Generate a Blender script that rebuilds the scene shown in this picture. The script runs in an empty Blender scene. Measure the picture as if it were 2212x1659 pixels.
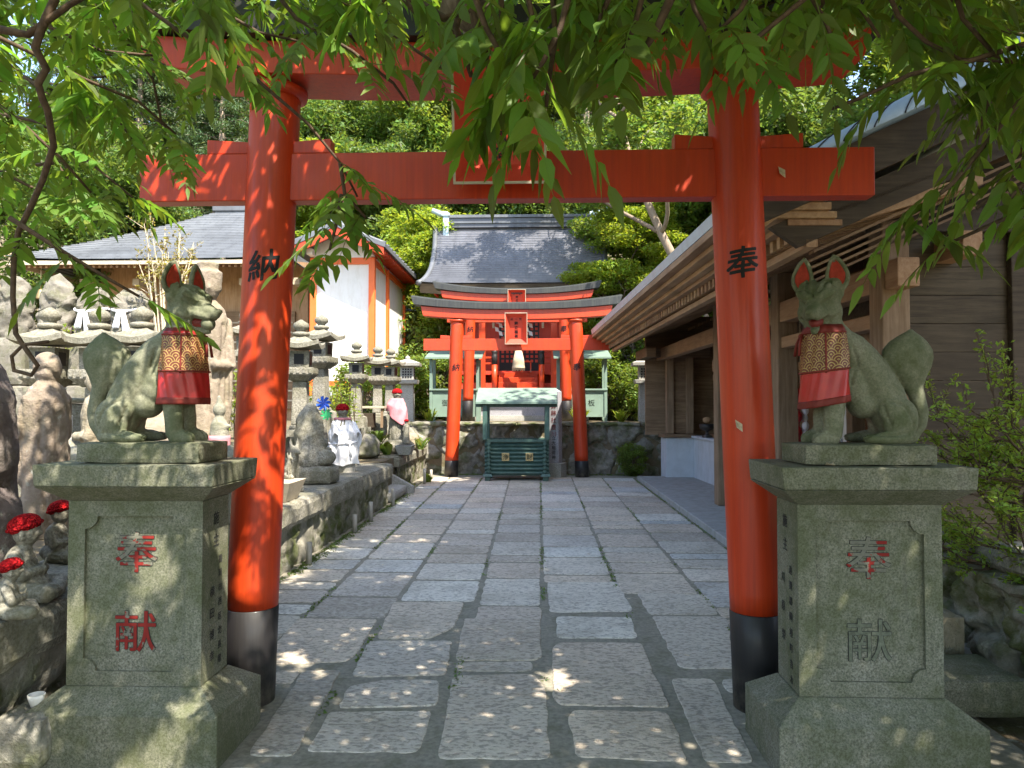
import bpy, math, random
import numpy as np
from mathutils import Vector, Matrix, Euler

R = math.radians
SC = bpy.context.scene
COL = SC.collection
random.seed(7)
RNG = np.random.default_rng(11)

# ------------------------------------------------------------------ camera
FPX = 1609.0                       # focal length in pixels of a 2212-pixel-wide print of the photograph
EYE = Vector((0, 0, 1.5))
YAW, PITCH = R(1.92), R(1.62)
cd = bpy.data.cameras.new('camera')
cd.sensor_width = 36
cd.lens = 36 * FPX / 2212
cd.clip_start, cd.clip_end = 0.05, 800
cam = bpy.data.objects.new('camera', cd)
cam.location = EYE
cam.rotation_euler = Euler((R(90) + PITCH, 0, YAW), 'XYZ')
COL.objects.link(cam)
SC.camera = cam

# ------------------------------------------------------------------ sky, sun, exposure
SUN_DIR = Vector((0.36, -0.46, 0.84)).normalized()        # towards the sun
sun_el = math.asin(SUN_DIR.z)
sun_az = math.atan2(SUN_DIR.x, SUN_DIR.y)                 # clockwise from +Y
W = bpy.data.worlds.new('World')
SC.world = W
W.use_nodes = True
wn = W.node_tree.nodes
sky = wn.new('ShaderNodeTexSky')
sky.sky_type = 'NISHITA'
sky.sun_disc = False
sky.sun_elevation = sun_el
sky.sun_rotation = sun_az
bg = wn['Background']
bg.inputs['Strength'].default_value = 0.15
W.node_tree.links.new(sky.outputs[0], bg.inputs['Color'])
sl = bpy.data.lights.new('sun', 'SUN')
sl.energy = 3.5
sl.angle = R(0.55)
sl.color = (1.0, 0.95, 0.87)
so = bpy.data.objects.new('sun', sl)
so.rotation_euler = SUN_DIR.to_track_quat('Z', 'Y').to_euler()
so.location = SUN_DIR * 60
COL.objects.link(so)
SC.view_settings.view_transform = 'Standard'
SC.view_settings.look = 'None'
SC.view_settings.exposure = 2.05
SC.view_settings.gamma = 1
SC.view_settings.use_white_balance = True          # the camera's own daylight-in-shade balance
SC.view_settings.white_balance_temperature = 6950
SC.render.engine = 'CYCLES'
SC.cycles.max_bounces = 8
SC.cycles.diffuse_bounces = 4
SC.cycles.transmission_bounces = 6
SC.cycles.transparent_max_bounces = 8
SC.cycles.use_denoising = True
SC.cycles.caustics_reflective = False
SC.cycles.caustics_refractive = False

# ------------------------------------------------------------------ helpers
CR = Matrix.Rotation(YAW, 3, 'Z') @ Matrix.Rotation(PITCH, 3, 'X')


def ray(px, py):
    return CR @ Vector(((px - 1106) / FPX, 1, (829.5 - py) / FPX))


def at(px, py, Y):
    """world point at distance Y down the path, seen at print pixel (px, py)"""
    d = ray(px, py)
    return EYE + d * (Y / d.y)


def gnd(px, py, z=0.0):
    d = ray(px, py)
    return EYE + d * ((z - EYE.z) / d.z)


def tag(o, label=None, cat=None, group=None, kind=None):
    if label: o['label'] = label
    if cat: o['category'] = cat
    if group: o['group'] = group
    if kind: o['kind'] = kind
    return o


def thing(name, label, cat, loc=(0, 0, 0), rz=0.0, group=None):
    o = bpy.data.objects.new(name, None)
    o.empty_display_size = 0.1
    o.location = loc
    o.rotation_euler = (0, 0, rz)
    COL.objects.link(o)
    return tag(o, label, cat, group)


def copy_tree(o, parent=None, loc=None, rz=None, label=None, scale=None):
    c = o.copy()
    COL.objects.link(c)
    if parent: c.parent = parent
    if loc is not None: c.location = loc
    if rz is not None: c.rotation_euler = (0, 0, rz)
    if scale is not None: c.scale = scale
    if label: c['label'] = label
    for ch in list(KIDS.get(o.name, [])):
        copy_tree(ch, c)
    return c


KIDS = {}


def link(name, me, mat=None, parent=None, smooth=False, bevel=0.0, loc=None, seg=2):
    if mat is not None and not me.materials:
        me.materials.append(mat)
    o = bpy.data.objects.new(name, me)
    COL.objects.link(o)
    if parent is not None:
        o.parent = parent
        KIDS.setdefault(parent.name, []).append(o)
    if loc is not None:
        o.location = loc
    if smooth:
        me.polygons.foreach_set('use_smooth', np.ones(len(me.polygons), bool))
        me.update()
    if bevel:
        b = o.modifiers.new('bevel', 'BEVEL')
        b.width = bevel
        b.segments = seg
        b.limit_method = 'ANGLE'
        b.angle_limit = R(35)
    return o


class G:
    """collects simple shapes, then becomes ONE mesh object"""

    def __init__(s):
        s.v, s.f, s.uv = [], [], {}

    def add(s, vs, fs):
        o = len(s.v)
        s.v += [tuple(v) for v in vs]
        s.f += [tuple(i + o for i in f) for f in fs]
        return s

    def hexa(s, p):
        return s.add(p, [(0, 3, 2, 1), (4, 5, 6, 7), (0, 1, 5, 4), (1, 2, 6, 5), (2, 3, 7, 6), (3, 0, 4, 7)])

    def box(s, x0, y0, z0, x1, y1, z1, M=None):
        if x1 < x0: x0, x1 = x1, x0
        if y1 < y0: y0, y1 = y1, y0
        if z1 < z0: z0, z1 = z1, z0
        p = [(x0, y0, z0), (x1, y0, z0), (x1, y1, z0), (x0, y1, z0), (x0, y0, z1), (x1, y0, z1), (x1, y1, z1), (x0, y1, z1)]
        if M is not None: p = [M @ Vector(q) for q in p]
        return s.hexa(p)

    def frus(s, c, w0, d0, z0, w1, d1, z1):
        x, y = c
        p = [(x + a * w / 2, y + b * d / 2, z) for z, w, d in ((z0, w0, d0), (z1, w1, d1)) for a, b in ((-1, -1), (1, -1), (1, 1), (-1, 1))]
        return s.hexa(p)

    def prism(s, poly, a, b, axis='y', M=None):
        """poly: (u, w) pairs, counter-clockwise seen from -axis; extruded from a to b along the axis"""
        n = len(poly)
        def P(u, w, t):
            q = {'y': (u, t, w), 'x': (t, u, w), 'z': (u, w, t)}[axis]
            return M @ Vector(q) if M is not None else q
        vs = [P(u, w, a) for u, w in poly] + [P(u, w, b) for u, w in poly]
        fs = [tuple(range(n)), tuple(range(2 * n - 1, n - 1, -1))]
        fs += [(i, i + n, (i + 1) % n + n, (i + 1) % n) for i in range(n)]
        if axis in ('x', 'z'):
            fs = [tuple(reversed(f)) for f in fs]
        return s.add(vs, fs)

    def loft(s, rings, cap=True, closed=True):
        n = len(rings[0])
        vs = [p for r in rings for p in r]
        fs = []
        for i in range(len(rings) - 1):
            for j in range(n if closed else n - 1):
                k = (j + 1) % n
                fs.append((i * n + j, i * n + k, (i + 1) * n + k, (i + 1) * n + j))
        if cap and closed:
            fs.append(tuple(range(n - 1, -1, -1)))
            fs.append(tuple(range((len(rings) - 1) * n, len(rings) * n)))
        return s.add(vs, fs)

    def tube(s, pts, radii, n=8, cap=True):
        pts = [Vector(p) for p in pts]
        if not hasattr(radii, '__len__'): radii = [radii] * len(pts)
        rings, ref = [], None
        for i, p in enumerate(pts):
            t = (pts[min(i + 1, len(pts) - 1)] - pts[max(i - 1, 0)])
            if t.length < 1e-9: t = Vector((0, 0, 1))
            t.normalize()
            if ref is None:
                ref = Vector((1, 0, 0)) if abs(t.x) < 0.8 else Vector((0, 1, 0))
            a = (ref - t * ref.dot(t)).normalized()
            ref = a
            b = t.cross(a)
            rings.append([p + (a * math.cos(k * 2 * math.pi / n) + b * math.sin(k * 2 * math.pi / n)) * radii[i] for k in range(n)])
        return s.loft(rings, cap)

    def lathe(s, prof, n=24, c=(0, 0, 0), sx=1, sy=1):
        rings = [[(c[0] + r * sx * math.cos(k * 2 * math.pi / n), c[1] + r * sy * math.sin(k * 2 * math.pi / n), c[2] + z) for k in range(n)] for r, z in prof]
        return s.loft(rings)

    def ell(s, c, r, M=None, nu=14, nv=10):
        if not hasattr(r, '__len__'): r = (r, r, r)
        rings = []
        c = Vector(c)
        for i in range(1, nv):
            t = math.pi * i / nv
            ring = []
            for k in range(nu):
                a = k * 2 * math.pi / nu
                p = Vector((r[0] * math.sin(t) * math.cos(a), r[1] * math.sin(t) * math.sin(a), -r[2] * math.cos(t)))
                if M is not None: p = M @ p
                ring.append(c + p)
            rings.append(ring)
        lo, hi = Vector((0, 0, -r[2])), Vector((0, 0, r[2]))
        if M is not None: lo, hi = M @ lo, M @ hi
        o = len(s.v)
        s.loft(rings, cap=False)
        s.v += [tuple(c + lo), tuple(c + hi)]
        L, H = len(s.v) - 2, len(s.v) - 1
        e = o + (nv - 2) * nu
        for k in range(nu):
            s.f.append((L, o + (k + 1) % nu, o + k))
            s.f.append((H, e + k, e + (k + 1) % nu))
        return s

    def cap(s, a, b, ra, rb, n=12, k=4):
        """capsule whose radius runs from ra to rb"""
        a, b = Vector(a), Vector(b)
        d = (b - a)
        L = d.length or 1e-6
        t = d / L
        pts, rad = [], []
        for i in range(k + 1):
            th = math.pi / 2 * i / k
            pts.append(a - t * ra * math.cos(th)); rad.append(max(ra * math.sin(th), ra * 0.04))
        for i in range(k + 1):
            th = math.pi / 2 * i / k
            pts.append(b + t * rb * math.sin(th)); rad.append(max(rb * math.cos(th), rb * 0.04))
        return s.tube(pts, rad, n)

    def chain(s, pts, rad, n=12):
        for i in range(len(pts) - 1):
            s.cap(pts[i], pts[i + 1], rad[i], rad[i + 1], n)
        return s

    def move(s, M):
        s.v = [tuple(M @ Vector(p)) for p in s.v]
        return s

    def mesh(s, name):
        me = bpy.data.meshes.new(name)
        me.from_pydata(s.v, [], s.f)
        me.validate()
        me.update()
        return me

    def build(s, name, mat, parent=None, smooth=False, bevel=0.0, loc=None, seg=2):
        return link(name, s.mesh(name), mat, parent, smooth, bevel, loc, seg)


def np_mesh(name, V, faces, uv=None):
    """V: (n, k, 3) leaf vertices; faces: template of index tuples inside one leaf"""
    n, k, _ = V.shape
    me = bpy.data.meshes.new(name)
    flat = np.concatenate([np.array(f) for f in faces])
    tot = np.array([len(f) for f in faces])
    loops = (flat[None, :] + (np.arange(n) * k)[:, None]).ravel().astype(np.int32)
    tots = np.tile(tot, n)
    starts = np.concatenate([[0], np.cumsum(tots)[:-1]]).astype(np.int32)
    me.vertices.add(n * k)
    me.vertices.foreach_set('co', np.ascontiguousarray(V, dtype=np.float32).ravel())
    me.loops.add(len(loops))
    me.loops.foreach_set('vertex_index', loops)
    me.polygons.add(len(tots))
    me.polygons.foreach_set('loop_start', starts)
    me.polygons.foreach_set('loop_total', tots.astype(np.int32))
    me.update(calc_edges=True)
    if uv is not None:
        lay = me.uv_layers.new(name='UVMap')
        lay.data.foreach_set('uv', np.tile(np.array(uv, np.float32)[flat], (n, 1)).ravel())
    return me


def blend(g, name, mat, parent=None, voxel=0.008, smooth=4, fn=None, tris=None):
    """melts overlapping shapes into one continuous carved surface"""
    me = g.mesh('tmp')
    o = bpy.data.objects.new('tmp', me)
    COL.objects.link(o)
    r = o.modifiers.new('r', 'REMESH')
    r.mode = 'VOXEL'
    r.voxel_size = voxel
    if smooth:
        sm = o.modifiers.new('s', 'SMOOTH')
        sm.factor = 0.5
        sm.iterations = smooth
    dg = bpy.context.evaluated_depsgraph_get()
    m2 = bpy.data.meshes.new_from_object(o.evaluated_get(dg))
    bpy.data.objects.remove(o)
    bpy.data.meshes.remove(me)
    m2.name = name
    if fn:
        n = len(m2.vertices)
        co = np.empty(n * 3, np.float32); m2.vertices.foreach_get('co', co)
        no = np.empty(n * 3, np.float32); m2.vertices.foreach_get('normal', no)
        co = fn(co.reshape(-1, 3), no.reshape(-1, 3))
        m2.vertices.foreach_set('co', np.ascontiguousarray(co, np.float32).ravel())
        m2.update()
    return link(name, m2, mat, parent, True)


def groove(co, no, lines, width, depth):
    """press (or, with a negative depth, raise) narrow lines, first laid onto the surface"""
    from mathutils.kdtree import KDTree
    kd = KDTree(len(co))
    for i, c in enumerate(co): kd.insert(c, i)
    kd.balance()
    pts = []
    for ln in lines:
        for a, b in zip(ln[:-1], ln[1:]):
            a, b = Vector(a), Vector(b)
            m = max(2, int((b - a).length / (width * 0.5)))
            for k in range(m + 1):
                pts.append(kd.find(a.lerp(b, k / m))[0].copy())
    for _ in range(2):                                     # even out the path
        pts = pts
    d = np.full(len(co), 9.0)
    for p in pts:
        for c, i, dist in kd.find_range(p, width * 2.6):
            if dist < d[i]: d[i] = dist
    return co - no * (depth * np.exp(-(d / width) ** 2))[:, None]


def vnoise(p, seed=0):
    """smooth value noise of (n, 3) points, -1..1"""
    i = np.floor(p).astype(np.int64)
    f = p - i
    f = f * f * (3 - 2 * f)
    def h(ix, iy, iz):
        x = (ix * 374761393 + iy * 668265263 + iz * 2147483647 + seed * 974711) & 0xFFFFFFFF
        x = ((x ^ (x >> 13)) * 1274126177) & 0xFFFFFFFF
        x = x ^ (x >> 16)
        return (x & 0xFFFF) / 32767.5 - 1
    out = 0
    for dx in (0, 1):
        for dy in (0, 1):
            for dz in (0, 1):
                w = (f[:, 0] if dx else 1 - f[:, 0]) * (f[:, 1] if dy else 1 - f[:, 1]) * (f[:, 2] if dz else 1 - f[:, 2])
                out = out + w * h(i[:, 0] + dx, i[:, 1] + dy, i[:, 2] + dz)
    return out


def fbm(p, seed=0, o=4):
    s, a = 0, 1.0
    for k in range(o):
        s = s + a * vnoise(p * 2 ** k, seed + k)
        a *= 0.5
    return s


# ------------------------------------------------------------------ material kit
class M:
    def __init__(s, name):
        s.m = bpy.data.materials.new(name)
        s.m.use_nodes = True
        s.t = s.m.node_tree
        s.p = s.t.nodes['Principled BSDF']
        s.out = s.t.nodes['Material Output']
        s._c = None

    def n(s, typ, ins=None, **kw):
        nd = s.t.nodes.new('ShaderNode' + typ)
        for k, v in kw.items(): setattr(nd, k, v)
        for k, v in (ins or {}).items(): s.set(nd.inputs[k], v)
        return nd

    def set(s, sock, v):
        if isinstance(v, bpy.types.NodeSocket): s.t.links.new(v, sock)
        elif isinstance(v, (tuple, list)) and sock.type == 'RGBA': sock.default_value = (*v[:3], 1)
        else: sock.default_value = v

    def co(s, scale=None, kind='Object'):
        if s._c is None: s._c = s.n('TexCoord')
        c = s._c.outputs[kind]
        if scale is None: return c
        return s.n('Mapping', {'Vector': c, 'Scale': scale}).outputs[0]

    def noise(s, scale, detail=4, rough=0.55, vec=None, dist=0.0):
        return s.n('TexNoise', {'Vector': vec or s.co(), 'Scale': scale, 'Detail': detail, 'Roughness': rough, 'Distortion': dist}).outputs[0]

    def voro(s, scale, feature='F1', vec=None, out=0, rnd=1.0):
        nd = s.n('TexVoronoi', feature=feature)
        s.set(nd.inputs['Vector'], vec or s.co()); s.set(nd.inputs['Scale'], scale); s.set(nd.inputs['Randomness'], rnd)
        return nd.outputs[out]

    def ramp(s, f, stops):
        nd = s.n('ValToRGB', {'Fac': f})
        e = nd.color_ramp.elements
        while len(e) < len(stops): e.new(0.5)
        for x, (p, c) in zip(e, stops):
            x.position = p
            x.color = (c, c, c, 1) if not hasattr(c, '__len__') else (*c, 1)
        return nd.outputs[0]

    def mix(s, a, b, f, blend='MIX'):
        nd = s.n('Mix', data_type='RGBA', blend_type=blend)
        s.set(nd.inputs[0], f); s.set(nd.inputs[6], a); s.set(nd.inputs[7], b)
        return nd.outputs[2]

    def math(s, op, a, b=0.0, c=0.0):
        nd = s.n('Math', operation=op)
        s.set(nd.inputs[0], a); s.set(nd.inputs[1], b); s.set(nd.inputs[2], c)
        return nd.outputs[0]

    def up(s):
        return s.n('SeparateXYZ', {0: s.n('NewGeometry').outputs['Normal']}).outputs[2]

    def island(s):
        return s.n('NewGeometry').outputs['Random Per Island']

    def objrand(s):
        return s.n('ObjectInfo').outputs['Random']

    def bump(s, h, strength=0.4, dist=0.01):
        s.set(s.p.inputs['Normal'], s.n('Bump', {'Height': h, 'Strength': strength, 'Distance': dist}).outputs[0])

    def done(s, base, rough=0.7, spec=0.4, metal=0.0, coat=0.0):
        s.set(s.p.inputs['Base Color'], base); s.set(s.p.inputs['Roughness'], rough)
        s.set(s.p.inputs['Specular IOR Level'], spec); s.set(s.p.inputs['Metallic'], metal)
        if coat:
            s.set(s.p.inputs['Coat Weight'], coat); s.set(s.p.inputs['Coat Roughness'], 0.15)
        return s.m


def hsv_var(m, col, f, amt_h=0.03, amt_v=0.5):
    """colour varied by a 0..1 factor"""
    nd = m.n('HueSaturation', {'Color': col, 'Hue': m.math('MULTIPLY_ADD', f, amt_h, 0.5 - amt_h / 2),
                               'Value': m.math('MULTIPLY_ADD', f, amt_v, 1 - amt_v / 2)})
    return nd.outputs[0]


def mk_granite(name, base, moss, moss_amt=0.5, speck=0.5, scale=1.0, bump=0.25, con=1.0):
    m = M(name)
    sp = m.noise(120 * scale, 3, 0.75)
    v = m.voro(75 * scale)
    col = m.mix(tuple(c * (1 - 0.5 * con) for c in base), tuple(min(1, c * (1 + 0.4 * con)) for c in base), m.ramp(sp, [(0.36, 0.0), (0.62, 1.0)]))
    col = m.mix(col, tuple(c * 0.25 for c in base), m.math('MULTIPLY', m.ramp(v, [(0.10, 1.0), (0.24, 0.0)]), speck))
    big = m.noise(3.2, 6, 0.62)
    fine = m.noise(22, 4, 0.6)
    f = m.ramp(m.math('MULTIPLY_ADD', fine, 0.35, m.math('MULTIPLY', big, 0.75)), [(0.40, 0.0), (0.66, 1.0)])
    f = m.math('MULTIPLY', f, moss_amt)
    col = m.mix(col, moss, f)
    st = m.noise(4.0, 4, 0.6, m.co((6, 6, 0.9)))
    col = m.mix(col, tuple(c * 0.45 for c in base), m.ramp(st, [(0.58, 0.0), (0.78, 0.45)]))
    m.bump(m.math('ADD', sp, m.math('MULTIPLY', fine, 1.5)), bump, 0.004)
    return m.done(col, 0.82, 0.3)


def mk_rock(name, c1, c2, moss, moss_amt=0.5, scale=1.0):
    m = M(name)
    a = m.noise(2.3 * scale, 8, 0.65)
    b = m.noise(17 * scale, 6, 0.7)
    d = m.noise(60 * scale, 3, 0.7)
    col = m.mix(c1, c2, m.ramp(m.math('MULTIPLY_ADD', b, 0.5, m.math('MULTIPLY', a, 0.6)), [(0.38, 0.0), (0.72, 1.0)]))
    col = m.mix(col, hsv_var(m, col, m.island(), 0.06, 0.6), 0.8)
    lich = m.ramp(m.noise(7 * scale, 6, 0.7), [(0.62, 0.0), (0.67, 1.0)])
    col = m.mix(col, (0.42, 0.43, 0.38), m.math('MULTIPLY', lich, 0.75))
    mf = m.math('MULTIPLY', m.ramp(m.noise(3.4 * scale, 7, 0.66), [(0.45, 0.0), (0.62, 1.0)]), moss_amt)
    col = m.mix(col, moss, mf)
    col = m.mix(col, (0.02, 0.02, 0.018), m.ramp(d, [(0.66, 0.0), (0.85, 0.7)]))
    m.bump(m.math('ADD', m.math('MULTIPLY', b, 1.6), d), 0.7, 0.012)
    return m.done(col, 0.9, 0.2)


def mk_paint(name, c, dark, rough=0.34, streak=0.25, coat=0.35, faded=None):
    m = M(name)
    st = m.noise(5, 5, 0.6, m.co((9, 9, 0.35)))
    fine = m.noise(16, 4, 0.7, m.co((9, 9, 0.25)))
    big = m.noise(1.6, 4, 0.6)
    faded = faded or tuple(min(1, x * 1.2 + 0.035) for x in c)
    col = m.mix(c, dark, m.math('MULTIPLY', m.ramp(st, [(0.4, 0.0), (0.75, 1.0)]), streak))
    col = m.mix(col, faded, m.ramp(big, [(0.48, 0.0), (0.78, 0.45)]))
    col = m.mix(col, faded, m.ramp(fine, [(0.60, 0.0), (0.72, 0.55)]))
    chips = m.ramp(m.noise(46, 5, 0.75, m.co((1.6, 1.6, 0.5))), [(0.67, 0.0), (0.72, 0.7)])
    col = m.mix(col, dark, chips)
    z = m.n('SeparateXYZ', {0: m.co()}).outputs[2]
    splash = m.math('MULTIPLY', m.ramp(z, [(0.0, 1.0), (0.22, 0.0)]), m.ramp(m.noise(11, 6, 0.7), [(0.38, 0.0), (0.62, 0.9)]))
    col = m.mix(col, (0.16, 0.14, 0.11), splash)
    m.bump(m.math('ADD', m.noise(30, 3, 0.6, m.co((4, 4, 0.4))), m.math('MULTIPLY', chips, -1.0)), 0.10, 0.004)
    return m.done(col, m.math('MULTIPLY_ADD', fine, 0.30, rough - 0.08), 0.45, 0, coat)


def mk_wood(name, c1, c2, axis='x', scale=1.0, rough=0.75):
    m = M(name)
    sc = {'x': (0.5, 7, 7), 'y': (7, 0.5, 7), 'z': (7, 7, 0.5)}[axis]
    a = m.noise(4 * scale, 6, 0.65, m.co(sc), 0.6)
    b = m.noise(24 * scale, 4, 0.7, m.co(sc))
    big = m.noise(1.7, 4, 0.6)
    col = m.mix(c1, c2, m.ramp(a, [(0.35, 0.0), (0.68, 1.0)]))
    col = m.mix(col, tuple(x * 0.4 for x in c1), m.ramp(b, [(0.58, 0.0), (0.75, 0.6)]))
    col = m.mix(col, tuple(x * 0.55 for x in c1), m.ramp(big, [(0.45, 0.0), (0.75, 0.6)]))
    col = m.mix(col, hsv_var(m, col, m.island(), 0.02, 0.5), 0.7)
    m.bump(m.math('ADD', a, b), 0.3, 0.004)
    return m.done(col, rough, 0.25)


def mk_plain(name, c, rough=0.7, var=0.25, scale=12, spec=0.35, metal=0.0, bump=0.15, dirt=None):
    m = M(name)
    a = m.noise(scale, 5, 0.6)
    col = m.mix(tuple(x * (1 - var) for x in c), tuple(min(1, x * (1 + var)) for x in c), m.ramp(a, [(0.3, 0.0), (0.7, 1.0)]))
    if dirt:
        col = m.mix(col, dirt, m.ramp(m.noise(3.1, 6, 0.65, m.co((2, 2, 0.6))), [(0.48, 0.0), (0.75, 0.75)]))
    m.bump(m.noise(scale * 6, 3, 0.6), bump, 0.004)
    return m.done(col, rough, spec, metal)


def mk_leaf(name, c, trans=0.45, var_h=0.05, var_v=0.9, rough=0.42, tcol=None, veins=False):
    m = M(name)
    r = m.island()
    col = hsv_var(m, c, r, var_h, var_v)
    col = hsv_var(m, col, m.ramp(m.noise(1.1, 4), [(0.35, 0.0), (0.65, 1.0)]), 0.03, 0.7)
    old = m.ramp(r, [(0.955, 0.0), (0.985, 1.0)])
    col = m.mix(col, (0.20, 0.17, 0.03), m.math('MULTIPLY', old, 0.7))
    tc = hsv_var(m, tcol or tuple(min(1, x * y) for x, y in zip(c, (2.9, 2.4, 1.3))), r, var_h, var_v * 0.6)
    if veins:
        s = m.n('SeparateXYZ', {0: m.n('UVMap').outputs[0]})
        ax = m.math('ABSOLUTE', s.outputs[0])
        mid = m.ramp(ax, [(0.0, 1.0), (0.10, 0.0)])
        side = m.math('SINE', m.math('MULTIPLY', m.math('SUBTRACT', s.outputs[1], m.math('MULTIPLY', ax, 0.22)), 60.0))
        sv = m.math('MULTIPLY', m.ramp(side, [(0.75, 0.0), (1.0, 1.0)]), 0.35)
        v = m.math('MAXIMUM', mid, sv)
        col = m.mix(col, tuple(min(1, x * 1.9) for x in c), m.math('MULTIPLY', v, 0.7))
        tc = m.mix(tc, tuple(x * 0.5 for x in (tcol or c)), m.math('MULTIPLY', v, 0.6))
        m.bump(m.math('SUBTRACT', m.noise(40, 3), v), 0.25, 0.004)
    m.done(col, rough, 0.4)
    tr = m.n('BsdfTranslucent', {'Color': tc})
    mx = m.n('MixShader', {0: trans, 1: m.p.outputs[0], 2: tr.outputs[0]})
    m.t.links.new(mx.outputs[0], m.out.inputs[0])
    return m.m


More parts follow.
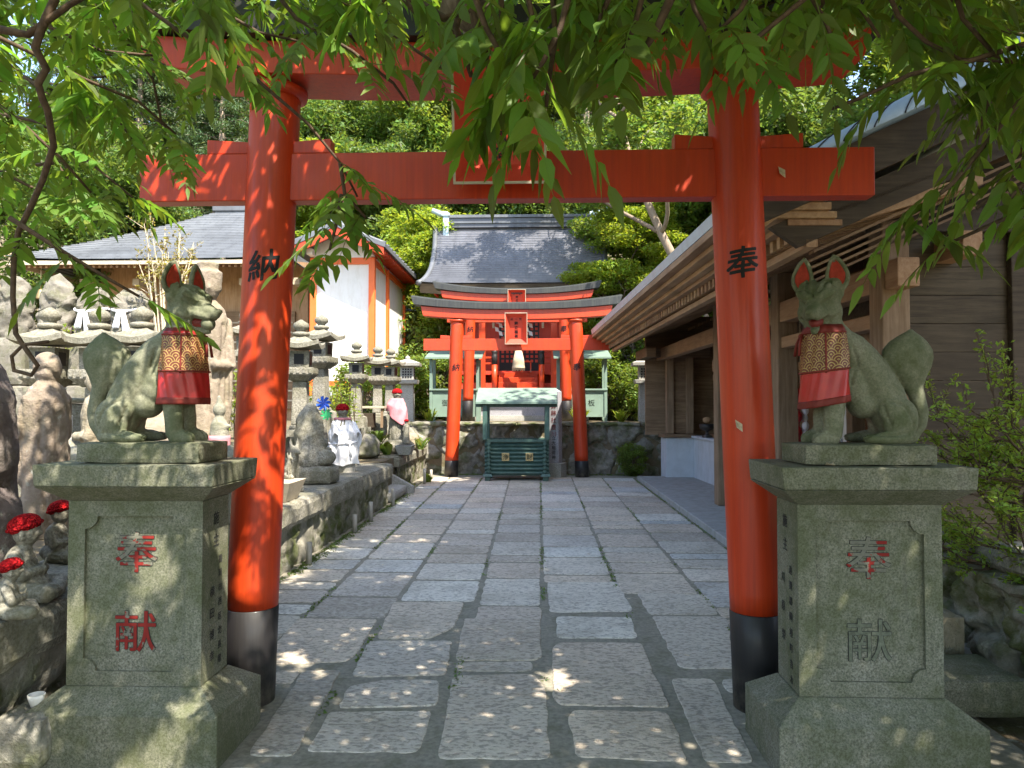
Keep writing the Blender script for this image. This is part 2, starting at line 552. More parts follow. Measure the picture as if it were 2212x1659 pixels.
MT = dict(
    granite=mk_granite('granite mossy', (0.205, 0.20, 0.155), (0.062, 0.076, 0.025), 0.72),
    fox=mk_granite('granite statue', (0.225, 0.225, 0.165), (0.06, 0.08, 0.028), 0.8, 0.25, 0.9, 0.3, 0.5),
    granite_grey=mk_granite('granite grey', (0.36, 0.35, 0.33), (0.16, 0.17, 0.09), 0.35),
    granite_old=mk_granite('granite old', (0.28, 0.265, 0.225), (0.11, 0.105, 0.06), 0.75, 0.6, 0.5, 0.8),
    granite_smooth=mk_granite('granite blue grey', (0.33, 0.33, 0.36), (0.2, 0.2, 0.2), 0.15),
    robe=mk_rock('brown stone', (0.22, 0.175, 0.13), (0.36, 0.305, 0.24), (0.20, 0.18, 0.10), 0.4, 1.3),
    rock=mk_rock('field stone', (0.11, 0.105, 0.09), (0.33, 0.31, 0.27), (0.07, 0.085, 0.025), 0.75),
    rock_dark=mk_rock('dark boulder', (0.10, 0.08, 0.08), (0.24, 0.20, 0.19), (0.10, 0.10, 0.06), 0.3, 1.2),
    rock_pale=mk_rock('pale stone', (0.17, 0.165, 0.13), (0.36, 0.34, 0.28), (0.12, 0.125, 0.065), 0.6, 1.9),
    mossy=mk_rock('mossy stone', (0.14, 0.13, 0.10), (0.32, 0.30, 0.25), (0.07, 0.09, 0.02), 0.9),
    red=mk_paint('vermilion', (0.54, 0.042, 0.005), (0.26, 0.016, 0.005), 0.44, 0.5, 0.16, (0.63, 0.082, 0.013)),
    red_dark=mk_paint('shrine red', (0.62, 0.055, 0.022), (0.36, 0.026, 0.013), 0.5, 0.3, 0.1),
    orange=mk_paint('orange post', (0.78, 0.14, 0.02), (0.6, 0.08, 0.015), 0.5, 0.2, 0.1),
    black=mk_paint('black paint', (0.012, 0.011, 0.012), (0.03, 0.027, 0.024), 0.5, 0.4, 0.1, (0.028, 0.026, 0.026)),
    black_worn_sunlit=mk_paint('weathered black with painted sun patches', (0.022, 0.024, 0.027), (0.085, 0.09, 0.07), 0.5, 0.5, 0.0, (0.05, 0.055, 0.045)),  # grey streaks paint sunlit patches as well as worn paint
    ink=mk_plain('ink', (0.006, 0.006, 0.007), 0.5, 0.2, 30, 0.3, 0, 0.0),
    redink=mk_plain('red paint worn', (0.24, 0.02, 0.018), 0.6, 0.3, 40, 0.3, 0, 0.1),
    carve=mk_plain('carved recess', (0.13, 0.14, 0.10), 0.9, 0.3, 60, 0.2, 0, 0.2),
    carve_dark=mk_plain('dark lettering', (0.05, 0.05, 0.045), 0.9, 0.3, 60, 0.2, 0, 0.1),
    wood=mk_wood('weathered wood', (0.17, 0.105, 0.06), (0.29, 0.195, 0.12), 'x'),
    wood_v=mk_wood('weathered post', (0.22, 0.145, 0.085), (0.34, 0.24, 0.155), 'z'),
    wood_y=mk_wood('weathered board', (0.32, 0.19, 0.105), (0.46, 0.30, 0.18), 'y'),
    wood_dark=mk_wood('dark boards', (0.045, 0.034, 0.022), (0.095, 0.072, 0.048), 'x'),
    wood_warm=mk_wood('warm boards', (0.32, 0.19, 0.10), (0.46, 0.30, 0.18), 'z'),
    wood_pale=mk_wood('pale wood', (0.45, 0.38, 0.28), (0.58, 0.50, 0.38), 'x'),
    white=mk_plain('white plaster', (0.80, 0.79, 0.76), 0.85, 0.04, 3, 0.2, 0, 0.1, (0.66, 0.63, 0.56)),
    concrete=mk_plain('concrete', (0.33, 0.33, 0.31), 0.9, 0.12, 9, 0.25, 0, 0.25, (0.22, 0.22, 0.19)),
    plinth=mk_plain('painted plinth', (0.50, 0.54, 0.58), 0.8, 0.08, 5, 0.25, 0, 0.15, (0.40, 0.42, 0.42)),
    patina=mk_plain('sage sheet metal', (0.17, 0.25, 0.20), 0.55, 0.12, 4, 0.4, 0.0, 0.05, (0.16, 0.22, 0.18)),
    patina_dark=mk_plain('dark green paint', (0.05, 0.105, 0.085), 0.5, 0.25, 14, 0.45, 0, 0.1, (0.03, 0.07, 0.06)),
    copper=mk_plain('pale copper roof', (0.45, 0.55, 0.58), 0.45, 0.08, 5, 0.5, 0.2, 0.05, (0.34, 0.42, 0.43)),
    cloth_red=mk_plain('red satin', (0.40, 0.014, 0.014), 0.36, 0.25, 9, 0.5, 0, 0.1),
    cloth_maroon=mk_plain('maroon band', (0.17, 0.018, 0.012), 0.6, 0.3, 9, 0.4, 0, 0.1),
    cloth_white=mk_plain('white cotton', (0.80, 0.80, 0.82), 0.9, 0.04, 7, 0.1, 0, 0.2),
    cloth_pink=mk_plain('faded pink cloth', (0.60, 0.24, 0.27), 0.9, 0.25, 6, 0.1, 0, 0.2),
    ear_red=mk_plain('ear red', (0.33, 0.035, 0.018), 0.75, 0.25, 50, 0.3, 0, 0.2),
    gold=mk_plain('gold', (0.42, 0.32, 0.16), 0.4, 0.2, 30, 0.5, 0.6, 0.1),
    straw=mk_plain('straw rope', (0.55, 0.47, 0.34), 0.9, 0.3, 60, 0.1, 0, 0.4),
    paper=mk_plain('white paper', (0.82, 0.82, 0.80), 0.8, 0.03, 5, 0.2, 0, 0.0),
    pvc=mk_plain('grey plastic pipe', (0.33, 0.32, 0.28), 0.5, 0.08, 10, 0.4, 0, 0.0),
    blue=mk_plain('blue foil', (0.03, 0.12, 0.62), 0.4, 0.2, 20, 0.5, 0, 0.0),
    green_foil=mk_plain('green foil', (0.03, 0.42, 0.16), 0.4, 0.2, 20, 0.5, 0, 0.0),
    soil=mk_rock('soil', (0.12, 0.09, 0.06), (0.20, 0.16, 0.11), (0.08, 0.09, 0.03), 0.5),
    mortar=mk_plain('mortar', (0.27, 0.25, 0.20), 0.95, 0.25, 40, 0.15, 0, 0.6, (0.13, 0.13, 0.075)),
    bark=mk_wood('bark', (0.10, 0.075, 0.055), (0.21, 0.17, 0.13), 'z', 2.0, 0.9),
    bark_pale=mk_wood('pale bark', (0.25, 0.19, 0.14), (0.40, 0.32, 0.25), 'z', 2.0, 0.9),
    vine=mk_plain('vine bark', (0.085, 0.055, 0.035), 0.8, 0.4, 60, 0.3, 0, 0.4),
    wist=mk_leaf('wisteria leaf', (0.085, 0.15, 0.024), 0.45, 0.055, 0.9, 0.5, (0.30, 0.48, 0.04), True),
    leaf_a=mk_leaf('broad leaf', (0.115, 0.18, 0.036), 0.42, 0.06, 0.9, 0.5),
    leaf_b=mk_leaf('evergreen leaf', (0.09, 0.15, 0.038), 0.38, 0.05, 0.9, 0.5),
    leaf_c=mk_leaf('maple leaf', (0.17, 0.24, 0.035), 0.5, 0.05, 0.7, 0.5),
    leaf_d=mk_leaf('cedar frond', (0.06, 0.105, 0.04), 0.25, 0.05, 0.9, 0.55),
    leaf_bush=mk_leaf('azalea leaf', (0.17, 0.27, 0.05), 0.5, 0.05, 0.8),
)
# ------------------------------------------------------------------ special materials
def mk_paving():
    m = M('granite paving')
    r = m.island()
    tint = m.ramp(r, [(0.0, (0.50, 0.47, 0.43)), (0.16, (0.57, 0.495, 0.42)), (0.3, (0.54, 0.515, 0.465)), (0.44, (0.62, 0.53, 0.435)),
                      (0.56, (0.40, 0.435, 0.46)), (0.68, (0.70, 0.685, 0.64)), (0.82, (0.53, 0.465, 0.39)), (1.0, (0.40, 0.37, 0.33))])
    big = m.noise(2.1, 5, 0.6)
    pit = m.noise(44, 3, 0.55, m.co((0.75, 1.25, 1)))
    sp = m.noise(120, 3, 0.7)
    tint = m.mix(tint, (1.0, 0.97, 0.90), 1.0, 'MULTIPLY')
    col = m.mix(tint, hsv_var(m, tint, big, 0.02, 0.5), 1.0)
    col = m.mix(col, m.mix(col, (0.12, 0.115, 0.10), 0.52), m.ramp(pit, [(0.40, 1.0), (0.50, 0.0)]))
    col = m.mix(col, m.mix(col, (0.72, 0.69, 0.63), 0.3), m.ramp(pit, [(0.56, 0.0), (0.68, 1.0)]))
    col = m.mix(col, (0.10, 0.10, 0.10), m.ramp(sp, [(0.60, 0.0), (0.74, 0.4)]))
    col = m.mix(col, (0.24, 0.21, 0.15), m.ramp(m.noise(1.6, 7, 0.72), [(0.50, 0.0), (0.72, 0.6)]))
    m.bump(m.math('ADD', pit, m.math('MULTIPLY', sp, 0.4)), 0.65, 0.012)
    return m.done(col, 0.78, 0.35)


def mk_roof(name, c, row, lap=0.9, light=(0.5, 0.5, 0.52)):
    """sheet-metal shingles: fine vertical joints broken row by row (the rows themselves are modelled)"""
    m = M(name)
    big = m.noise(1.1, 5, 0.6)
    st = m.noise(3, 5, 0.6, m.co((3, 0.7, 0.7)))
    col = m.mix(c, tuple(x * 1.5 for x in c), m.ramp(big, [(0.35, 0.0), (0.7, 1.0)]))
    col = m.mix(col, tuple(x * 0.6 for x in c), m.ramp(st, [(0.5, 0.0), (0.75, 0.7)]))
    br = m.n('TexBrick', {'Vector': m.co(), 'Scale': 1.0, 'Color1': (1, 1, 1), 'Color2': (0.82, 0.82, 0.82), 'Mortar': (0.5, 0.5, 0.5),
                          'Mortar Size': 0.008, 'Brick Width': lap, 'Row Height': row})
    uv = m.n('Mapping', {'Vector': m.n('UVMap').outputs[0]}).outputs[0]
    m.set(br.inputs['Vector'], uv)
    col = m.mix(col, br.outputs[0], 0.55, 'MULTIPLY')
    m.bump(m.noise(8, 3), 0.08, 0.01)
    return m.done(col, 0.42, 0.5, 0.15)


def mk_brocade():
    """overlapping wave-scale pattern in gold thread on red-brown silk (UV in pattern units)"""
    m = M('gold wave brocade')
    s = m.n('SeparateXYZ', {0: m.n('UVMap').outputs[0]})
    u, v = s.outputs[0], s.outputs[1]
    H = 0.40
    k = m.math('FLOOR', m.math('DIVIDE', v, H))
    fy = m.math('SUBTRACT', v, m.math('MULTIPLY', k, H))
    def dist(row_off):
        kk = m.math('ADD', k, row_off)
        par = m.math('MULTIPLY', m.math('PINGPONG', kk, 1.0), 0.5)
        uu = m.math('ADD', u, par)
        du = m.math('SUBTRACT', m.math('SUBTRACT', uu, m.math('FLOOR', uu)), 0.5)
        dv = m.math('ADD', fy, H * -row_off)
        return m.math('SQRT', m.math('ADD', m.math('MULTIPLY', du, du), m.math('MULTIPLY', dv, dv)))
    d1, d0 = dist(-1.0), dist(0.0)
    use1 = m.math('LESS_THAN', d1, 0.5)
    d = m.math('ADD', m.math('MULTIPLY', use1, d1), m.math('MULTIPLY', m.math('SUBTRACT', 1.0, use1), d0))
    ring = m.math('SINE', m.math('MULTIPLY_ADD', d, 2 * math.pi * 5.2, -0.6))
    g = m.ramp(ring, [(0.35, 0.0), (0.55, 1.0)])
    th = m.noise(300, 2)
    col = m.mix((0.13, 0.022, 0.012), m.mix((0.27, 0.17, 0.045), (0.50, 0.37, 0.14), th), g)
    m.done(col, 0.45, 0.5)
    m.set(m.p.inputs['Metallic'], m.math('MULTIPLY', g, 0.25))
    m.bump(g, 0.3, 0.003)
    return m.m


def mk_knit():
    m = M('red knitted wool')
    a = m.voro(95)
    col = m.mix((0.60, 0.018, 0.022), (0.24, 0.006, 0.009), m.ramp(a, [(0.2, 0.0), (0.7, 1.0)]))
    m.bump(a, 0.9, 0.02)
    return m.done(col, 0.95, 0.1)


MT['paving'] = mk_paving()
MT['roof'] = mk_roof('grey shingle roof', (0.125, 0.13, 0.15), 0.5, 0.75)
MT['roof_l'] = mk_roof('pale grey roof', (0.15, 0.16, 0.175), 0.5, 3.0)
MT['brocade'] = mk_brocade()
MT['knit'] = mk_knit()


def quad_sheet(name, x0, y0, x1, y1, z, mat, kind='structure'):
    g = G()
    g.add([(x0, y0, z), (x1, y0, z), (x1, y1, z), (x0, y1, z)], [(0, 1, 2, 3)])
    return tag(g.build(name, mat), kind=kind)


# ------------------------------------------------------------------ ground, path, hill
quad_sheet('ground', -300, -300, 300, 300, -0.03, MT['soil'])
quad_sheet('path_bed', -2.5, -3, 2.1, 16.3, 0.004, MT['mortar'])


def z2(x, y):
    return tuple(gnd((600 + x / 2.14) * 0.8848, (1100 + y / 2.14) * 0.8848))[:2]


def z3(x, y):
    return tuple(gnd((1100 + x / 2.14) * 0.8848, (1100 + y / 2.14) * 0.8848))[:2]


stones = []
for f, q in ((z2, [(300, 1155), (500, 1155), (250, 1605), (5, 1605)]), (z2, [(155, 1155), (290, 1155), (240, 1225), (150, 1225)]),
             (z2, [(535, 1240), (720, 1205), (1015, 1205), (1005, 1340), (475, 1355)]), (z2, [(435, 1370), (975, 1365), (905, 1590), (312, 1580)]),
             (z2, [(640, 1000), (1080, 1000), (1045, 1180), (548, 1190)]), (z2, [(270, 882), (690, 885), (600, 1040), (530, 1110), (60, 1122)]),
             (z2, [(770, 798), (1142, 796), (1090, 930), (960, 990), (682, 990)]), (z3, [(70, 882), (470, 885), (478, 1085), (440, 1103), (25, 1105)]),
             (z3, [(32, 1110), (432, 1108), (430, 1158), (18, 1158)]), (z3, [(10, 1180), (430, 1172), (495, 1240), (525, 1622), (-70, 1620)]),
             (z3, [(550, 872), (945, 875), (977, 985), (555, 985)]),
             (z3, [(560, 1010), (1000, 1012), (1030, 1080), (1055, 1165), (1080, 1200), (1150, 1350), (570, 1338), (530, 1290), (530, 1040)]),
             (z3, [(640, 1362), (1130, 1370), (1170, 1440), (1240, 1632), (655, 1612), (610, 1400)]), (z3, [(1150, 1195), (1370, 1195), (1588, 1640), (1330, 1640)]),
             (z3, [(1050, 870), (1440, 872), (1500, 1145), (1195, 1145)]), (z3, [(1408, 1200), (1560, 1200), (1600, 1275), (1448, 1272)]),
             (z3, [(505, 690), (870, 690), (955, 845), (515, 850)]), (z3, [(972, 746), (1340, 758), (1400, 862), (1040, 862)])):
    stones.append([f(*p) for p in q])
for x0, x1, y0, y1 in ((-1.32, -0.52, 2.72, 3.07), (-0.49, 0.30, 2.70, 3.07), (0.33, 1.02, 2.74, 3.06), (-1.3, -0.3, 2.1, 2.68), (-0.27, 0.5, 2.1, 2.66), (0.53, 1.3, 2.1, 2.68)):
    stones.append([(x0, y0), (x1, y0), (x1, y1), (x0, y1)])
rp = random.Random(5)
lines = [(-2.18, -2.22), (-1.64, -1.79), (-1.06, -1.12), (-0.45, -0.55), (0.045, 0.07), (0.64, 0.71), (1.29, 1.33), (1.97, 1.96)]   # joints between the courses, x at Y 5 and at Y 15
starts = [3.95, 5.24, 5.70, 5.22, 6.33, 5.98, 4.55]
for c in range(7):
    y = starts[c]
    while y < 15.3:
        L = rp.choice((0.30, 0.42, 0.5, 0.6, 0.75)) * rp.uniform(0.85, 1.15)
        if c in (3, 4): L *= 1.1
        y1 = min(y + L, 15.45)
        g0 = rp.uniform(0.009, 0.024) if y < 9 else 0.011
        def X(k, yy): return lines[k][0] + (lines[k][1] - lines[k][0]) * (yy - 5) / 10
        stones.append([(X(c, y) + g0, y), (X(c + 1, y) - g0, y + rp.uniform(-.01, .01)), (X(c + 1, y1) - g0, y1 - 0.034 + rp.uniform(-.012, .012)), (X(c, y1) + g0, y1 - 0.034)])
        y = y1 + rp.uniform(0.004, 0.018)
gs = G()
for q in stones:
    n = len(q)
    cx, cy = sum(p[0] for p in q) / n, sum(p[1] for p in q) / n
    if sum(q[i][0] * q[(i + 1) % n][1] - q[(i + 1) % n][0] * q[i][1] for i in range(n)) < 0:
        q = q[::-1]
    ring = []
    for i in range(n):
        a, b, c0 = Vector((*q[i - 1], 0)), Vector((*q[i], 0)), Vector((*q[(i + 1) % n], 0))
        cut = min(0.03 + rp.random() * 0.03, (a - b).length * 0.3, (c0 - b).length * 0.3)
        p0, p2 = b + (a - b).normalized() * cut, b + (c0 - b).normalized() * cut
        for t in (0, 0.5, 1):
            ring.append((1 - t) ** 2 * p0 + 2 * t * (1 - t) * b + t * t * p2)
        nx = c0 + (b - c0).normalized() * 0.05
        m = max(1, int((nx - p2).length / 0.045))
        for k in range(1, m):
            p = p2.lerp(nx, k / m)
            d = (c0 - b).normalized()
            w = (vnoise(np.array([[p.x * 9, p.y * 9, 3.3]]))[0] + 0.6 * vnoise(np.array([[p.x * 31, p.y * 31, 1.3]]))[0]) * 0.009
            ring.append(p + Vector((d.y, -d.x, 0)) * w)
    zt = 0.008 + rp.random() * 0.004
    ctr = Vector((cx, cy, 0))
    rings = []
    for off, z in ((0.0, -0.02), (0.0, 0.002), (0.004, zt * 0.85), (0.012, zt)):
        rings.append([tuple((p + (ctr - p).normalized() * off) + Vector((0, 0, z))) for p in ring])
    gs.loft(rings)
tag(gs.build('path', MT['paving'], smooth=False), kind='structure')
ap = G().box(2.0, 4.3, -0.02, 3.6, 15.0, 0.085)
tag(ap.build('pavement', MT['concrete'], bevel=0.012), kind='structure')

# hill behind and beside the precinct
nx, ny = 90, 70
xs, ys = np.linspace(-75, 75, nx), np.linspace(-8, 95, ny)
XX, YY = np.meshgrid(xs, ys)
dd = np.maximum.reduce([YY - 25.5, (-XX - 17), XX - 13])
hz = np.clip(dd, -3, None)
hz = np.where(hz < 0, hz * 0.3, hz * 0.55) + 0.55 + fbm(np.stack([XX.ravel() / 9, YY.ravel() / 9, XX.ravel() * 0], 1), 3).reshape(XX.shape) * np.clip(dd / 8, 0, 1) * 1.2
gh = G()
gh.v = [tuple(p) for p in np.stack([XX.ravel(), YY.ravel(), hz.ravel() - 0.6], 1)]
gh.f = [(j * nx + i, j * nx + i + 1, (j + 1) * nx + i + 1, (j + 1) * nx + i) for j in range(ny - 1) for i in range(nx - 1)]
tag(gh.build('hillside', MT['soil'], smooth=True), kind='structure')


def hill_z(x, y):
    d = max(y - 25.5, -x - 17, x - 13)
    return max(-0.05, d * 0.55 - 0.05)


# terraces: raised ground behind their walls
tl = G().box(-16, -3, -0.02, -2.45, 16.2, 0.60)
tag(tl.build('terrace', MT['soil']), kind='structure')
tl = G().box(-16, 7.6, 0.58, -2.95, 16.2, 1.10)
tag(tl.build('terrace', MT['soil']), kind='structure')
tl = G().box(-17, 16.25, -0.02, 14, 27, 1.10)
tag(tl.build('terrace', MT['soil']), kind='structure')


def rubble(P, L, H, cell, depth, seed, nu, nv, rough=0.3):
    """a face of irregular stones; P(u, v, d) maps length, height, relief to a point"""
    r = np.random.default_rng(seed)
    n = max(6, int(L * H / (cell * cell * 0.75)))
    c = np.stack([r.uniform(-0.2, L + 0.2, n), r.uniform(-0.1, H + 0.1, n)], 1)
    for _ in range(4):
        s = r.uniform(0, 1, (1800, 2)) * [L + 0.4, H + 0.2] - [0.2, 0.1]
        k = np.argmin(((s[:, None] - c[None]) ** 2).sum(2), 1)
        for i in range(n):
            if (k == i).any(): c[i] = c[i] * 0.4 + s[k == i].mean(0) * 0.6
    off = r.uniform(-0.6, 0.6, n)
    U, V = np.meshgrid(np.linspace(0, L, nu), np.linspace(0, H, nv))
    p = np.stack([U.ravel(), V.ravel()], 1)
    pw = p + 0.12 * cell * np.stack([fbm(np.c_[p * 2.5 / cell, p[:, 0] * 0], 1), fbm(np.c_[p * 2.5 / cell, p[:, 0] * 0 + 5], 2)], 1)
    d = np.sqrt(((pw[:, None] - c[None]) ** 2).sum(2))
    o = np.argpartition(d, 1, 1)[:, :2]
    d0, d1 = np.take_along_axis(d, o, 1).T
    a0 = np.where(d0 < d1, o[:, 0], o[:, 1])
    e = np.abs(d1 - d0) / cell
    rel = depth * (np.clip(e / 0.28, 0, 1) ** 0.5 - 1) + depth * 0.5 * off[a0] * np.clip(e / 0.2, 0, 1) + depth * rough * fbm(np.c_[p * 4 / cell, p[:, 0] * 0], 9)
    g = G()
    g.v = [P(u, v, w) for (u, v), w in zip(p, rel)]
    g.f = [(j * nu + i, j * nu + i + 1, (j + 1) * nu + i + 1, (j + 1) * nu + i) for j in range(nv - 1) for i in range(nu - 1)]
    return g


def rough_box(g, x0, y0, z0, x1, y1, z1, amp=0.012, n=(6, 16, 4), seed=0, M=None):
    """a rough-hewn block: a box whose faces are subdivided and shaken"""
    o = len(g.v)
    bmv, idx = [], {}
    def vid(p):
        k = tuple(round(c, 5) for c in p)
        if k not in idx:
            idx[k] = len(bmv); bmv.append(k)
        return idx[k]
    fs = []
    X = [np.linspace(a, b, m + 1) for a, b, m in ((x0, x1, n[0]), (y0, y1, n[1]), (z0, z1, n[2]))]
    for ax in range(3):
        u, w = (ax + 1) % 3, (ax + 2) % 3
        for side in (0, -1):
            for i in range(n[u]):
                for j in range(n[w]):
                    q = []
                    for a, b in ((0, 0), (1, 0), (1, 1), (0, 1)):
                        p = [0, 0, 0]
                        p[ax], p[u], p[w] = X[ax][side], X[u][i + a], X[w][j + b]
                        q.append(vid(p))
                    fs.append(tuple(q) if side == -1 else tuple(q[::-1]))
    v = np.array(bmv)
    c = np.array([(x0 + x1) / 2, (y0 + y1) / 2, (z0 + z1) / 2])
    h = np.array([x1 - x0, y1 - y0, z1 - z0]) / 2
    t = (v - c) / h
    edge = (np.abs(t) > 0.98).sum(1)
    v = v - np.sign(t) * (np.abs(t) > 0.98) * (edge[:, None] > 1) * min(0.018 if amp > 0.004 else 0.005, h.min() * 0.3)
    v = v + amp * np.stack([fbm(v * 9, seed + k) for k in range(3)], 1)
    vs = [tuple(M @ Vector(p)) if M is not None else tuple(p) for p in v]
    return g.add(vs, fs)


# left retaining wall along the path: rubble face under long cut coping stones
wl = thing('retaining_wall', 'low rubble wall with long granite coping slabs along the left edge of the paved path', 'wall', (-2.25, 5, 0))
rubble(lambda u, v, d: (0.0 + d, u - 6, v - 0.02), 12.3, 0.42, 0.30, 0.05, 3, 380, 16).build('rubble_face', MT['mossy'], wl, True)
gc = G()
y, k = -1.0, 0
while y < 11.2:
    L = min(rp.uniform(1.1, 1.9), 11.3 - y)
    rough_box(gc, -0.62, y - 5, 0.385, 0.07 + rp.uniform(-0.01, 0.01), y - 5 + L - 0.008, 0.62 + rp.uniform(-0.006, 0.006), 0.010, (8, 20, 4), k)
    y += L; k += 1
gc.build('coping', MT['granite_old'], wl)
G().box(-0.6, 6.22, -0.02, -0.03, 6.3, 0.385).build('end_face', MT['rock'], wl)

# steps up to the left terrace
st = thing('stone_steps', 'short granite steps with a sloping cheek stone, climbing from the path to the statue terrace', 'steps', (-2.5, 11.9, 0))
for k in range(4):
    rough_box(G(), -0.32 * (k + 1) - 0.1, -0.56, 0.0, 0.32 - 0.32 * k, 0.62, 0.17 * (k + 1), 0.006, (6, 12, 3), 20 + k).build('tread', MT['granite_grey'], st)
G().prism([(0.42, -0.02), (0.42, 0.13), (-1.15, 0.98), (-1.6, 1.0), (-1.6, -0.02)][::-1], 0.63, 0.74, 'y').build('cheek_stone', MT['granite_grey'], st, bevel=0.01)

# slab and rubble base carrying the pink-shawled statue
jb = thing('stone_bench', 'thick granite slab on a rubble base beyond the steps, under the pink-shawled statue', 'stone slab', (-2.5, 14.2, 0))
rubble(lambda u, v, d: (0.10 + d, u - 1.5, v - 0.02), 3.3, 0.45, 0.26, 0.04, 8, 110, 18).build('rubble_face', MT['mossy'], jb, True)
rough_box(G(), -0.9, -1.52, 0.42, 0.16, 1.75, 0.635, 0.008, (8, 22, 4), 31).build('slab', MT['granite_old'], jb)
rough_box(G(), -0.9, -1.44, 0.0, 0.06, -1.3, 0.42, 0.01, (6, 4, 4), 32).build('end_stone', MT['rock'], jb)

# upper tier wall on the left, behind the row of lanterns
wt = thing('tier_wall', 'second low wall of rough field stones behind the statues on the left terrace', 'wall', (-2.95, 10, 0.6))
rubble(lambda u, v, d: (0.03 + d, u - 2.4, v - 0.02), 8.6, 0.54, 0.36, 0.08, 5, 230, 18).build('rubble_face', MT['rock'], wt, True)
rubble(lambda u, v, d: (-0.02 - u, -2.43 - d, v - 0.02), 9.0, 0.54, 0.36, 0.08, 6, 230, 18).build('rubble_face', MT['rock_pale'], wt, True)

# wall across the end of the path, below the shrine
wb = thing('back_wall', 'lichen-blotched boulder wall at the end of the path carrying the shrine terrace', 'wall', (0, 16.2, 0))
rubble(lambda u, v, d: (u - 3.4, 0.0 - d, v - 0.03), 6.6, 1.16, 0.62, 0.11, 12, 260, 54, 0.35).build('boulder_face', MT['rock'], wb, True)
gc = G()
x = -3.4
while x < 3.2:
    L = rp.uniform(0.6, 1.1)
    rough_box(gc, x, -0.05, 1.04, min(x + L, 3.2) - 0.01, 0.35, 1.125 + rp.uniform(0, 0.02), 0.014, (8, 4, 2), int(x * 7) + 60)
    x += L
gc.build('coping', MT['mossy'], wb)

# mossy wall and stepping blocks at the lower right
wr = thing('mossy_wall', 'moss-covered rock wall with a stone rail on top, at the right edge behind the pedestal', 'wall', (2.5, 3.6, 0))
rubble(lambda u, v, d: (0.0 - d, 1.6 - u, v - 0.02), 3.6, 0.56, 0.34, 0.09, 41, 150, 26, 0.5).build('rubble_face', MT['mossy'], wr, True)
rough_box(G(), -0.03, -2.0, 0.50, 0.8, 1.62, 0.58, 0.02, (8, 30, 3), 44).build('top_bed', MT['mossy'], wr)
rough_box(G(), 0.02, -2.0, 0.58, 0.16, 1.55, 0.72, 0.006, (3, 20, 3), 45).build('rail', MT['granite_old'], wr)
sb = thing('step_block', 'dark squared step stone lying beside the right pedestal, lower of two', 'step stone', (2.2, 3.75, 0))
rough_box(G(), -0.42, -0.12, 0.0, 0.14, 0.32, 0.2, 0.008, (6, 6, 4), 50).build('block', MT['granite'], sb)
sb = thing('step_block', 'brownish squared step stone behind the lower one beside the right pedestal', 'step stone', (2.2, 4.35, 0))
rough_box(G(), -0.3, -0.2, 0.0, 0.14, 0.3, 0.36, 0.008, (6, 6, 4), 51).build('block', MT['robe'], sb)

# grey plastic drain pipes standing along the foot of the left wall
pp = None
for k, (px, py, h) in enumerate([(640, 1222, 0.22), (717, 1152, 0.22), (779, 1128, 0.26), (824, 1094, 0.26), (894, 1046, 0.3), (915, 1036, 0.2)]):
    p = gnd(px, py)
    lab = ['nearest short grey pipe standing at the foot of the left wall beside the red pillar', 'second grey pipe standing at the foot of the left wall from the red pillar',
           'third grey pipe standing at the foot of the left wall, before the steps', 'grey pipe standing at the near corner of the stone steps',
           'grey pipe standing just beyond the stone steps, against the rubble base', 'farthest grey pipe, short, by the left pillar of the distant gate'][k]
    g = G().lathe([(0.028, 0), (0.028, h), (0.022, h), (0.022, h - 0.05)], 14)
    o = g.build('drain_pipe', MT['pvc'], None, True, loc=(max(p.x, -2.13), p.y, 0))
    tag(o, lab, 'pipe', 'drain pipes along the wall')
# ------------------------------------------------------------------ lettering
import bmesh


def text_mesh(s, size, bold=0.0, depth=0.0, slices=0):
    """one line of characters, centred, in the XZ plane facing -Y"""
    cu = bpy.data.curves.new('t', 'FONT')
    cu.body = s
    cu.size = size
    cu.extrude = depth
    cu.align_x, cu.align_y = 'CENTER', 'CENTER'
    o = bpy.data.objects.new('t', cu)
    COL.objects.link(o)
    dg = bpy.context.evaluated_depsgraph_get()
    me = bpy.data.meshes.new_from_object(o.evaluated_get(dg))
    bpy.data.objects.remove(o)
    bpy.data.curves.remove(cu)
    if slices:
        bm = bmesh.new()
        bm.from_mesh(me)
        for k in range(slices + 1):
            x = -size * 0.55 + size * 1.1 * k / slices
            bmesh.ops.bisect_plane(bm, geom=bm.verts[:] + bm.edges[:] + bm.faces[:], plane_co=(x, 0, 0), plane_no=(1, 0, 0))
        bm.to_mesh(me)
        bm.free()
    me.materials.clear()
    return me


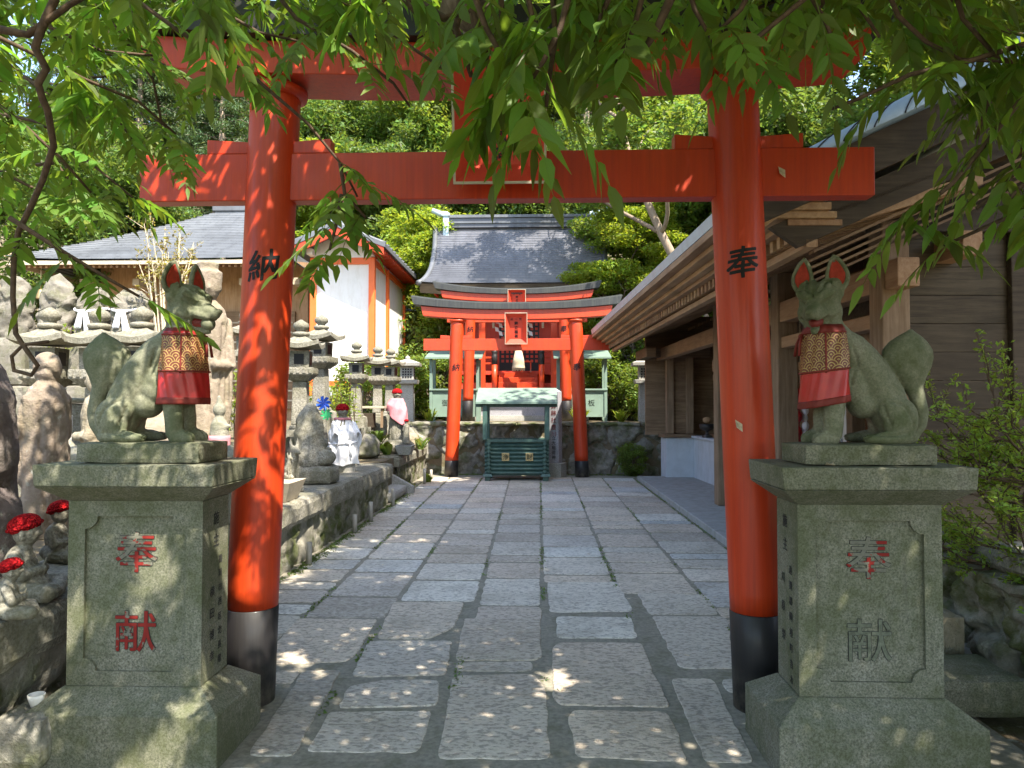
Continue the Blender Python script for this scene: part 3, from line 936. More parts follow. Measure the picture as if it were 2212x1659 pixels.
def letters(name, chars, size, pitch, mat, parent, place, bold=0.0, depth=0.0, slices=0, brush=0.0):
    """a vertical column of characters as one mesh; place(x, z, d) gives the point (x across, z up from the top character's centre, d outwards)"""
    vs, fs = [], []
    for k, ch in enumerate(chars):
        if ch == ' ': continue
        me = text_mesh(ch, size, bold, depth, slices)
        o = len(vs)
        xs = [v.co.x for v in me.vertices]; zs = [v.co.y for v in me.vertices]
        cx, cz = (max(xs) + min(xs)) / 2, (max(zs) + min(zs)) / 2
        shifts = [(0, 0)] if not bold else [(0, 0), (bold, bold * .6), (-bold, -bold * .6), (bold * .5, -bold), (-bold * .5, bold)]
        for q, (ax, az) in enumerate(shifts):              # a thicker stroke: the character laid down a few times, each a hair prouder
            o = len(vs)
            for v in me.vertices:
                x, z = v.co.x - cx + ax, v.co.y - cz + az
                if brush:
                    z += x * 0.14
                    x += brush * size * math.sin(z / size * 5.0 + k) * 0.5
                vs.append(tuple(place(x, z - k * pitch, v.co.z + q * 0.0003)))
            fs += [tuple(i + o for i in p.vertices) for p in me.polygons]
        bpy.data.meshes.remove(me)
    me = bpy.data.meshes.new(name)
    me.from_pydata(vs, [], fs)
    me.update()
    return link(name, me, mat, parent)


def sheet(name, fn, na, nb, mat, parent=None, uv=None, thick=0.003, smooth=True):
    g = G()
    g.v = [tuple(fn(i / (na - 1), j / (nb - 1))) for j in range(nb) for i in range(na)]
    g.f = [(j * na + i, j * na + i + 1, (j + 1) * na + i + 1, (j + 1) * na + i) for j in range(nb - 1) for i in range(na - 1)]
    me = g.mesh(name)
    if uv:
        lay = me.uv_layers.new(name='UVMap')
        for lp in me.loops:
            i = lp.vertex_index
            lay.data[lp.index].uv = uv((i % na) / (na - 1), (i // na) / (nb - 1))
    o = link(name, me, mat, parent, smooth)
    if thick:
        s = o.modifiers.new('thickness', 'SOLIDIFY')
        s.thickness = thick
        s.offset = 0
    return o


# ------------------------------------------------------------------ shrine gates
def splay_frame(w, h, d, a, M4):
    """splayed picture-frame boards around a sunken panel"""
    g = G()
    t = 0.012
    o = [(-w / 2, -h / 2), (w / 2, -h / 2), (w / 2, h / 2), (-w / 2, h / 2)]
    i = [(-w / 2 + a, -h / 2 + a), (w / 2 - a, -h / 2 + a), (w / 2 - a, h / 2 - a), (-w / 2 + a, h / 2 - a)]
    for k in range(4):
        p, q = o[k], o[(k + 1) % 4]
        r, s = i[(k + 1) % 4], i[k]
        pts = [(p[0], -d, p[1]), (q[0], -d, q[1]), (r[0], 0, r[1]), (s[0], 0, s[1]), (p[0] * 1.0, -d + t * 2, p[1]), (q[0], -d + t * 2, q[1]), (r[0], t, r[1]), (s[0], t, s[1])]
        g.hexa([M4 @ Vector(x) for x in pts])
    return g


def torii(label, loc, hb, ht, r, z_tie, h_tie, x_tie, z_lin, h_lin, x_lin, h_cap, x_cap, rise, base_h, plaque, zchar, cs, y_lin=0.16, d_tie=0.05, txt=('納', '奉'), plaque_scale=1.0, capmat='black_worn_sunlit'):
    T = thing('torii_gate', label, 'torii gate', loc)
    lean = lambda z: hb + (ht - hb) * z / z_lin
    for s, ch in ((-1, txt[0]), (1, txt[1])):
        rings = []
        for k in range(26):
            z = base_h + (z_lin - base_h) * k / 25
            x = s * lean(z)
            rings.append([(x + r * math.cos(a * math.pi / 20), r * math.sin(a * math.pi / 20), z) for a in range(40)])
        pil = G().loft(rings).build('pillar', MT['red'], T, True)
        rings = [[(s * lean(z) + rr * math.cos(a * math.pi / 20), rr * math.sin(a * math.pi / 20), z) for a in range(40)] for z, rr in ((-0.02, r + 0.004), (base_h - 0.006, r + 0.003), (base_h, r - 0.004))]
        G().loft(rings).build('base_band', MT['black'], pil, True)
        xc = s * lean(zchar)
        yw = -1 if True else 1
        def place(x, z, d, xc=xc, s=s):
            a = (x + xoff) / r
            return (s * lean(zchar + z) + (r + 0.0016 + d) * math.sin(a), -(r + 0.0016 + d) * math.cos(a), zchar + z)
        xoff = -0.02 * s * r / 0.128
        letters('lettering', ch, cs, cs, MT['ink'], pil, place, cs * 0.018, 0, 18, 0.05)
        # collar under the lintel
        xt = s * ht
        G().lathe([(r + 0.0, -0.05), (r + 0.03, -0.04), (r + 0.035, -0.004), (r + 0.02, -0.002)], 36, (xt, 0, z_lin)).build('capital', MT['red'], T, True)
        for q in (-1, 1):
            x0 = s * lean(z_tie) + q * (r * 0.8)
            x1 = x0 + q * (0.22 if r > 0.1 else 0.18)
            zt = z_tie + h_tie + 0.003
            a, b = (x0, zt + 0.062), (x1, zt + 0.075)
            poly = [(x0, zt), (x1, zt), (x1, zt + 0.075), (x0, zt + 0.06)]
            if q < 0: poly = poly[::-1]
            G().prism(poly, -d_tie * 0.8, d_tie * 0.8).build('wedge', MT['red'], T, bevel=0.004)
    G().box(-x_tie, -d_tie, z_tie, x_tie, d_tie, z_tie + h_tie).build('tie_beam', MT['red'], T, bevel=0.005)

    def arched(x_half, y0, y1, z0, h, h_end, rise, slant, peak, name, mat):
        rings = []
        n = 33
        for k in range(n):
            t = -1 + 2 * k / (n - 1)
            up = rise * abs(t) ** 2.4
            hh = h + (h_end - h) * abs(t) ** 2
            xb, xt_ = t * x_half, t * (x_half + slant)
            rings.append([(xb, y0, z0 + up), (xb, y1, z0 + up), (xt_, y1, z0 + up + hh), (xt_, (y0 + y1) / 2, z0 + up + hh + peak), (xt_, y0, z0 + up + hh)])
        return G().loft(rings).build(name, mat, T, bevel=0.004)
    arched(x_lin, -y_lin, y_lin, z_lin, h_lin, h_lin, rise * 0.75, 0.05, 0.0, 'lintel', MT['red'])
    arched(x_cap, -y_lin - 0.06, y_lin + 0.06, z_lin + h_lin + 0.002, h_cap, h_cap * 1.35, rise, 0.06, 0.05, 'top_lintel', MT[capmat])
    if plaque:
        pw, ph, pz, tilt = plaque
        M4 = Matrix.Translation((0.0, -d_tie - 0.05, pz)) @ Matrix.Rotation(tilt, 4, 'X') @ Matrix.Translation((0, 0, ph / 2))
        a = pw * 0.20
        pn = G().box(-pw / 2 + a - 0.005, 0.001, -ph / 2 + a - 0.005, pw / 2 - a + 0.005, 0.02, ph / 2 - a + 0.005, M4).build('plaque', MT['red_dark'], T)
        splay_frame(pw, ph, 0.09 * plaque_scale, a, M4).build('frame', MT['red_dark'], pn)
        g = G()
        f = 0.012
        for bx in ((-pw / 2 - f, -ph / 2 - f, pw / 2 + f, -ph / 2), (-pw / 2 - f, ph / 2, pw / 2 + f, ph / 2 + f), (-pw / 2 - f, -ph / 2, -pw / 2, ph / 2), (pw / 2, -ph / 2, pw / 2 + f, ph / 2)):
            g.box(bx[0], -0.09 * plaque_scale - 0.003, bx[1], bx[2], -0.09 * plaque_scale + 0.03, bx[3], M4)
        g.build('rim', MT['wood_pale'], pn)
        ih = ph - 2 * a
        c = ih * 0.165
        letters('lettering', '鉾立稲荷', c, ih * 0.2, MT['ink'], pn, lambda x, z, d: M4 @ Vector((x, -0.002 - d, ih * 0.5 - ih * 0.27 + z)), c * 0.03)
        for k, ch in enumerate('正一位'):
            letters('lettering', ch, c * 0.72, c, MT['ink'], pn, lambda x, z, d, k=k: M4 @ Vector((x + (k - 1) * c * 1.15, -0.002 - d, ih * 0.5 - ih * 0.085 + z)), c * 0.02)
    return T


torii('large vermilion torii gate nearest the camera, standing between the two fox pedestals under hanging leaves', (-0.180, 3.78, 0), 1.287, 1.172, 0.126,
      2.543, 0.243, 1.861, 3.131, 0.165, 1.77, 0.15, 1.92, 0.085, 0.48, (0.43, 0.57, 2.61, R(13)), 2.20, 0.165, 0.16, 0.05, capmat='black')
torii('front one of the two smaller vermilion toriis before the shrine, astride the green offering box', (-0.43, 15.6, 0), 1.37, 1.24, 0.14,
      2.645, 0.245, 1.95, 3.29, 0.20, 1.95, 0.125, 2.14, 0.11, 0.345, (0.44, 0.63, 2.79, R(12)), 2.29, 0.17, 0.15, 0.055)
torii('rear one of the two smaller vermilion toriis, on the terrace directly before the shrine stairs', (-0.47, 17.6, 1.1), 1.18, 1.10, 0.125,
      2.36, 0.2, 1.66, 2.84, 0.17, 1.76, 0.115, 1.93, 0.14, 0.5, (0.40, 0.5, 2.62, R(12)), 2.19, 0.16, 0.14, 0.05)

# ------------------------------------------------------------------ pedestals
def mk_worn(name, thr):
    m = M(name)
    n = m.noise(13, 4, 0.6)
    st = m.noise(70, 3)
    g = m.mix((0.10, 0.10, 0.075), (0.21, 0.205, 0.16), st)
    col = m.mix(g, (0.22, 0.020, 0.015), m.ramp(n, [(thr, 0.0), (thr + 0.03, 1.0)]))
    return m.done(col, 0.8, 0.25)


MT['worn_red'] = mk_worn('worn red paint in carving', 0.44)
MT['worn_more'] = mk_worn('mostly lost paint in carving', 0.485)


def pedestal(label, loc, side, cols, mats):
    T = thing('stone_pedestal', label, 'pedestal', loc)
    bw, bd, w, d = 0.822, 0.49, 0.585, 0.27
    G().frus((0, 0), bw, bd, -0.03, bw, bd, 0.222).build('base', MT['granite'], T, bevel=0.006)
    G().frus((0, 0), bw - 0.004, bd - 0.004, 0.220, w + 0.012, d + 0.012, 0.302).build('base_slope', MT['granite'], T, bevel=0.004)
    z0, z1 = 0.303, 1.088
    b = G().box(-w / 2, -d / 2 + 0.016, z0, w / 2, d / 2, z1).build('body', MT['granite'], T, bevel=0.004)
    # raised border with scooped corners round a sunken panel
    H = z1 - z0
    ix, iz0, iz1, c = w / 2 - 0.072, 0.06, H - 0.065, 0.055
    inner, outer = [], []
    for sx, sz in ((1, -1), (1, 1), (-1, 1), (-1, -1)):
        cx, cz = sx * ix, iz1 if sz > 0 else iz0
        pts = []
        for k in range(9):
            a = math.pi / 2 * k / 8
            pts.append((cx - sx * c * math.cos(a), cz - sz * c * math.sin(a)))      # scooped quarter circle
        if (sx, sz) in ((1, 1), (-1, -1)): pts = pts[::-1]
        for k, (px, pz) in enumerate(pts):
            onx = (k < 4) if (sx, sz) in ((1, -1), (-1, 1)) else (k > 4)
            q = (px, (H if sz > 0 else 0)) if onx else ((sx * w / 2), pz)
            if k == 4: q = (sx * w / 2, H if sz > 0 else 0)
            inner.append((px, pz)); outer.append(q)
    n = len(inner)
    y0, y1 = -d / 2, -d / 2 + 0.017
    g = G()
    g.v = [(x, y0, z0 + z) for x, z in outer] + [(x, y0, z0 + z) for x, z in inner] + [(x, y1, z0 + z) for x, z in inner] + [(x, y1, z0 + z) for x, z in outer]
    for i in range(n):
        j = (i + 1) % n
        g.f += [(i, j, n + j, n + i), (n + i, n + j, 2 * n + j, 2 * n + i), (j, i, 3 * n + i, 3 * n + j)]
    g.build('panel_border', MT['granite'], b)
    cap = G().frus((0, 0), w + 0.004, d + 0.004, 1.089, 0.772, 0.475, 1.158)
    cap.frus((0, 0), 0.76, 0.48, 1.159, 0.777, 0.48, 1.25)
    cap.build('cap', MT['granite'], T, bevel=0.006)
    for ch, zc, m in (('奉', 0.868, mats[0]), ('献', 0.53, mats[1])):
        letters('dark_outline', ch, 0.185, 0.2, MT['carve_dark'], b, lambda x, z, dd: (x * 1.05, -d / 2 + 0.0152 - dd, zc + z), 0.0034)  # flat dark outline paints the shade of an engraved edge
        letters('carved_character', ch, 0.185, 0.2, MT[m], b, lambda x, z, dd: (x * 1.05, -d / 2 + 0.0128 - dd, zc + z), 0.0008)
    for txt, yy, zt, sz, pit in cols:
        letters('inscription', txt, sz, pit, MT['carve_dark'], b, lambda x, z, dd: (side * (w / 2 + 0.0012 + dd), yy + side * x, zt + z), 0.0008)
    return T


pedestal('sun-dappled granite pedestal with two red carved characters, under the jewel-holding fox on the left', (-1.722, 3.29, 0), 1,
         [('施主', 0.0, 1.0, 0.062, 0.098), ('福岡市西区北長尾', 0.045, 0.81, 0.038, 0.064), ('横田博幸', -0.035, 0.68, 0.048, 0.094)], ('worn_red', 'worn_red'))
pedestal('shaded granite pedestal with red only on its upper character, under the fox facing left', (1.370, 3.27, 0), -1,
         [('施主', 0.02, 1.0, 0.06, 0.1), ('遠賀郡岡垣町吉木', -0.045, 0.80, 0.04, 0.066), ('川原栄', 0.05, 0.75, 0.048, 0.125)], ('worn_more', 'carve'))


# ------------------------------------------------------------------ fox statues
def fox(label, loc, sx, yaw, pitch, jewel, bib_label, sag):
    T = thing('fox_statue', label, 'fox statue', loc)
    S = 0.000573

    def P(X, Y, w=0.0):
        return Vector((sx * (X - 560) * S, w, (1410 - Y) * S))
    rough_box(G(), -0.268, -0.155, -0.088, 0.268, 0.155, 0.0, 0.003, (14, 8, 4), 3).build('plinth', MT['granite'], T)
    g = G()
    # trunk
    bk = [(270, 1285, 120, 0.085), (300, 1190, 140, 0.095), (350, 1080, 152, 0.097), (405, 980, 152, 0.095), (460, 885, 146, 0.090), (520, 800, 138, 0.086), (585, 725, 130, 0.082), (640, 690, 125, 0.080)]
    for (X, Y, rr, rw), (X2, Y2, r2, w2) in zip(bk, bk[1:]):
        for t in (0, 0.33, 0.66):
            g.ell(P(X + (X2 - X) * t, Y + (Y2 - Y) * t), ((rr + (r2 - rr) * t) * S, rw + (w2 - rw) * t, (rr + (r2 - rr) * t) * S * 1.05), None, 24, 16)
    for X, Y, rx, ry, rw in ((690, 760, 108, 140, 0.072), (705, 850, 106, 140, 0.070), (712, 950, 100, 140, 0.068), (704, 1040, 90, 110, 0.064), (600, 930, 150, 150, 0.078), (560, 1010, 130, 130, 0.076), (500, 1110, 120, 120, 0.074)):
        g.ell(P(X, Y), (rx * S, rw, ry * S), None, 24, 16)
    g.chain([P(650, 690), P(730, 610), P(800, 520)], [0.076, 0.072, 0.072], 20)            # neck
    for w in (-1, 1):
        g.ell(P(285, 1240, w * 0.072), (125 * S, 0.050, 165 * S), Matrix.Rotation(sx * R(-8), 3, 'Y'), 20, 14)      # haunch
        g.ell(P(345, 1165, w * 0.074), (100 * S, 0.044, 110 * S), None, 18, 12)
        g.cap(P(250, 1365, w * 0.090), P(440, 1370, w * 0.095), 0.030, 0.028, 14)        # hind foot
        g.ell(P(500, 1372, w * 0.098), (85 * S, 0.034, 40 * S), None, 16, 10)
        g.chain([P(718, 930, w * 0.042), P(742, 1090, w * 0.052), P(758, 1230, w * 0.059), P(765, 1340, w * 0.060)], [0.044, 0.046, 0.041, 0.038], 16)   # fore leg
        g.ell(P(728, 1245, w * 0.060), (44 * S, 0.028, 46 * S), None, 12, 8)
        g.cap(P(780, 1372, w * 0.062), P(880, 1378, w * 0.064), 0.036, 0.029, 14)
        g.ell(P(845, 1350, w * 0.063), (60 * S, 0.03, 38 * S), None, 14, 10)
    # tail: rises behind the back and swells into a pointed bulb
    tp = [(150, 1380, 46, 42), (118, 1290, 52, 46), (130, 1180, 56, 48), (165, 1070, 60, 50), (200, 985, 78, 60), (218, 910, 122, 78), (228, 840, 168, 94), (234, 770, 190, 102), (234, 710, 182, 98), (228, 655, 142, 80), (218, 610, 86, 52), (208, 575, 34, 24), (202, 552, 8, 7)]
    rings = []
    for X, Y, rx, rw in tp:
        c = P(X - 66 * min(1, (1400 - Y) / 250), Y, 0.0)
        rings.append([c + Vector((sx * rx * S * math.cos(a * math.pi / 10), rw * S * math.sin(a * math.pi / 10), 0)) for a in range(20)])
    if sx < 0: rings = [r[::-1] for r in rings]
    g.loft(rings)
    g.cap(P(150, 1370), P(260, 1370), 0.03, 0.04, 12)
    # head
    HM = Matrix.Translation(P(812, 368)) @ Matrix.Rotation(sx * R(yaw), 4, 'Z') @ Matrix.Rotation(sx * R(pitch), 4, 'Y')

    def Hd(f, s, h):
        return HM @ Vector((sx * f, s, h))
    Hr = Matrix.Rotation(sx * R(yaw), 3, 'Z') @ Matrix.Rotation(sx * R(pitch), 3, 'Y')
    g.ell(Hd(-0.005, 0, 0.012), (0.092, 0.084, 0.084), Hr, 24, 16)
    g.ell(Hd(-0.02, 0, -0.045), (0.088, 0.086, 0.062), Hr, 22, 14)
    g.cap(Hd(-0.02, 0, -0.05), P(765, 560), 0.072, 0.074, 18)
    for s in (-1, 1):
        g.ell(Hd(0.005, s * 0.046, -0.036), (0.066, 0.046, 0.056), Hr, 16, 12)
        g.cap(Hd(0.086, s * 0.018, 0.034), Hd(0.045, s * 0.066, 0.058), 0.013, 0.012, 10)            # brow
        g.cap(Hd(0.085, s * 0.036, -0.030), Hd(0.135, s * 0.020, -0.040), 0.022, 0.017, 10)          # lip
    g.cap(Hd(0.035, 0, 0.0), Hd(0.160, 0, -0.024), 0.056, 0.025, 18)                                 # muzzle
    g.ell(Hd(0.184, 0, -0.014), (0.014, 0.017, 0.013), Hr, 12, 8)                                   # nose
    g.cap(Hd(-0.01, 0, -0.082), Hd(0.125, 0, -0.102), 0.046, 0.015, 16)                              # jaw
    ears = []
    for s in (-1, 1):
        base, tip = Vector((-0.028, s * 0.064, 0.058)), Vector((-0.040, s * 0.060, 0.200))
        ax = (tip - base)
        face = Vector((0.93, s * 0.12, 0.05)).normalized()                                           # ear opening looks forwards and a little out
        wd = ax.cross(face).normalized()
        face = wd.cross(ax).normalized()
        if face.x < 0: face = -face
        prof = [(0.0, 0.026), (0.12, 0.036), (0.28, 0.043), (0.45, 0.042), (0.62, 0.034), (0.78, 0.023), (0.9, 0.012), (1.0, 0.001)]
        if wd.y * s < 0: wd = -wd
        L = [base + ax * t - wd * a * 0.72 for t, a in prof]
        Rr = [base + ax * t + wd * a * 1.18 for t, a in prof]
        outline = L + Rr[::-1][1:]
        tm = lambda v: Hd(v.x, v.y, v.z)
        g.tube([tm(v) for v in outline], [0.0105] * len(outline), 8)
        rings = []
        for t, a in prof:
            c = base + ax * t - face * 0.014 + wd * a * 0.22
            a2, b2 = max(a, 0.004), 0.012
            ring = [tm(c + wd * a2 * math.cos(k * math.pi / 6) + face * b2 * math.sin(k * math.pi / 6)) for k in range(12)]
            rings.append(ring)
        test = (Vector(rings[0][3]) - Vector(rings[0][0])).cross(Vector(rings[0][6]) - Vector(rings[0][0])).dot(Vector(rings[1][0]) - Vector(rings[0][0]))
        if test < 0: rings = [r[::-1] for r in rings]
        g.loft(rings)
        g.cap(tm(base - ax * 0.12), tm(base + ax * 0.12), 0.034, 0.026, 10)
        ears.append([[tm(base + ax * (0.10 + 0.80 * t) + wd * a * (0.74 * q + 0.20) + face * (0.0065 - 0.006 * (1 - q * q))) for q in (-1, -0.6, -0.2, 0.2, 0.6, 1)] for t, a in prof])

    # carved lines
    lines = []
    toes = []
    for w in (-1, 1):
        for k in (-1, 0, 1):
            toes.append([P(965, 1400, w * 0.064 + k * 0.014), P(915, 1352, w * 0.064 + k * 0.014), P(860, 1325, w * 0.064 + k * 0.012)])
            toes.append([P(600, 1400, w * 0.10 + k * 0.015), P(555, 1350, w * 0.10 + k * 0.015), P(500, 1330, w * 0.10 + k * 0.013)])
        lines.append([P(180, 1390, w * 0.13), P(215, 1240, w * 0.135), P(290, 1110, w * 0.135), P(395, 1060, w * 0.13)])
        lines.append([P(470, 1130, w * 0.12), P(440, 1220, w * 0.13), P(400, 1310, w * 0.13)])
        lines.append([P(655, 1100, w * 0.09), P(640, 950, w * 0.095), P(600, 840, w * 0.09), P(620, 700, w * 0.085)])
        lines.append([P(260, 1330, w * 0.13), P(420, 1335, w * 0.13), P(480, 1330, w * 0.12)])
        lines.append([Hd(0.045, s_ * 1.0, 0) if False else Hd(0.098, w * 0.028, 0.004), Hd(0.075, w * 0.055, 0.012), Hd(0.045, w * 0.082, 0.030)])     # closed eye
        lines.append([Hd(0.10, w * 0.052, -0.066), Hd(0.055, w * 0.078, -0.062), Hd(0.030, w * 0.088, -0.046)])          # mouth corner
    ridges = []
    for w in (-1, -0.38, 0.38, 1):
        ridges.append([Hd(0.090, w * 0.026, 0.040), Hd(0.066, w * 0.044, 0.075), Hd(0.02, w * 0.058, 0.10), Hd(-0.03, w * 0.05, 0.10)])
    for w in (-1, 1):
        ridges.append([Hd(0.095, w * 0.020, 0.022), Hd(0.075, w * 0.055, 0.036), Hd(0.045, w * 0.080, 0.052)])

    def fn(co, no):
        co = groove(co, no, lines, 0.0065, 0.009)
        co = groove(co, no, toes, 0.0055, 0.010)
        co = groove(co, no, ridges, 0.0085, -0.011)
        co = co + no * (0.0011 * fbm(co * 38, 4, 3))[:, None]
        co[:, 2] = np.maximum(co[:, 2], -0.004)
        return co
    blend(g, 'body', MT['fox'], T, 0.0056, 9, fn)
    for rows in ears:
        e = G()
        nb = len(rows[0])
        e.v = [tuple(p) for r in rows for p in r]
        e.f = [(j * nb + i, j * nb + i + 1, (j + 1) * nb + i + 1, (j + 1) * nb + i) for j in range(len(rows) - 1) for i in range(nb - 1)]
        e.build('inner_ear', MT['ear_red'], T, True).modifiers.new('thickness', 'SOLIDIFY').thickness = 0.004
    G().cap(Hd(0.02, 0, -0.066), Hd(0.10, 0, -0.070), 0.050, 0.022, 14).build('mouth', MT['cloth_maroon'], T, True)
    if jewel:
        G().ell(Hd(0.122, 0.0, -0.070), 0.031, None, 18, 12).build('jewel', MT['fox'], T, True)

    # bib
    B = thing('cloth_bib', bib_label, 'bib', loc)
    rnd = random.Random(3 if jewel else 8)
    ph = [rnd.uniform(0, 6.28) for _ in range(6)]
    uc = (772 - 560) * S

    def wrap(t, z, extra=0.0):
        a = (t * 2 - 1) * R(128)
        k = max(0.0, min(1.0, (0.50 - z) / 0.32))
        ru, rw = 0.084 + 0.018 * k ** 0.6 + extra, 0.080 + 0.028 * k ** 0.5 + extra
        f = 0.007 * k * (math.sin(a * 3 + ph[0]) + 0.7 * math.sin(a * 7 + ph[1] + 9 * z)) + 0.0025 * math.sin(a * 13 + ph[2] + 30 * z)
        ca, sa = math.cos(a), math.sin(a)
        ex = 0.9
        x = (ru + f) * math.copysign(abs(ca) ** ex, ca)
        y = (rw + f) * math.copysign(abs(sa) ** ex, sa)
        dz = sag * (x / 0.1)
        return Vector((sx * (uc + x), y, z + dz * k))
    per = 0.058
    amax = R(128) * 0.105 / per
    sheet('gold_panel', lambda i, j: wrap(i, 0.305 + 0.165 * j, 0.003), 90, 26, MT['brocade'], B, lambda i, j: ((i * 2 - 1) * amax * 1.15 + 40, (0.165 * j) / per + 20.03))
    sheet('red_panel', lambda i, j: wrap(i, 0.185 + 0.30 * j, -0.001), 90, 30, MT['cloth_red'], B)
    sheet('sheer_hem', lambda i, j: wrap(i, 0.165 + 0.03 * j, 0.0005), 90, 5, MT['cloth_maroon'], B)
    g = G()
    for z in (0.470, 0.310):
        pts = [wrap(0.02 + 0.96 * k / 60, z, 0.006) for k in range(61)]
        g.tube(pts, 0.0045, 6)
    g.tube([wrap(0.22, 0.30 + 0.17 * k / 6, 0.005) for k in range(7)], 0.004, 6)
    g.build('piping', MT['cloth_maroon'], B, True)
    g = G()
    rings = []
    for k in range(3):
        zz = 0.468 + 0.034 * k / 2
        rings.append([wrap(i / 48 * 0.98 + 0.01, zz, 0.004 - 0.012 * k / 2) for i in range(49)])
    g.loft(rings, cap=False, closed=False)
    o = g.build('collar', MT['cloth_maroon'], B, True)
    o.modifiers.new('thickness', 'SOLIDIFY').thickness = 0.004
    # hanging ties
    g = G()
    p = wrap(0.5 - sx * 0.0, 0.46, 0.012)
    for dy in (0.012, -0.012):
        g.tube([p + Vector((0, dy, 0)), p + Vector((sx * 0.012, dy * 1.6, -0.03)), p + Vector((sx * 0.018, dy * 2.2, -0.085))], [0.005, 0.006, 0.007], 6)
    g.ell(p, 0.012)
    g.build('tie', MT['cloth_maroon'], B, True)
    return T


s_ = 0
fox('mossy stone fox with a round jewel in its mouth, sitting on the left pedestal', (-1.70, 3.27, 1.338), 1, -22, 4, True,
    'gold wave brocade bib with crimson lower cloth and pale hem, hung on the left fox', 0.0)
fox('mossy stone fox with bright red ears, turning its face forward on the right pedestal', (1.365, 3.25, 1.338), -1, -56, 12, False,
    'gold wave brocade bib with orange-red lower cloth, hung on the right fox', -0.02)
# ------------------------------------------------------------------ stepped curved roofs
def stepped_roof(fn, rows, nx, lip=0.022, rows_uv=0.5, width=1.0):
    """fn(s, t): s across -1..1, t from the eave (0) to the ridge (1); every row ends in a small lip"""
    g = G()
    lines, tv = [], []
    for r in range(rows):
        for t, up in ((r / rows, lip), ((r + 1) / rows, 0.0)):
            lines.append([Vector(fn(-1 + 2 * i / nx, t)) + Vector((0, 0, up)) for i in range(nx + 1)])
            tv.append((r + (0.04 if up else 0.96)) * rows_uv)
    n = nx + 1
    g.v = [tuple(p) for l in lines for p in l]
    g.f = [(j * n + i, j * n + i + 1, (j + 1) * n + i + 1, (j + 1) * n + i) for j in range(len(lines) - 1) for i in range(nx)]
    return g, [( (i / nx * 2 - 1) * width, tv[j]) for j in range(len(lines)) for i in range(n)]


def uv_mesh(g, uvs, name, mat, parent, smooth=False):
    me = g.mesh(name)
    lay = me.uv_layers.new(name='UVMap')
    for lp in me.loops:
        lay.data[lp.index].uv = uvs[lp.vertex_index]
    return link(name, me, mat, parent, smooth)


# ------------------------------------------------------------------ the shrine
sh = thing('shrine', 'red timber shrine with a sweeping grey shingled roof behind the two small toriis', 'shrine', (-0.5, 21.0, 1.1))
HW = lambda t: 2.36 + 0.22 * max(0, 1 - t / 0.42) ** 2 + 0.10 * max(0, (t - 0.5) / 0.5) ** 2
def rf(s, t):
    return (s * HW(t), -1.85 + 2.35 * t, 3.52 + 2.05 * t ** 1.28 + 0.05 * abs(s) ** 6 * (1 - t))
g, uv = stepped_roof(rf, 28, 36, 0.045, 0.5, 2.4)
roof = uv_mesh(g, uv, 'roof', MT['roof'], sh)
def rb(s, t):
    return (-s * HW(t), 2.85 - 2.35 * t, 3.52 + 2.05 * t ** 1.28)
g, uv = stepped_roof(rb, 16, 20, 0.03, 0.5, 2.4)
uv_mesh(g, uv, 'roof_back', MT['roof'], sh)
g = G()
for k in range(24):                                                   # rolled verge strips and the eave board
    pass
for s in (-1, 1):
    g.tube([Vector(rf(s, k / 20)) + Vector((0, 0, 0.0)) for k in range(21)], [0.075] * 21, 8)
g.build('verge', MT['roof_l'], roof, True)
g = G()
rings = []
for i in range(37):
    s = -1 + i / 18
    x, y, z = rf(s, 0)
    rings.append([(x * 0.99, y + 0.02, z + 0.02), (x * 0.985, y + 0.10, z - 0.24), (x * 0.985, y + 1.6, z - 0.02), (x * 0.99, y + 1.2, z + 0.10)])
G().loft([[p for p in r] for r in rings]).build('eave_board', MT['wood_dark'], roof)
rd = G().box(-2.03, 0.30, 5.52, 2.03, 0.70, 5.80).build('ridge', MT['roof'], sh, bevel=0.01)
g = G().box(-2.06, 0.25, 5.80, 2.06, 0.75, 5.88).box(-2.04, 0.26, 5.64, 2.04, 0.29, 5.68)
g.build('ridge_cap', MT['roof_l'], rd)
for s in (-1, 1):
    g = G().box(s * 2.03, 0.22, 5.12, s * 2.2, 0.78, 5.86).box(s * 2.01, 0.18, 5.84, s * 2.24, 0.82, 5.93)
    g.build('ridge_end', MT['copper'], sh, bevel=0.01)
    G().tube([(s * 2.1, 0.5, 5.95), (s * 2.3, 0.5, 5.97), (s * 2.55, 0.5, 6.08)], [0.09, 0.085, 0.07], 10).build('ridge_horn', MT['copper'], sh, True)
rough_box(G(), -1.72, -2.3, -0.02, 1.72, 1.8, 0.75, 0.003, (12, 10, 3), 71).build('granite_platform', MT['granite_smooth'], sh)
rough_box(G(), -1.8, -2.36, -0.02, 1.8, -2.2, 0.14, 0.003, (12, 2, 2), 72).build('platform_foot', MT['granite_grey'], sh)
for x in (-0.96, 0.96):
    pass
for x in (-0.95, 0.95):
    G().box(x - 0.085, -1.42, 0.75, x + 0.085, -1.25, 3.45).build('front_post', MT['red'], sh, bevel=0.008)
for x in (-1.5, 1.5):
    G().box(x - 0.09, -0.1, 0.75, x + 0.09, 0.08, 3.6).build('corner_post', MT['red_dark'], sh, bevel=0.008)
G().box(-1.5, -0.02, 0.75, 1.5, 1.5, 3.9).build('wall', MT['red_dark'], sh)
G().box(-1.7, -0.95, 1.22, 1.7, -0.03, 1.32).build('veranda', MT['red_dark'], sh, bevel=0.006)
G().box(-1.6, -0.9, 0.75, -0.6, -0.75, 1.0).box(0.6, -0.9, 0.75, 1.6, -0.75, 1.0).build('veranda_skirt', MT['red_dark'], sh)
st = G()
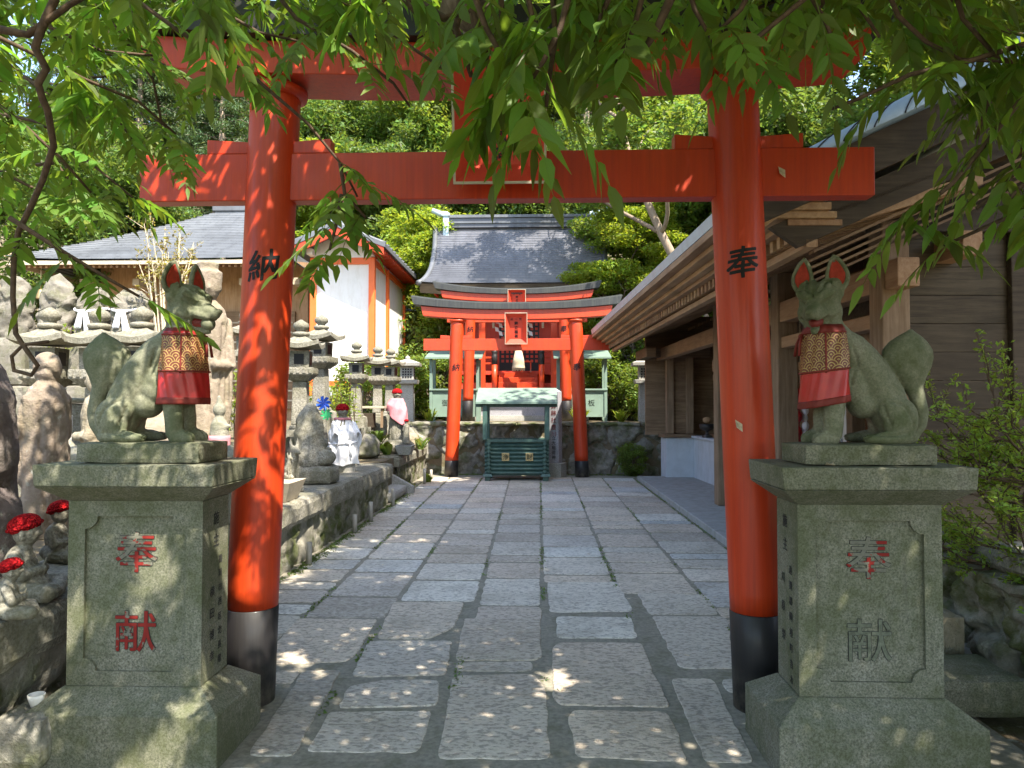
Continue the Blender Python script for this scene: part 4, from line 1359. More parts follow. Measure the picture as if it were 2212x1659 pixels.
for k in range(4):
    st.box(-0.52, -1.45 + 0.13 * k, 0.72 + 0.14 * k, 0.52, -0.93, 0.865 + 0.14 * k - 0.003 * k)
st.build('stairs', MT['red'], sh, bevel=0.006)
for x in (-0.62, 0.62):
    p = G().lathe([(0.075, 0), (0.075, 0.72)], 16, (x, -1.40, 0.75)).build('newel', MT['red'], sh, True)
    G().lathe([(0.079, 0.72), (0.079, 0.97), (0.062, 0.99), (0.084, 1.03), (0.075, 1.08), (0.01, 1.13)], 16, (x, -1.40, 0.75)).build('newel_cap', MT['black'], p, True)
for s in (-1, 1):
    g = G()
    for z in (1.5, 1.66, 1.82):
        g.box(s * 0.62, -0.92, z, s * 1.68, -0.88, z + 0.05)
    g.build('railing', MT['red'], sh, bevel=0.004)
dr = G().box(-0.56, -0.06, 1.33, 0.56, -0.025, 2.85).build('door', MT['black'], sh)
g = G()
for i in range(8):
    for j in range(9):
        x = -0.50 + i * 0.13 + (0.04 if i > 3 else 0)
        g.box(x, -0.068, 1.60 + j * 0.13, x + 0.075, -0.055, 1.675 + j * 0.13)
g.build('lattice_squares', MT['red_dark'], dr)
g = G().box(-1.9, -1.44, 3.36, 1.9, -1.24, 3.56).box(-1.75, -1.5, 3.56, 1.75, -1.2, 3.62)
g.build('eave_beam', MT['red_dark'], sh, bevel=0.006)
g = G()
for k in range(26):
    x = -2.3 + k * 4.6 / 25
    g.box(x - 0.03, -1.78, 3.44, x + 0.03, -0.05, 3.5)
g.build('rafters', MT['red_dark'], sh)
for s in (-1, 1):
    G().box(s * 1.5, -0.9, 1.32, s * 1.56, 0.0, 3.4).build('side_panel', MT['red_dark'], sh)
    G().tube([(s * 0.66, -1.2, 2.45), (s * 0.67, -1.2, 3.36)], 0.035, 8).build('hanging_cord', MT['straw'], sh, True)

bt = thing('bell_rope', 'thick straw bell rope with a flared tassel hanging before the shrine door', 'bell rope', (-0.48, 19.35, 2.45))
g = G().lathe([(0.165, 0.0), (0.17, 0.02), (0.13, 0.22), (0.085, 0.42), (0.075, 0.5)], 28)
for k in range(40):
    a = k * 2 * math.pi / 40
    g.tube([(0.16 * math.cos(a), 0.16 * math.sin(a), -0.02 - 0.02 * (k % 3)), (0.135 * math.cos(a), 0.135 * math.sin(a), 0.22), (0.08 * math.cos(a), 0.08 * math.sin(a), 0.45)], 0.011, 5)
g.build('tassel', MT['straw'], bt, True)
G().tube([(0.02 * math.sin(k), 0.02 * math.cos(k), 0.45 + k * 0.06) for k in range(20)], 0.045, 8).build('rope', MT['straw'], bt, True)
ot = thing('offering_stand', 'tiny red offering stand under the straw tassel at the top of the shrine stairs', 'stand', (-0.28, 19.8, 2.37))
g = G().box(-0.17, -0.1, 0.27, 0.17, 0.1, 0.30).box(-0.13, -0.08, 0, -0.10, -0.05, 0.27).box(0.10, -0.08, 0, 0.13, -0.05, 0.27).box(-0.13, 0.05, 0, -0.10, 0.08, 0.27).box(0.10, 0.05, 0, 0.13, 0.08, 0.27)
g.build('frame', MT['red'], ot)
for k, (px, lab) in enumerate(((1076, 'white zigzag paper streamer hanging left of the small plaque before the shrine'), (1141, 'white zigzag paper streamer hanging right of the small plaque before the shrine'))):
    p = at(px, 688, 17.9)
    g = G()
    x, z = 0, 0
    for j in range(4):
        w, h = 0.085, 0.13
        dx = (0.05 if j % 2 else -0.04)
        g.add([(x + dx - w / 2, j * 0.004, z), (x + dx + w / 2, j * 0.004, z - 0.03), (x + dx + w / 2 + 0.02, j * 0.004, z - h), (x + dx - w / 2 + 0.02, j * 0.004, z - h + 0.02)], [(0, 1, 2, 3)])
        z -= h * 0.75
    o = g.build('paper_streamer', MT['paper'])
    o.location = p
    o.modifiers.new('thickness', 'SOLIDIFY').thickness = 0.003
    tag(o, lab, 'paper streamer', 'paper streamers')
rope = G().tube([at(1030, 678, 17.9), at(1076, 686, 17.9), at(1110, 689, 17.9), at(1141, 686, 17.9), at(1190, 678, 17.9)], 0.03, 8)
tag(rope.build('straw_rope', MT['straw'], None, True), 'thin straw rope strung across the rear small torii, from which paper streamers hang', 'rope')

# green counters beside the shrine
for px, lab, ch, s in ((984, 'pale green counter booth with a small roof, left of the shrine', '御', -1), (1256, 'pale green counter booth with a small roof, right of the shrine', '板', 1)):
    T = thing('counter_booth', lab, 'booth', (at(px, 900, 18.1).x, 18.1, 1.1), 0, 'booths flanking the shrine')
    for x in (-0.56, 0.56):
        for y in (-0.28, 0.3):
            G().box(x - 0.035, y - 0.035, 0, x + 0.035, y + 0.035, 1.52).build('post', MT['patina'], T, bevel=0.004)
    pn = G().box(-0.522, -0.285, 0.12, 0.522, -0.265, 0.75).build('panel', MT['patina'], T)
    letters('lettering', ch, 0.17, 0.2, MT['carve_dark'], pn, lambda x, z, d: (s * 0.22 + x, -0.2865, 0.45 + z), 0.001)
    G().box(-0.60, -0.34, 0.75, 0.60, 0.3, 0.79).build('counter_top', MT['patina'], T, bevel=0.004)
    G().prism([(-0.5, 1.50), (0.5, 1.74), (0.5, 1.78), (-0.5, 1.54)][::-1], -0.68, 0.68, 'x').build('roof', MT['patina'], T)

# offertory box under its own little roof
ob = thing('offering_box', 'dark green log-cabin offering box with gold characters under a sage green roof on posts', 'offering box', (-0.40, 15.0, 0))
g = G()
for k in range(8):
    z = 0.16 + k * 0.078
    dia = lambda h, w: [(-w, 0), (0, -h), (w, 0), (0, h)]
    for y in (-0.28, 0.28):
        g.prism([(y + a, z + b) for a, b in dia(0.044, 0.044)], -0.63, 0.63, 'x')
    for x in (-0.55, 0.55):
        g.prism([(x + a, z + 0.039 + b) for a, b in dia(0.044, 0.044)][::1], -0.36, 0.36, 'y')
g.build('log_walls', MT['patina_dark'], ob)
G().box(-0.53, -0.27, 0.12, 0.53, 0.27, 0.78).build('core', MT['patina_dark'], ob)
for x in (-0.57, 0.57):
    for y in (-0.3, 0.3):
        g = G().box(x - 0.055, y - 0.055, 0.0, x + 0.055, y + 0.055, 0.10).frus((x, y), 0.2, 0.2, 0.10, 0.15, 0.15, 0.15)
        g.build('foot', MT['patina_dark'], ob)
g = G().box(-0.62, -0.35, 0.775, 0.62, -0.30, 0.825).box(-0.62, 0.30, 0.775, 0.62, 0.35, 0.825).box(-0.62, -0.30, 0.775, -0.56, 0.30, 0.825).box(0.56, -0.30, 0.775, 0.62, 0.30, 0.825)
for k in range(11):
    x = -0.5 + k * 0.1
    g.prism([(x - 0.02, 0.775), (x + 0.02, 0.775), (x, 0.815)], -0.30, 0.30, 'y')
g.build('grille', MT['patina_dark'], ob)
for x, ch in ((-0.22, '浄'), (0.25, '財')):
    pl = G().box(x - 0.075, -0.335, 0.40, x + 0.075, -0.318, 0.56).build('emblem', MT['gold'], ob, bevel=0.006)
    letters('lettering', ch, 0.12, 0.1, MT['patina_dark'], pl, lambda a, z, d: (x + a, -0.3365, 0.48 + z), 0.002)
for x in (-0.62, 0.60):
    G().box(x - 0.045, 0.32, 0.0, x + 0.045, 0.41, 1.62).build('roof_post', MT['patina_dark'], ob, bevel=0.005)
    G().box(x - 0.045, -0.42, 0.82, x + 0.045, -0.36, 1.50).build('roof_post', MT['patina_dark'], ob, bevel=0.005)
g = G().prism([(-0.5, 1.52), (0.2, 1.80), (0.9, 1.52), (0.9, 1.57), (0.2, 1.85), (-0.5, 1.57)][::-1], -0.80, 0.80, 'x')
g.build('roof', MT['patina'], ob, bevel=0.006)
G().box(-0.8, -0.3, 1.46, 0.8, -0.34, 1.54).build('roof_beam', MT['patina_dark'], ob)

# inscribed granite post
gp = thing('inscribed_post', 'slim granite post with carved and red characters behind the right of the offering box', 'stone post', (0.385, 15.55, 0), R(-22))
G().frus((0, 0), 0.36, 0.36, 0, 0.36, 0.36, 0.30).build('base', MT['granite_grey'], gp, bevel=0.01)
g = G().frus((0, 0), 0.215, 0.215, 0.30, 0.20, 0.20, 1.78).frus((0, 0), 0.20, 0.20, 1.78, 0.01, 0.01, 1.85)
sf = g.build('shaft', MT['granite_smooth'], gp, bevel=0.004)
letters('inscription', '鉾跡社豊川', 0.115, 0.145, MT['redink'], sf, lambda x, z, d: (x, -0.1085 + 0.005 * z, 1.48 + z), 0.001)
letters('inscription', '立大稲荷神', 0.09, 0.10, MT['carve_dark'], sf, lambda x, z, d: (x, -0.110 + 0.004 * z, 0.82 + z), 0.001)


# ------------------------------------------------------------------ stone lanterns
def lantern_square(label, loc, rz=0.0):
    T = thing('stone_lantern', label, 'stone lantern', loc, rz, 'square lanterns on the shrine terrace')
    b = G().frus((0, 0), 0.31, 0.31, 0, 0.28, 0.28, 0.86).build('shaft', MT['granite_grey'], T, bevel=0.012)
    letters('inscription', '献燈', 0.17, 0.32, MT['carve'], b, lambda x, z, d: (x, -0.1505 + 0.018 * (0.62 + z - 0.0), 0.66 + z), 0.004)
    G().frus((0, 0), 0.46, 0.46, 0.86, 0.50, 0.50, 0.95).build('platform', MT['granite_grey'], T, bevel=0.01)
    f = G().frus((0, 0), 0.30, 0.30, 0.95, 0.31, 0.31, 1.26)
    fb = f.build('fire_box', MT['granite_grey'], T, bevel=0.008)
    g = G()
    for i in range(4):
        for j in range(4):
            g.box(-0.105 + i * 0.058, -0.162, 0.995 + j * 0.058, -0.068 + i * 0.058, -0.150, 1.032 + j * 0.058)
            g.box(0.150, -0.105 + i * 0.058, 0.995 + j * 0.058, 0.162, -0.068 + i * 0.058, 1.032 + j * 0.058)
    g.build('dark_lattice_plates', MT['ink'], fb)  # black plates stand in for the dark inside the openings
    g = G().frus((0, 0), 0.58, 0.58, 1.26, 0.60, 0.60, 1.335).frus((0, 0), 0.60, 0.60, 1.336, 0.12, 0.12, 1.42)
    rf_ = g.build('roof', MT['granite_grey'], T, bevel=0.008)
    G().lathe([(0.05, 1.41), (0.06, 1.44), (0.05, 1.48), (0.01, 1.51)], 14).build('finial', MT['granite_grey'], rf_, True)


lantern_square('square granite lantern with lattice window, left of the shrine beside the green booth', (-2.95, 16.9, 1.12), R(4))
lantern_square('square granite lantern with lattice window, at the corner of the wooden hall on the right', (2.44, 16.9, 1.12), R(-3))


def old_lantern():
    T = thing('stone_lantern', '', 'stone lantern', (0, 0, 0), 0, 'old roofed lanterns on the left terrace')
    m = MT['granite_old']
    rough_box(G(), -0.19, -0.19, -0.32, 0.19, 0.19, 0.12, 0.008, (5, 5, 4), 81).build('base', m, T)
    g = G().frus((0, 0), 0.25, 0.25, 0.12, 0.22, 0.22, 0.17)
    g.frus((0, 0), 0.20, 0.20, 0.17, 0.17, 0.17, 0.72)
    g.build('shaft', m, T, bevel=0.015)
    g = G().frus((0, 0), 0.20, 0.20, 0.72, 0.36, 0.36, 0.80)
    g.frus((0, 0), 0.37, 0.37, 0.80, 0.37, 0.37, 0.89)
    for s in (-1, 1):
        for k in range(5):
            a = -0.15 + k * 0.075
            g.box(a - 0.022, s * 0.185, 0.815, a + 0.022, s * 0.193, 0.875)
            g.box(s * 0.185, a - 0.022, 0.815, s * 0.193, a + 0.022, 0.875)
    g.build('platform', m, T, bevel=0.008)
    fb = G().frus((0, 0), 0.24, 0.24, 0.89, 0.25, 0.25, 1.10).build('fire_box', m, T, bevel=0.008)
    g = G().box(-0.06, -0.126, 0.93, 0.06, -0.118, 1.06).box(0.118, -0.06, 0.93, 0.126, 0.06, 1.06)
    g.build('window', MT['ink'], fb)  # flat black plates painted as the dark within the fire box
    g = G()
    n = 17
    for top in (1, 0):
        for j in range(n):
            for i in range(n):
                x, y = -1 + 2 * i / (n - 1), -1 + 2 * j / (n - 1)
                m_ = max(abs(x), abs(y))
                cr = (abs(x) * abs(y)) ** 1.6
                z = 1.125 + (0.155 * (1 - m_) ** 1.35 + 0.055) * (1 if top else 0) + 0.055 * cr * m_
                g.v.append((x * 0.26, y * 0.26, z))
    N = n * n
    for j in range(n - 1):
        for i in range(n - 1):
            a = j * n + i
            g.f.append((a, a + 1, a + n + 1, a + n))
            g.f.append((N + a, N + a + n, N + a + n + 1, N + a + 1))
    rim = [i for i in range(n)] + [j * n + n - 1 for j in range(1, n)] + [(n - 1) * n + i for i in range(n - 2, -1, -1)] + [j * n for j in range(n - 2, 0, -1)]
    for a, b in zip(rim, rim[1:] + rim[:1]):
        g.f.append((b, a, N + a, N + b))
    rfo = g.build('roof', MT['granite_old'], T)
    G().lathe([(0.10, 1.29), (0.11, 1.315), (0.105, 1.335), (0.06, 1.345), (0.055, 1.36), (0.09, 1.385), (0.102, 1.415), (0.09, 1.45), (0.05, 1.475), (0.012, 1.50)], 16).build('finial', MT['granite_old'], T, True)
    return T


LN = old_lantern()
sp = [((-4.72, 7.05, 0.95), 0.05, 1.0, 'leftmost old stone lantern in the sunlit row, its roof over the bare monk statue'),
      ((-4.26, 7.1, 0.95), -0.1, 1.0, 'old stone lantern in the sunlit row between the leftmost one and the fox tail'),
      ((-3.78, 7.0, 0.95), 0.1, 1.0, 'old stone lantern in the sunlit row directly above the back of the left fox'),
      ((-4.6, 11.6, 1.42), 0.3, 1.05, 'old stone lantern seen in the gap between the left fox and the red pillar'),
      ((-2.98, 9.3, 1.08), 0.12, 1.0, 'front stone lantern of the pair half hidden by the left red pillar'),
      ((-3.1, 10.6, 1.30), -0.15, 1.0, 'rear stone lantern of the pair half hidden by the left red pillar'),
      ((-3.10, 12.7, 1.20), 0.08, 0.93, 'front stone lantern of the trio before the white hall'),
      ((-2.95, 13.7, 1.20), 0.2, 0.93, 'middle stone lantern of the trio before the white hall'),
      ((-2.95, 14.9, 1.22), -0.1, 0.95, 'rear stone lantern of the trio before the white hall')]
for k, (p, rz, s, lab) in enumerate(sp):
    o = LN if k == 0 else copy_tree(LN)
    o.location, o.rotation_euler, o.scale = p, (0, 0, rz), (s, s, s)
    o['label'] = lab

# ------------------------------------------------------------------ white hall with orange posts
wh = thing('white_hall', 'tall white plastered hall with orange posts and gabled tile roof beyond the lanterns', 'hall', (-4.74, 18.0, 1.1))
G().box(-0.72, 0.0, 0.9, 0.72, 4.2, 4.45).build('wall', MT['white'], wh)
rough_box(G(), -0.85, -0.12, -0.02, 0.85, 4.3, 0.62, 0.006, (10, 12, 4), 90).build('stone_base', MT['rock_pale'], wh)
G().box(-0.74, -0.03, 0.62, 0.74, 4.22, 0.9).build('base_wall', MT['plinth'], wh)
for x, y in ((-0.72, 0), (0.72, 0), (0.72, 1.7), (0.72, 4.2), (-0.72, 4.2)):
    G().box(x - 0.075, y - 0.075, 0.62, x + 0.075, y + 0.075, 4.0).build('post', MT['orange'], wh, bevel=0.006)
G().box(-0.72, -0.055, 3.84, 0.72, 0.04, 4.0).build('head_beam', MT['orange'], wh, bevel=0.005)
G().box(-0.72, -0.055, 0.86, 0.72, 0.04, 0.99).build('sill_beam', MT['orange'], wh, bevel=0.005)
G().box(0.68, -0.05, 3.84, 0.775, 4.2, 3.98).build('side_beam', MT['orange'], wh, bevel=0.005)
G().box(0.68, -0.05, 0.86, 0.775, 4.2, 0.97).build('side_sill', MT['orange'], wh, bevel=0.005)
def prof(x): return 4.62 - 0.56 * (abs(x) / 1.18) ** 1.0 + 0.05 * (abs(x) / 1.18) ** 3
g = G()
for s in (-1, 1):
    rings = []
    for k in range(13):
        x = s * 1.18 * k / 12
        z = prof(x)
        rings.append([(x, -0.72, z), (x, 5.0, z), (x, 5.0, z + 0.10), (x, -0.72, z + 0.10)])
    g.loft(rings)
rfo = g.build('roof', MT['roof_l'], wh)
g = G()
for s in (-1, 1):
    for k in range(13):
        x = s * (0.12 + 1.05 * k / 12)
        pass
    for j in range(15):
        y = -0.66 + j * 0.40
        g.tube([(s * 1.18 * k / 8, y, prof(1.18 * k / 8) + 0.105) for k in range(9)], 0.045, 6)
g.build('tile_rolls', MT['roof_l'], rfo, True)
G().box(-0.1, -0.78, 4.70, 0.1, 5.05, 4.84).build('ridge', MT['copper'], rfo, bevel=0.02)
g = G()
for s in (-1, 1):
    rings = []
    for k in range(13):
        x = s * 1.14 * k / 12
        z = prof(x)
        rings.append([(x, -0.70, z - 0.20), (x, -0.62, z - 0.20), (x, -0.62, z - 0.004), (x, -0.70, z - 0.004)])
    g.loft(rings)
g.build('bargeboard', MT['red'], wh)
G().prism([(-0.72, 4.0), (0.72, 4.0), (0.66, prof(0.66) - 0.004), (0, prof(0) - 0.02), (-0.66, prof(0.66) - 0.004)], -0.045, 0.0, 'y').build('gable', MT['white'], wh)
g = G()
for j in range(26):
    y = -0.6 + j * 0.2
    g.prism([(0.72, 4.06), (1.12, prof(1.12) - 0.11), (1.12, prof(1.12) - 0.03), (0.72, 4.24)], y, y + 0.075, 'y')
g.build('rafters', MT['red'], wh)
for x in (-0.72, 0.72):
    G().box(x - 0.07, -0.40, 4.02, x + 0.07, -0.02, 4.16).build('bracket', MT['white'], wh, bevel=0.005)

# ------------------------------------------------------------------ big hall on the left
lh = thing('temple_hall', 'broad timber hall with a pale grey hipped roof behind the statues on the left', 'hall', (-9.5, 18.0, 1.1))
zE, zR = 3.95, 6.3
ex0, ex1, ey0, ey1 = -3.6, 3.4, -0.2, 9.0
rx0, rx1, ry = -0.1, 1.2, 4.2
def slope(c00, c10, c11, c01, rows, nx, name, w):
    def f(s, t):
        a = Vector(c00).lerp(Vector(c10), (s + 1) / 2); b = Vector(c01).lerp(Vector(c11), (s + 1) / 2)
        p = a.lerp(b, t)
        p.z = zE + (zR - zE) * (t * 0.82 + 0.18 * t * t) + 0.10 * abs(s) ** 5 * (1 - t)
        return p
    g, uv = stepped_roof(f, rows, nx, 0.035, 0.5, w)
    return uv_mesh(g, uv, name, MT['roof_l'], lh)
slope((ex0, ey0, 0), (ex1, ey0, 0), (rx1, ry, 0), (rx0, ry, 0), 30, 16, 'roof', 4)
slope((ex0, ey1, 0), (ex0, ey0, 0), (rx0, ry, 0), (rx0, ry + 0.1, 0), 38, 12, 'roof_side', 4)
slope((ex1, ey0, 0), (ex1, ey1, 0), (rx1, ry + 0.1, 0), (rx1, ry, 0), 38, 12, 'roof_side', 4)
G().box(rx0 - 0.2, ry - 0.2, zR - 0.05, rx1 + 0.2, ry + 0.2, zR + 0.25).build('ridge', MT['roof_l'], lh, bevel=0.03)
g = G().box(ex0 + 0.04, ey0 + 0.03, zE - 0.10, ex1 - 0.04, ey0 + 0.10, zE + 0.0).box(ex0 + 0.04, ey0 + 0.1, zE - 0.10, ex0 + 0.1, ey1, zE)
g.build('fascia', MT['wood_pale'], lh)
g = G()
for k in range(46):
    x = ex0 + 0.2 + k * 0.148
    g.prism([(ey0 + 0.15, zE - 0.16), (1.7, zE + 0.15), (1.7, zE + 0.23), (ey0 + 0.15, zE - 0.08)][::-1], x, x + 0.06, 'x')
g.build('rafters', MT['wood_warm'], lh)
G().prism([(ey0 + 0.1, zE - 0.075), (3.0, zE + 0.45), (3.0, zE + 0.5), (ey0 + 0.1, zE - 0.025)][::-1], ex0 + 0.1, ex1 - 0.1, 'x').build('soffit', MT['wood_warm'], lh)
G().box(-2.3, 1.7, 0, 3.3, 6.5, 4.2).build('wall', MT['wood_warm'], lh)
for k in range(5):
    x = -2.3 + k * 1.4
    G().box(x - 0.11, 1.56, 0, x + 0.11, 1.78, 3.7).build('post', MT['wood_warm'], lh, bevel=0.01)
    G().box(x - 0.09, 0.9, 3.50, x + 0.09, 1.6, 3.68).build('beam_end', MT['wood_pale'], lh, bevel=0.01)
for k in range(4):
    x = -2.05 + k * 1.4
    d = G().box(x, 1.60, 0.3, x + 0.9, 1.69, 2.9).build('lattice_door', MT['wood'], lh)
    g = G()
    for j in range(9):
        g.box(x + 0.06, 1.585, 0.5 + j * 0.26, x + 0.84, 1.599, 0.54 + j * 0.26)
    g.build('lattice_bars', MT['wood_pale'], d)
bl = thing('hanging_bell', 'small brass bell hanging under the left eave of the timber hall', 'bell', tuple(at(88, 632, 18.0)))
G().lathe([(0.10, -0.16), (0.105, -0.14), (0.085, -0.05), (0.06, 0.05), (0.02, 0.09)], 16).tube([(0, 0, 0.08), (0, 0, 0.75)], 0.012, 5).build('bell_body', MT['gold'], bl, True)

# ------------------------------------------------------------------ wooden hall on the right
rh = thing('wooden_hall', 'weathered wooden worship hall with deep layered eaves along the right of the path', 'hall', (2.8, 6.0, 0), R(1.84))
EL, V0, V1 = -1.35, -0.85, 9.55
g = G()
# layered eave: three stepped boards below the roof edge
for k, (u0, u1, z0, z1) in enumerate(((-1.35, -0.85, 2.90, 2.965), (-1.26, -0.80, 2.845, 2.897), (-1.16, -0.75, 2.795, 2.842), (-1.08, -0.70, 2.75, 2.792))):
    g.box(u0, V0 + 0.03 * k, z0, u1, V1 - 0.02 * k, z1)
g.build('eave_layers', MT['wood_y'], rh, bevel=0.004)
g = G()
v = V0 + 0.12
while v < V1 - 0.1:
    g.prism([(-1.02, 2.66), (0.3, 3.05), (0.3, 3.13), (-1.02, 2.745)], v, v + 0.062, 'y')
    v += 0.15
g.build('rafters', MT['wood_y'], rh)
G().prism([(-0.9, 2.78), (1.2, 3.55), (1.2, 3.58), (-0.9, 2.81)], V0 + 0.1, V1 - 0.1, 'y').build('soffit', MT['wood'], rh)
G().prism([(-0.95, 2.60), (-0.87, 2.60), (-0.87, 2.655), (-0.95, 2.655)], V0 + 0.1, V1 - 0.1, 'y').build('eave_purlin', MT['wood_y'], rh)
# roof body
g = G().prism([(-1.35, 2.97), (3.6, 5.25), (8.0, 3.25), (8.0, 3.32), (3.6, 5.34), (-1.37, 3.06)], V0, V1, 'y')
rr = g.build('roof', MT['copper'], rh)
# rolled copper verge at the near end: bright curved strip with dark seams
g = G()
rings = []
n = 40
for k in range(n + 1):
    t = k / n
    u = -1.36 + 4.96 * t
    z = 2.96 + 2.30 * t
    h = 0.05 + 0.23 * min(1, t * 1.9)
    ring = []
    for j in range(9):
        a = math.pi / 2 * j / 8
        ring.append((u, V0 - 0.14 + h * 1.35 * (1 - math.cos(a)), z + 0.03 + h * math.sin(a)))
    rings.append(ring)
g.loft(rings, cap=False, closed=False)
vg = g.build('verge_roll', MT['copper'], rh, True)
g = G()
for k in range(1, 24):
    t = k / 24
    pts = []
    for j in range(11):
        f = j / 10
        tt = min(1, t + 0.050 * f ** 1.5 - 0.01)
        u = -1.36 + 4.96 * tt
        z = 2.96 + 2.30 * tt
        h = 0.05 + 0.23 * min(1, tt * 1.9)
        a = math.pi / 2 * f
        pts.append((u, V0 - 0.142 + h * 1.35 * (1 - math.cos(a)), z + 0.032 + h * math.sin(a)))
    g.tube(pts, 0.0055, 5)
g.build('verge_seams', MT['black'], vg, True)
G().prism([(-1.34, 2.72), (3.6, 4.93), (3.6, 5.27), (-1.36, 2.965)], V0 - 0.06, V0 + 0.02, 'y').build('bargeboard', MT['wood_dark'], rh)
G().prism([(-1.0, 2.60), (3.6, 4.65), (3.6, 4.92), (-1.2, 2.74)], V0 + 0.10, V0 + 0.16, 'y').build('inner_bargeboard', MT['wood_dark'], rh)
g = G()
for k in range(5):
    g.prism([(-0.86 + 0.02 * k, 2.58 - 0.045 * k), (3.6, 4.57 - 0.045 * k), (3.6, 4.59 - 0.045 * k), (-0.86 + 0.02 * k, 2.60 - 0.045 * k)], V0 + 0.2 + 0.11 * k, V0 + 0.28 + 0.11 * k, 'y')
g.build('soffit_battens', MT['wood'], rh)
# porch posts, beams and the planked end wall
for v in (0.0, 2.3, 4.7):
    G().box(-0.11, v - 0.11, 0.086, 0.11, v + 0.11, 2.95).build('post', MT['wood_v'], rh, bevel=0.012)
for v in (0.6, 3.07, 5.6):
    G().box(1.05, v - 0.08, 0.8, 1.21, v + 0.08, 3.3).build('inner_post', MT['wood_v'], rh, bevel=0.01)
    G().box(0.1, v - 0.06, 2.02, 1.1, v + 0.06, 2.2).build('cross_beam', MT['wood'], rh, bevel=0.006)
G().box(-0.085, -0.3, 2.40, 0.085, 9.2, 2.62).build('porch_beam', MT['wood_y'], rh, bevel=0.008)
G().box(-0.07, 0.1, 2.12, 0.07, 4.6, 2.24).build('porch_rail', MT['wood_y'], rh, bevel=0.008)
G().box(0.35, -0.4, 2.62, 0.5, 9.2, 2.80).build('purlin', MT['wood_y'], rh, bevel=0.008)
g = G()
for k in range(13):
    z = 0.12 + k * 0.225
    g.box(0.112, -0.025 + 0.002 * (k % 2), z, 4.4, 0.025, z + 0.2225)
g.build('end_wall', MT['wood_dark'], rh, bevel=0.004)
g = G()
for k in range(8):
    z = 3.05 + k * 0.225
    x0 = max(-0.3, (z + 0.22 - 3.05) / 0.46 - 0.5)
    g.box(x0, -0.02, z, 4.4, 0.03, z + 0.2225)
g.build('gable_boards', MT['wood_dark'], rh, bevel=0.004)
for x in (1.0, 2.3, 3.6):
    G().box(x - 0.08, -0.085, 0.05, x + 0.08, -0.027, 3.0).build('wall_post', MT['wood_dark'], rh, bevel=0.008)
G().box(-0.2, -0.1, 2.86, 4.4, -0.03, 3.05).build('wall_beam', MT['wood_dark'], rh, bevel=0.008)
G().box(0.98, 0.2, 2.22, 1.10, 8.8, 2.90).build('inner_wall_panel', MT['wood'], rh)
G().box(0.95, 0.15, 1.98, 1.14, 8.8, 2.10).build('inner_rail', MT['wood_y'], rh, bevel=0.006)
# far wing with its own plinth
G().box(0.02, 8.75, -0.02, 0.56, 9.3, 0.86).build('wing_plinth', MT['plinth'], rh, bevel=0.01)
G().box(-0.04, 8.70, 0.862, 0.60, 9.3, 0.93).build('wing_sill', MT['wood'], rh, bevel=0.006)
g = G()
for k in range(8):
    z = 0.935 + k * 0.205
    g.box(0.12, 8.86 + 0.002 * (k % 2), z, 0.56, 8.92, z + 0.2035)
g.build('wing_boards', MT['wood'], rh, bevel=0.004)
for u in (0.11, 0.5):
    G().box(u - 0.07, 8.78, 0.935, u + 0.07, 8.93, 2.58).build('wing_post', MT['wood_v'], rh, bevel=0.008)
G().box(-0.18, 8.74, 2.44, 0.9, 8.95, 2.62).build('wing_beam', MT['wood'], rh, bevel=0.01)
G().box(-0.5, 8.0, 2.40, -0.32, 9.2, 2.58).build('beam_end', MT['wood'], rh, bevel=0.01)
# inside: white low wall, back wall, ceiling ribs
G().box(0.55, 0.1, 0.05, 0.65, 8.75, 0.86).build('low_wall', MT['plinth'], rh, bevel=0.008)
G().box(0.50, 0.1, 0.862, 0.72, 8.75, 0.90).build('wall_cap', MT['plinth'], rh, bevel=0.006)
G().box(2.3, 0.03, 0.0, 2.4, 9.3, 4.4).build('back_wall', MT['wood'], rh)
G().box(-0.3, 9.2, 0.9, 4.4, 9.3, 3.3).build('far_wall', MT['wood'], rh)
g = G()
for k in range(32):
    v = 0.2 + k * 0.28
    g.prism([(0.5, 2.98), (2.3, 3.75), (2.3, 3.80), (0.5, 3.03)], v, v + 0.05, 'y')
g.build('ceiling_ribs', MT['wood_y'], rh)
G().box(0.75, 0.5, 0.9, 2.3, 8.6, 0.93).build('altar_shelf', MT['wood_warm'], rh)
# shutters with rounded white heads on the inner wall
g = G()
for k, v in enumerate((1.0, 1.65, 2.3, 4.0, 4.65)):
    pts = [(v - 0.26, 0.95), (v + 0.26, 0.95), (v + 0.26, 1.55)] + [(v + 0.26 * math.cos(a * math.pi / 12), 1.55 + 0.42 * math.sin(a * math.pi / 12)) for a in range(1, 12)] + [(v - 0.26, 1.55)]
    g.prism(pts, 1.5, 1.56, 'x')
g.build('arched_panel', MT['white'], rh)


def hall_pt(u, v, z):
    c, s = math.cos(R(1.84)), math.sin(R(1.84))
    return (2.8 + u * c - v * s, 6.0 + u * s + v * c, z)


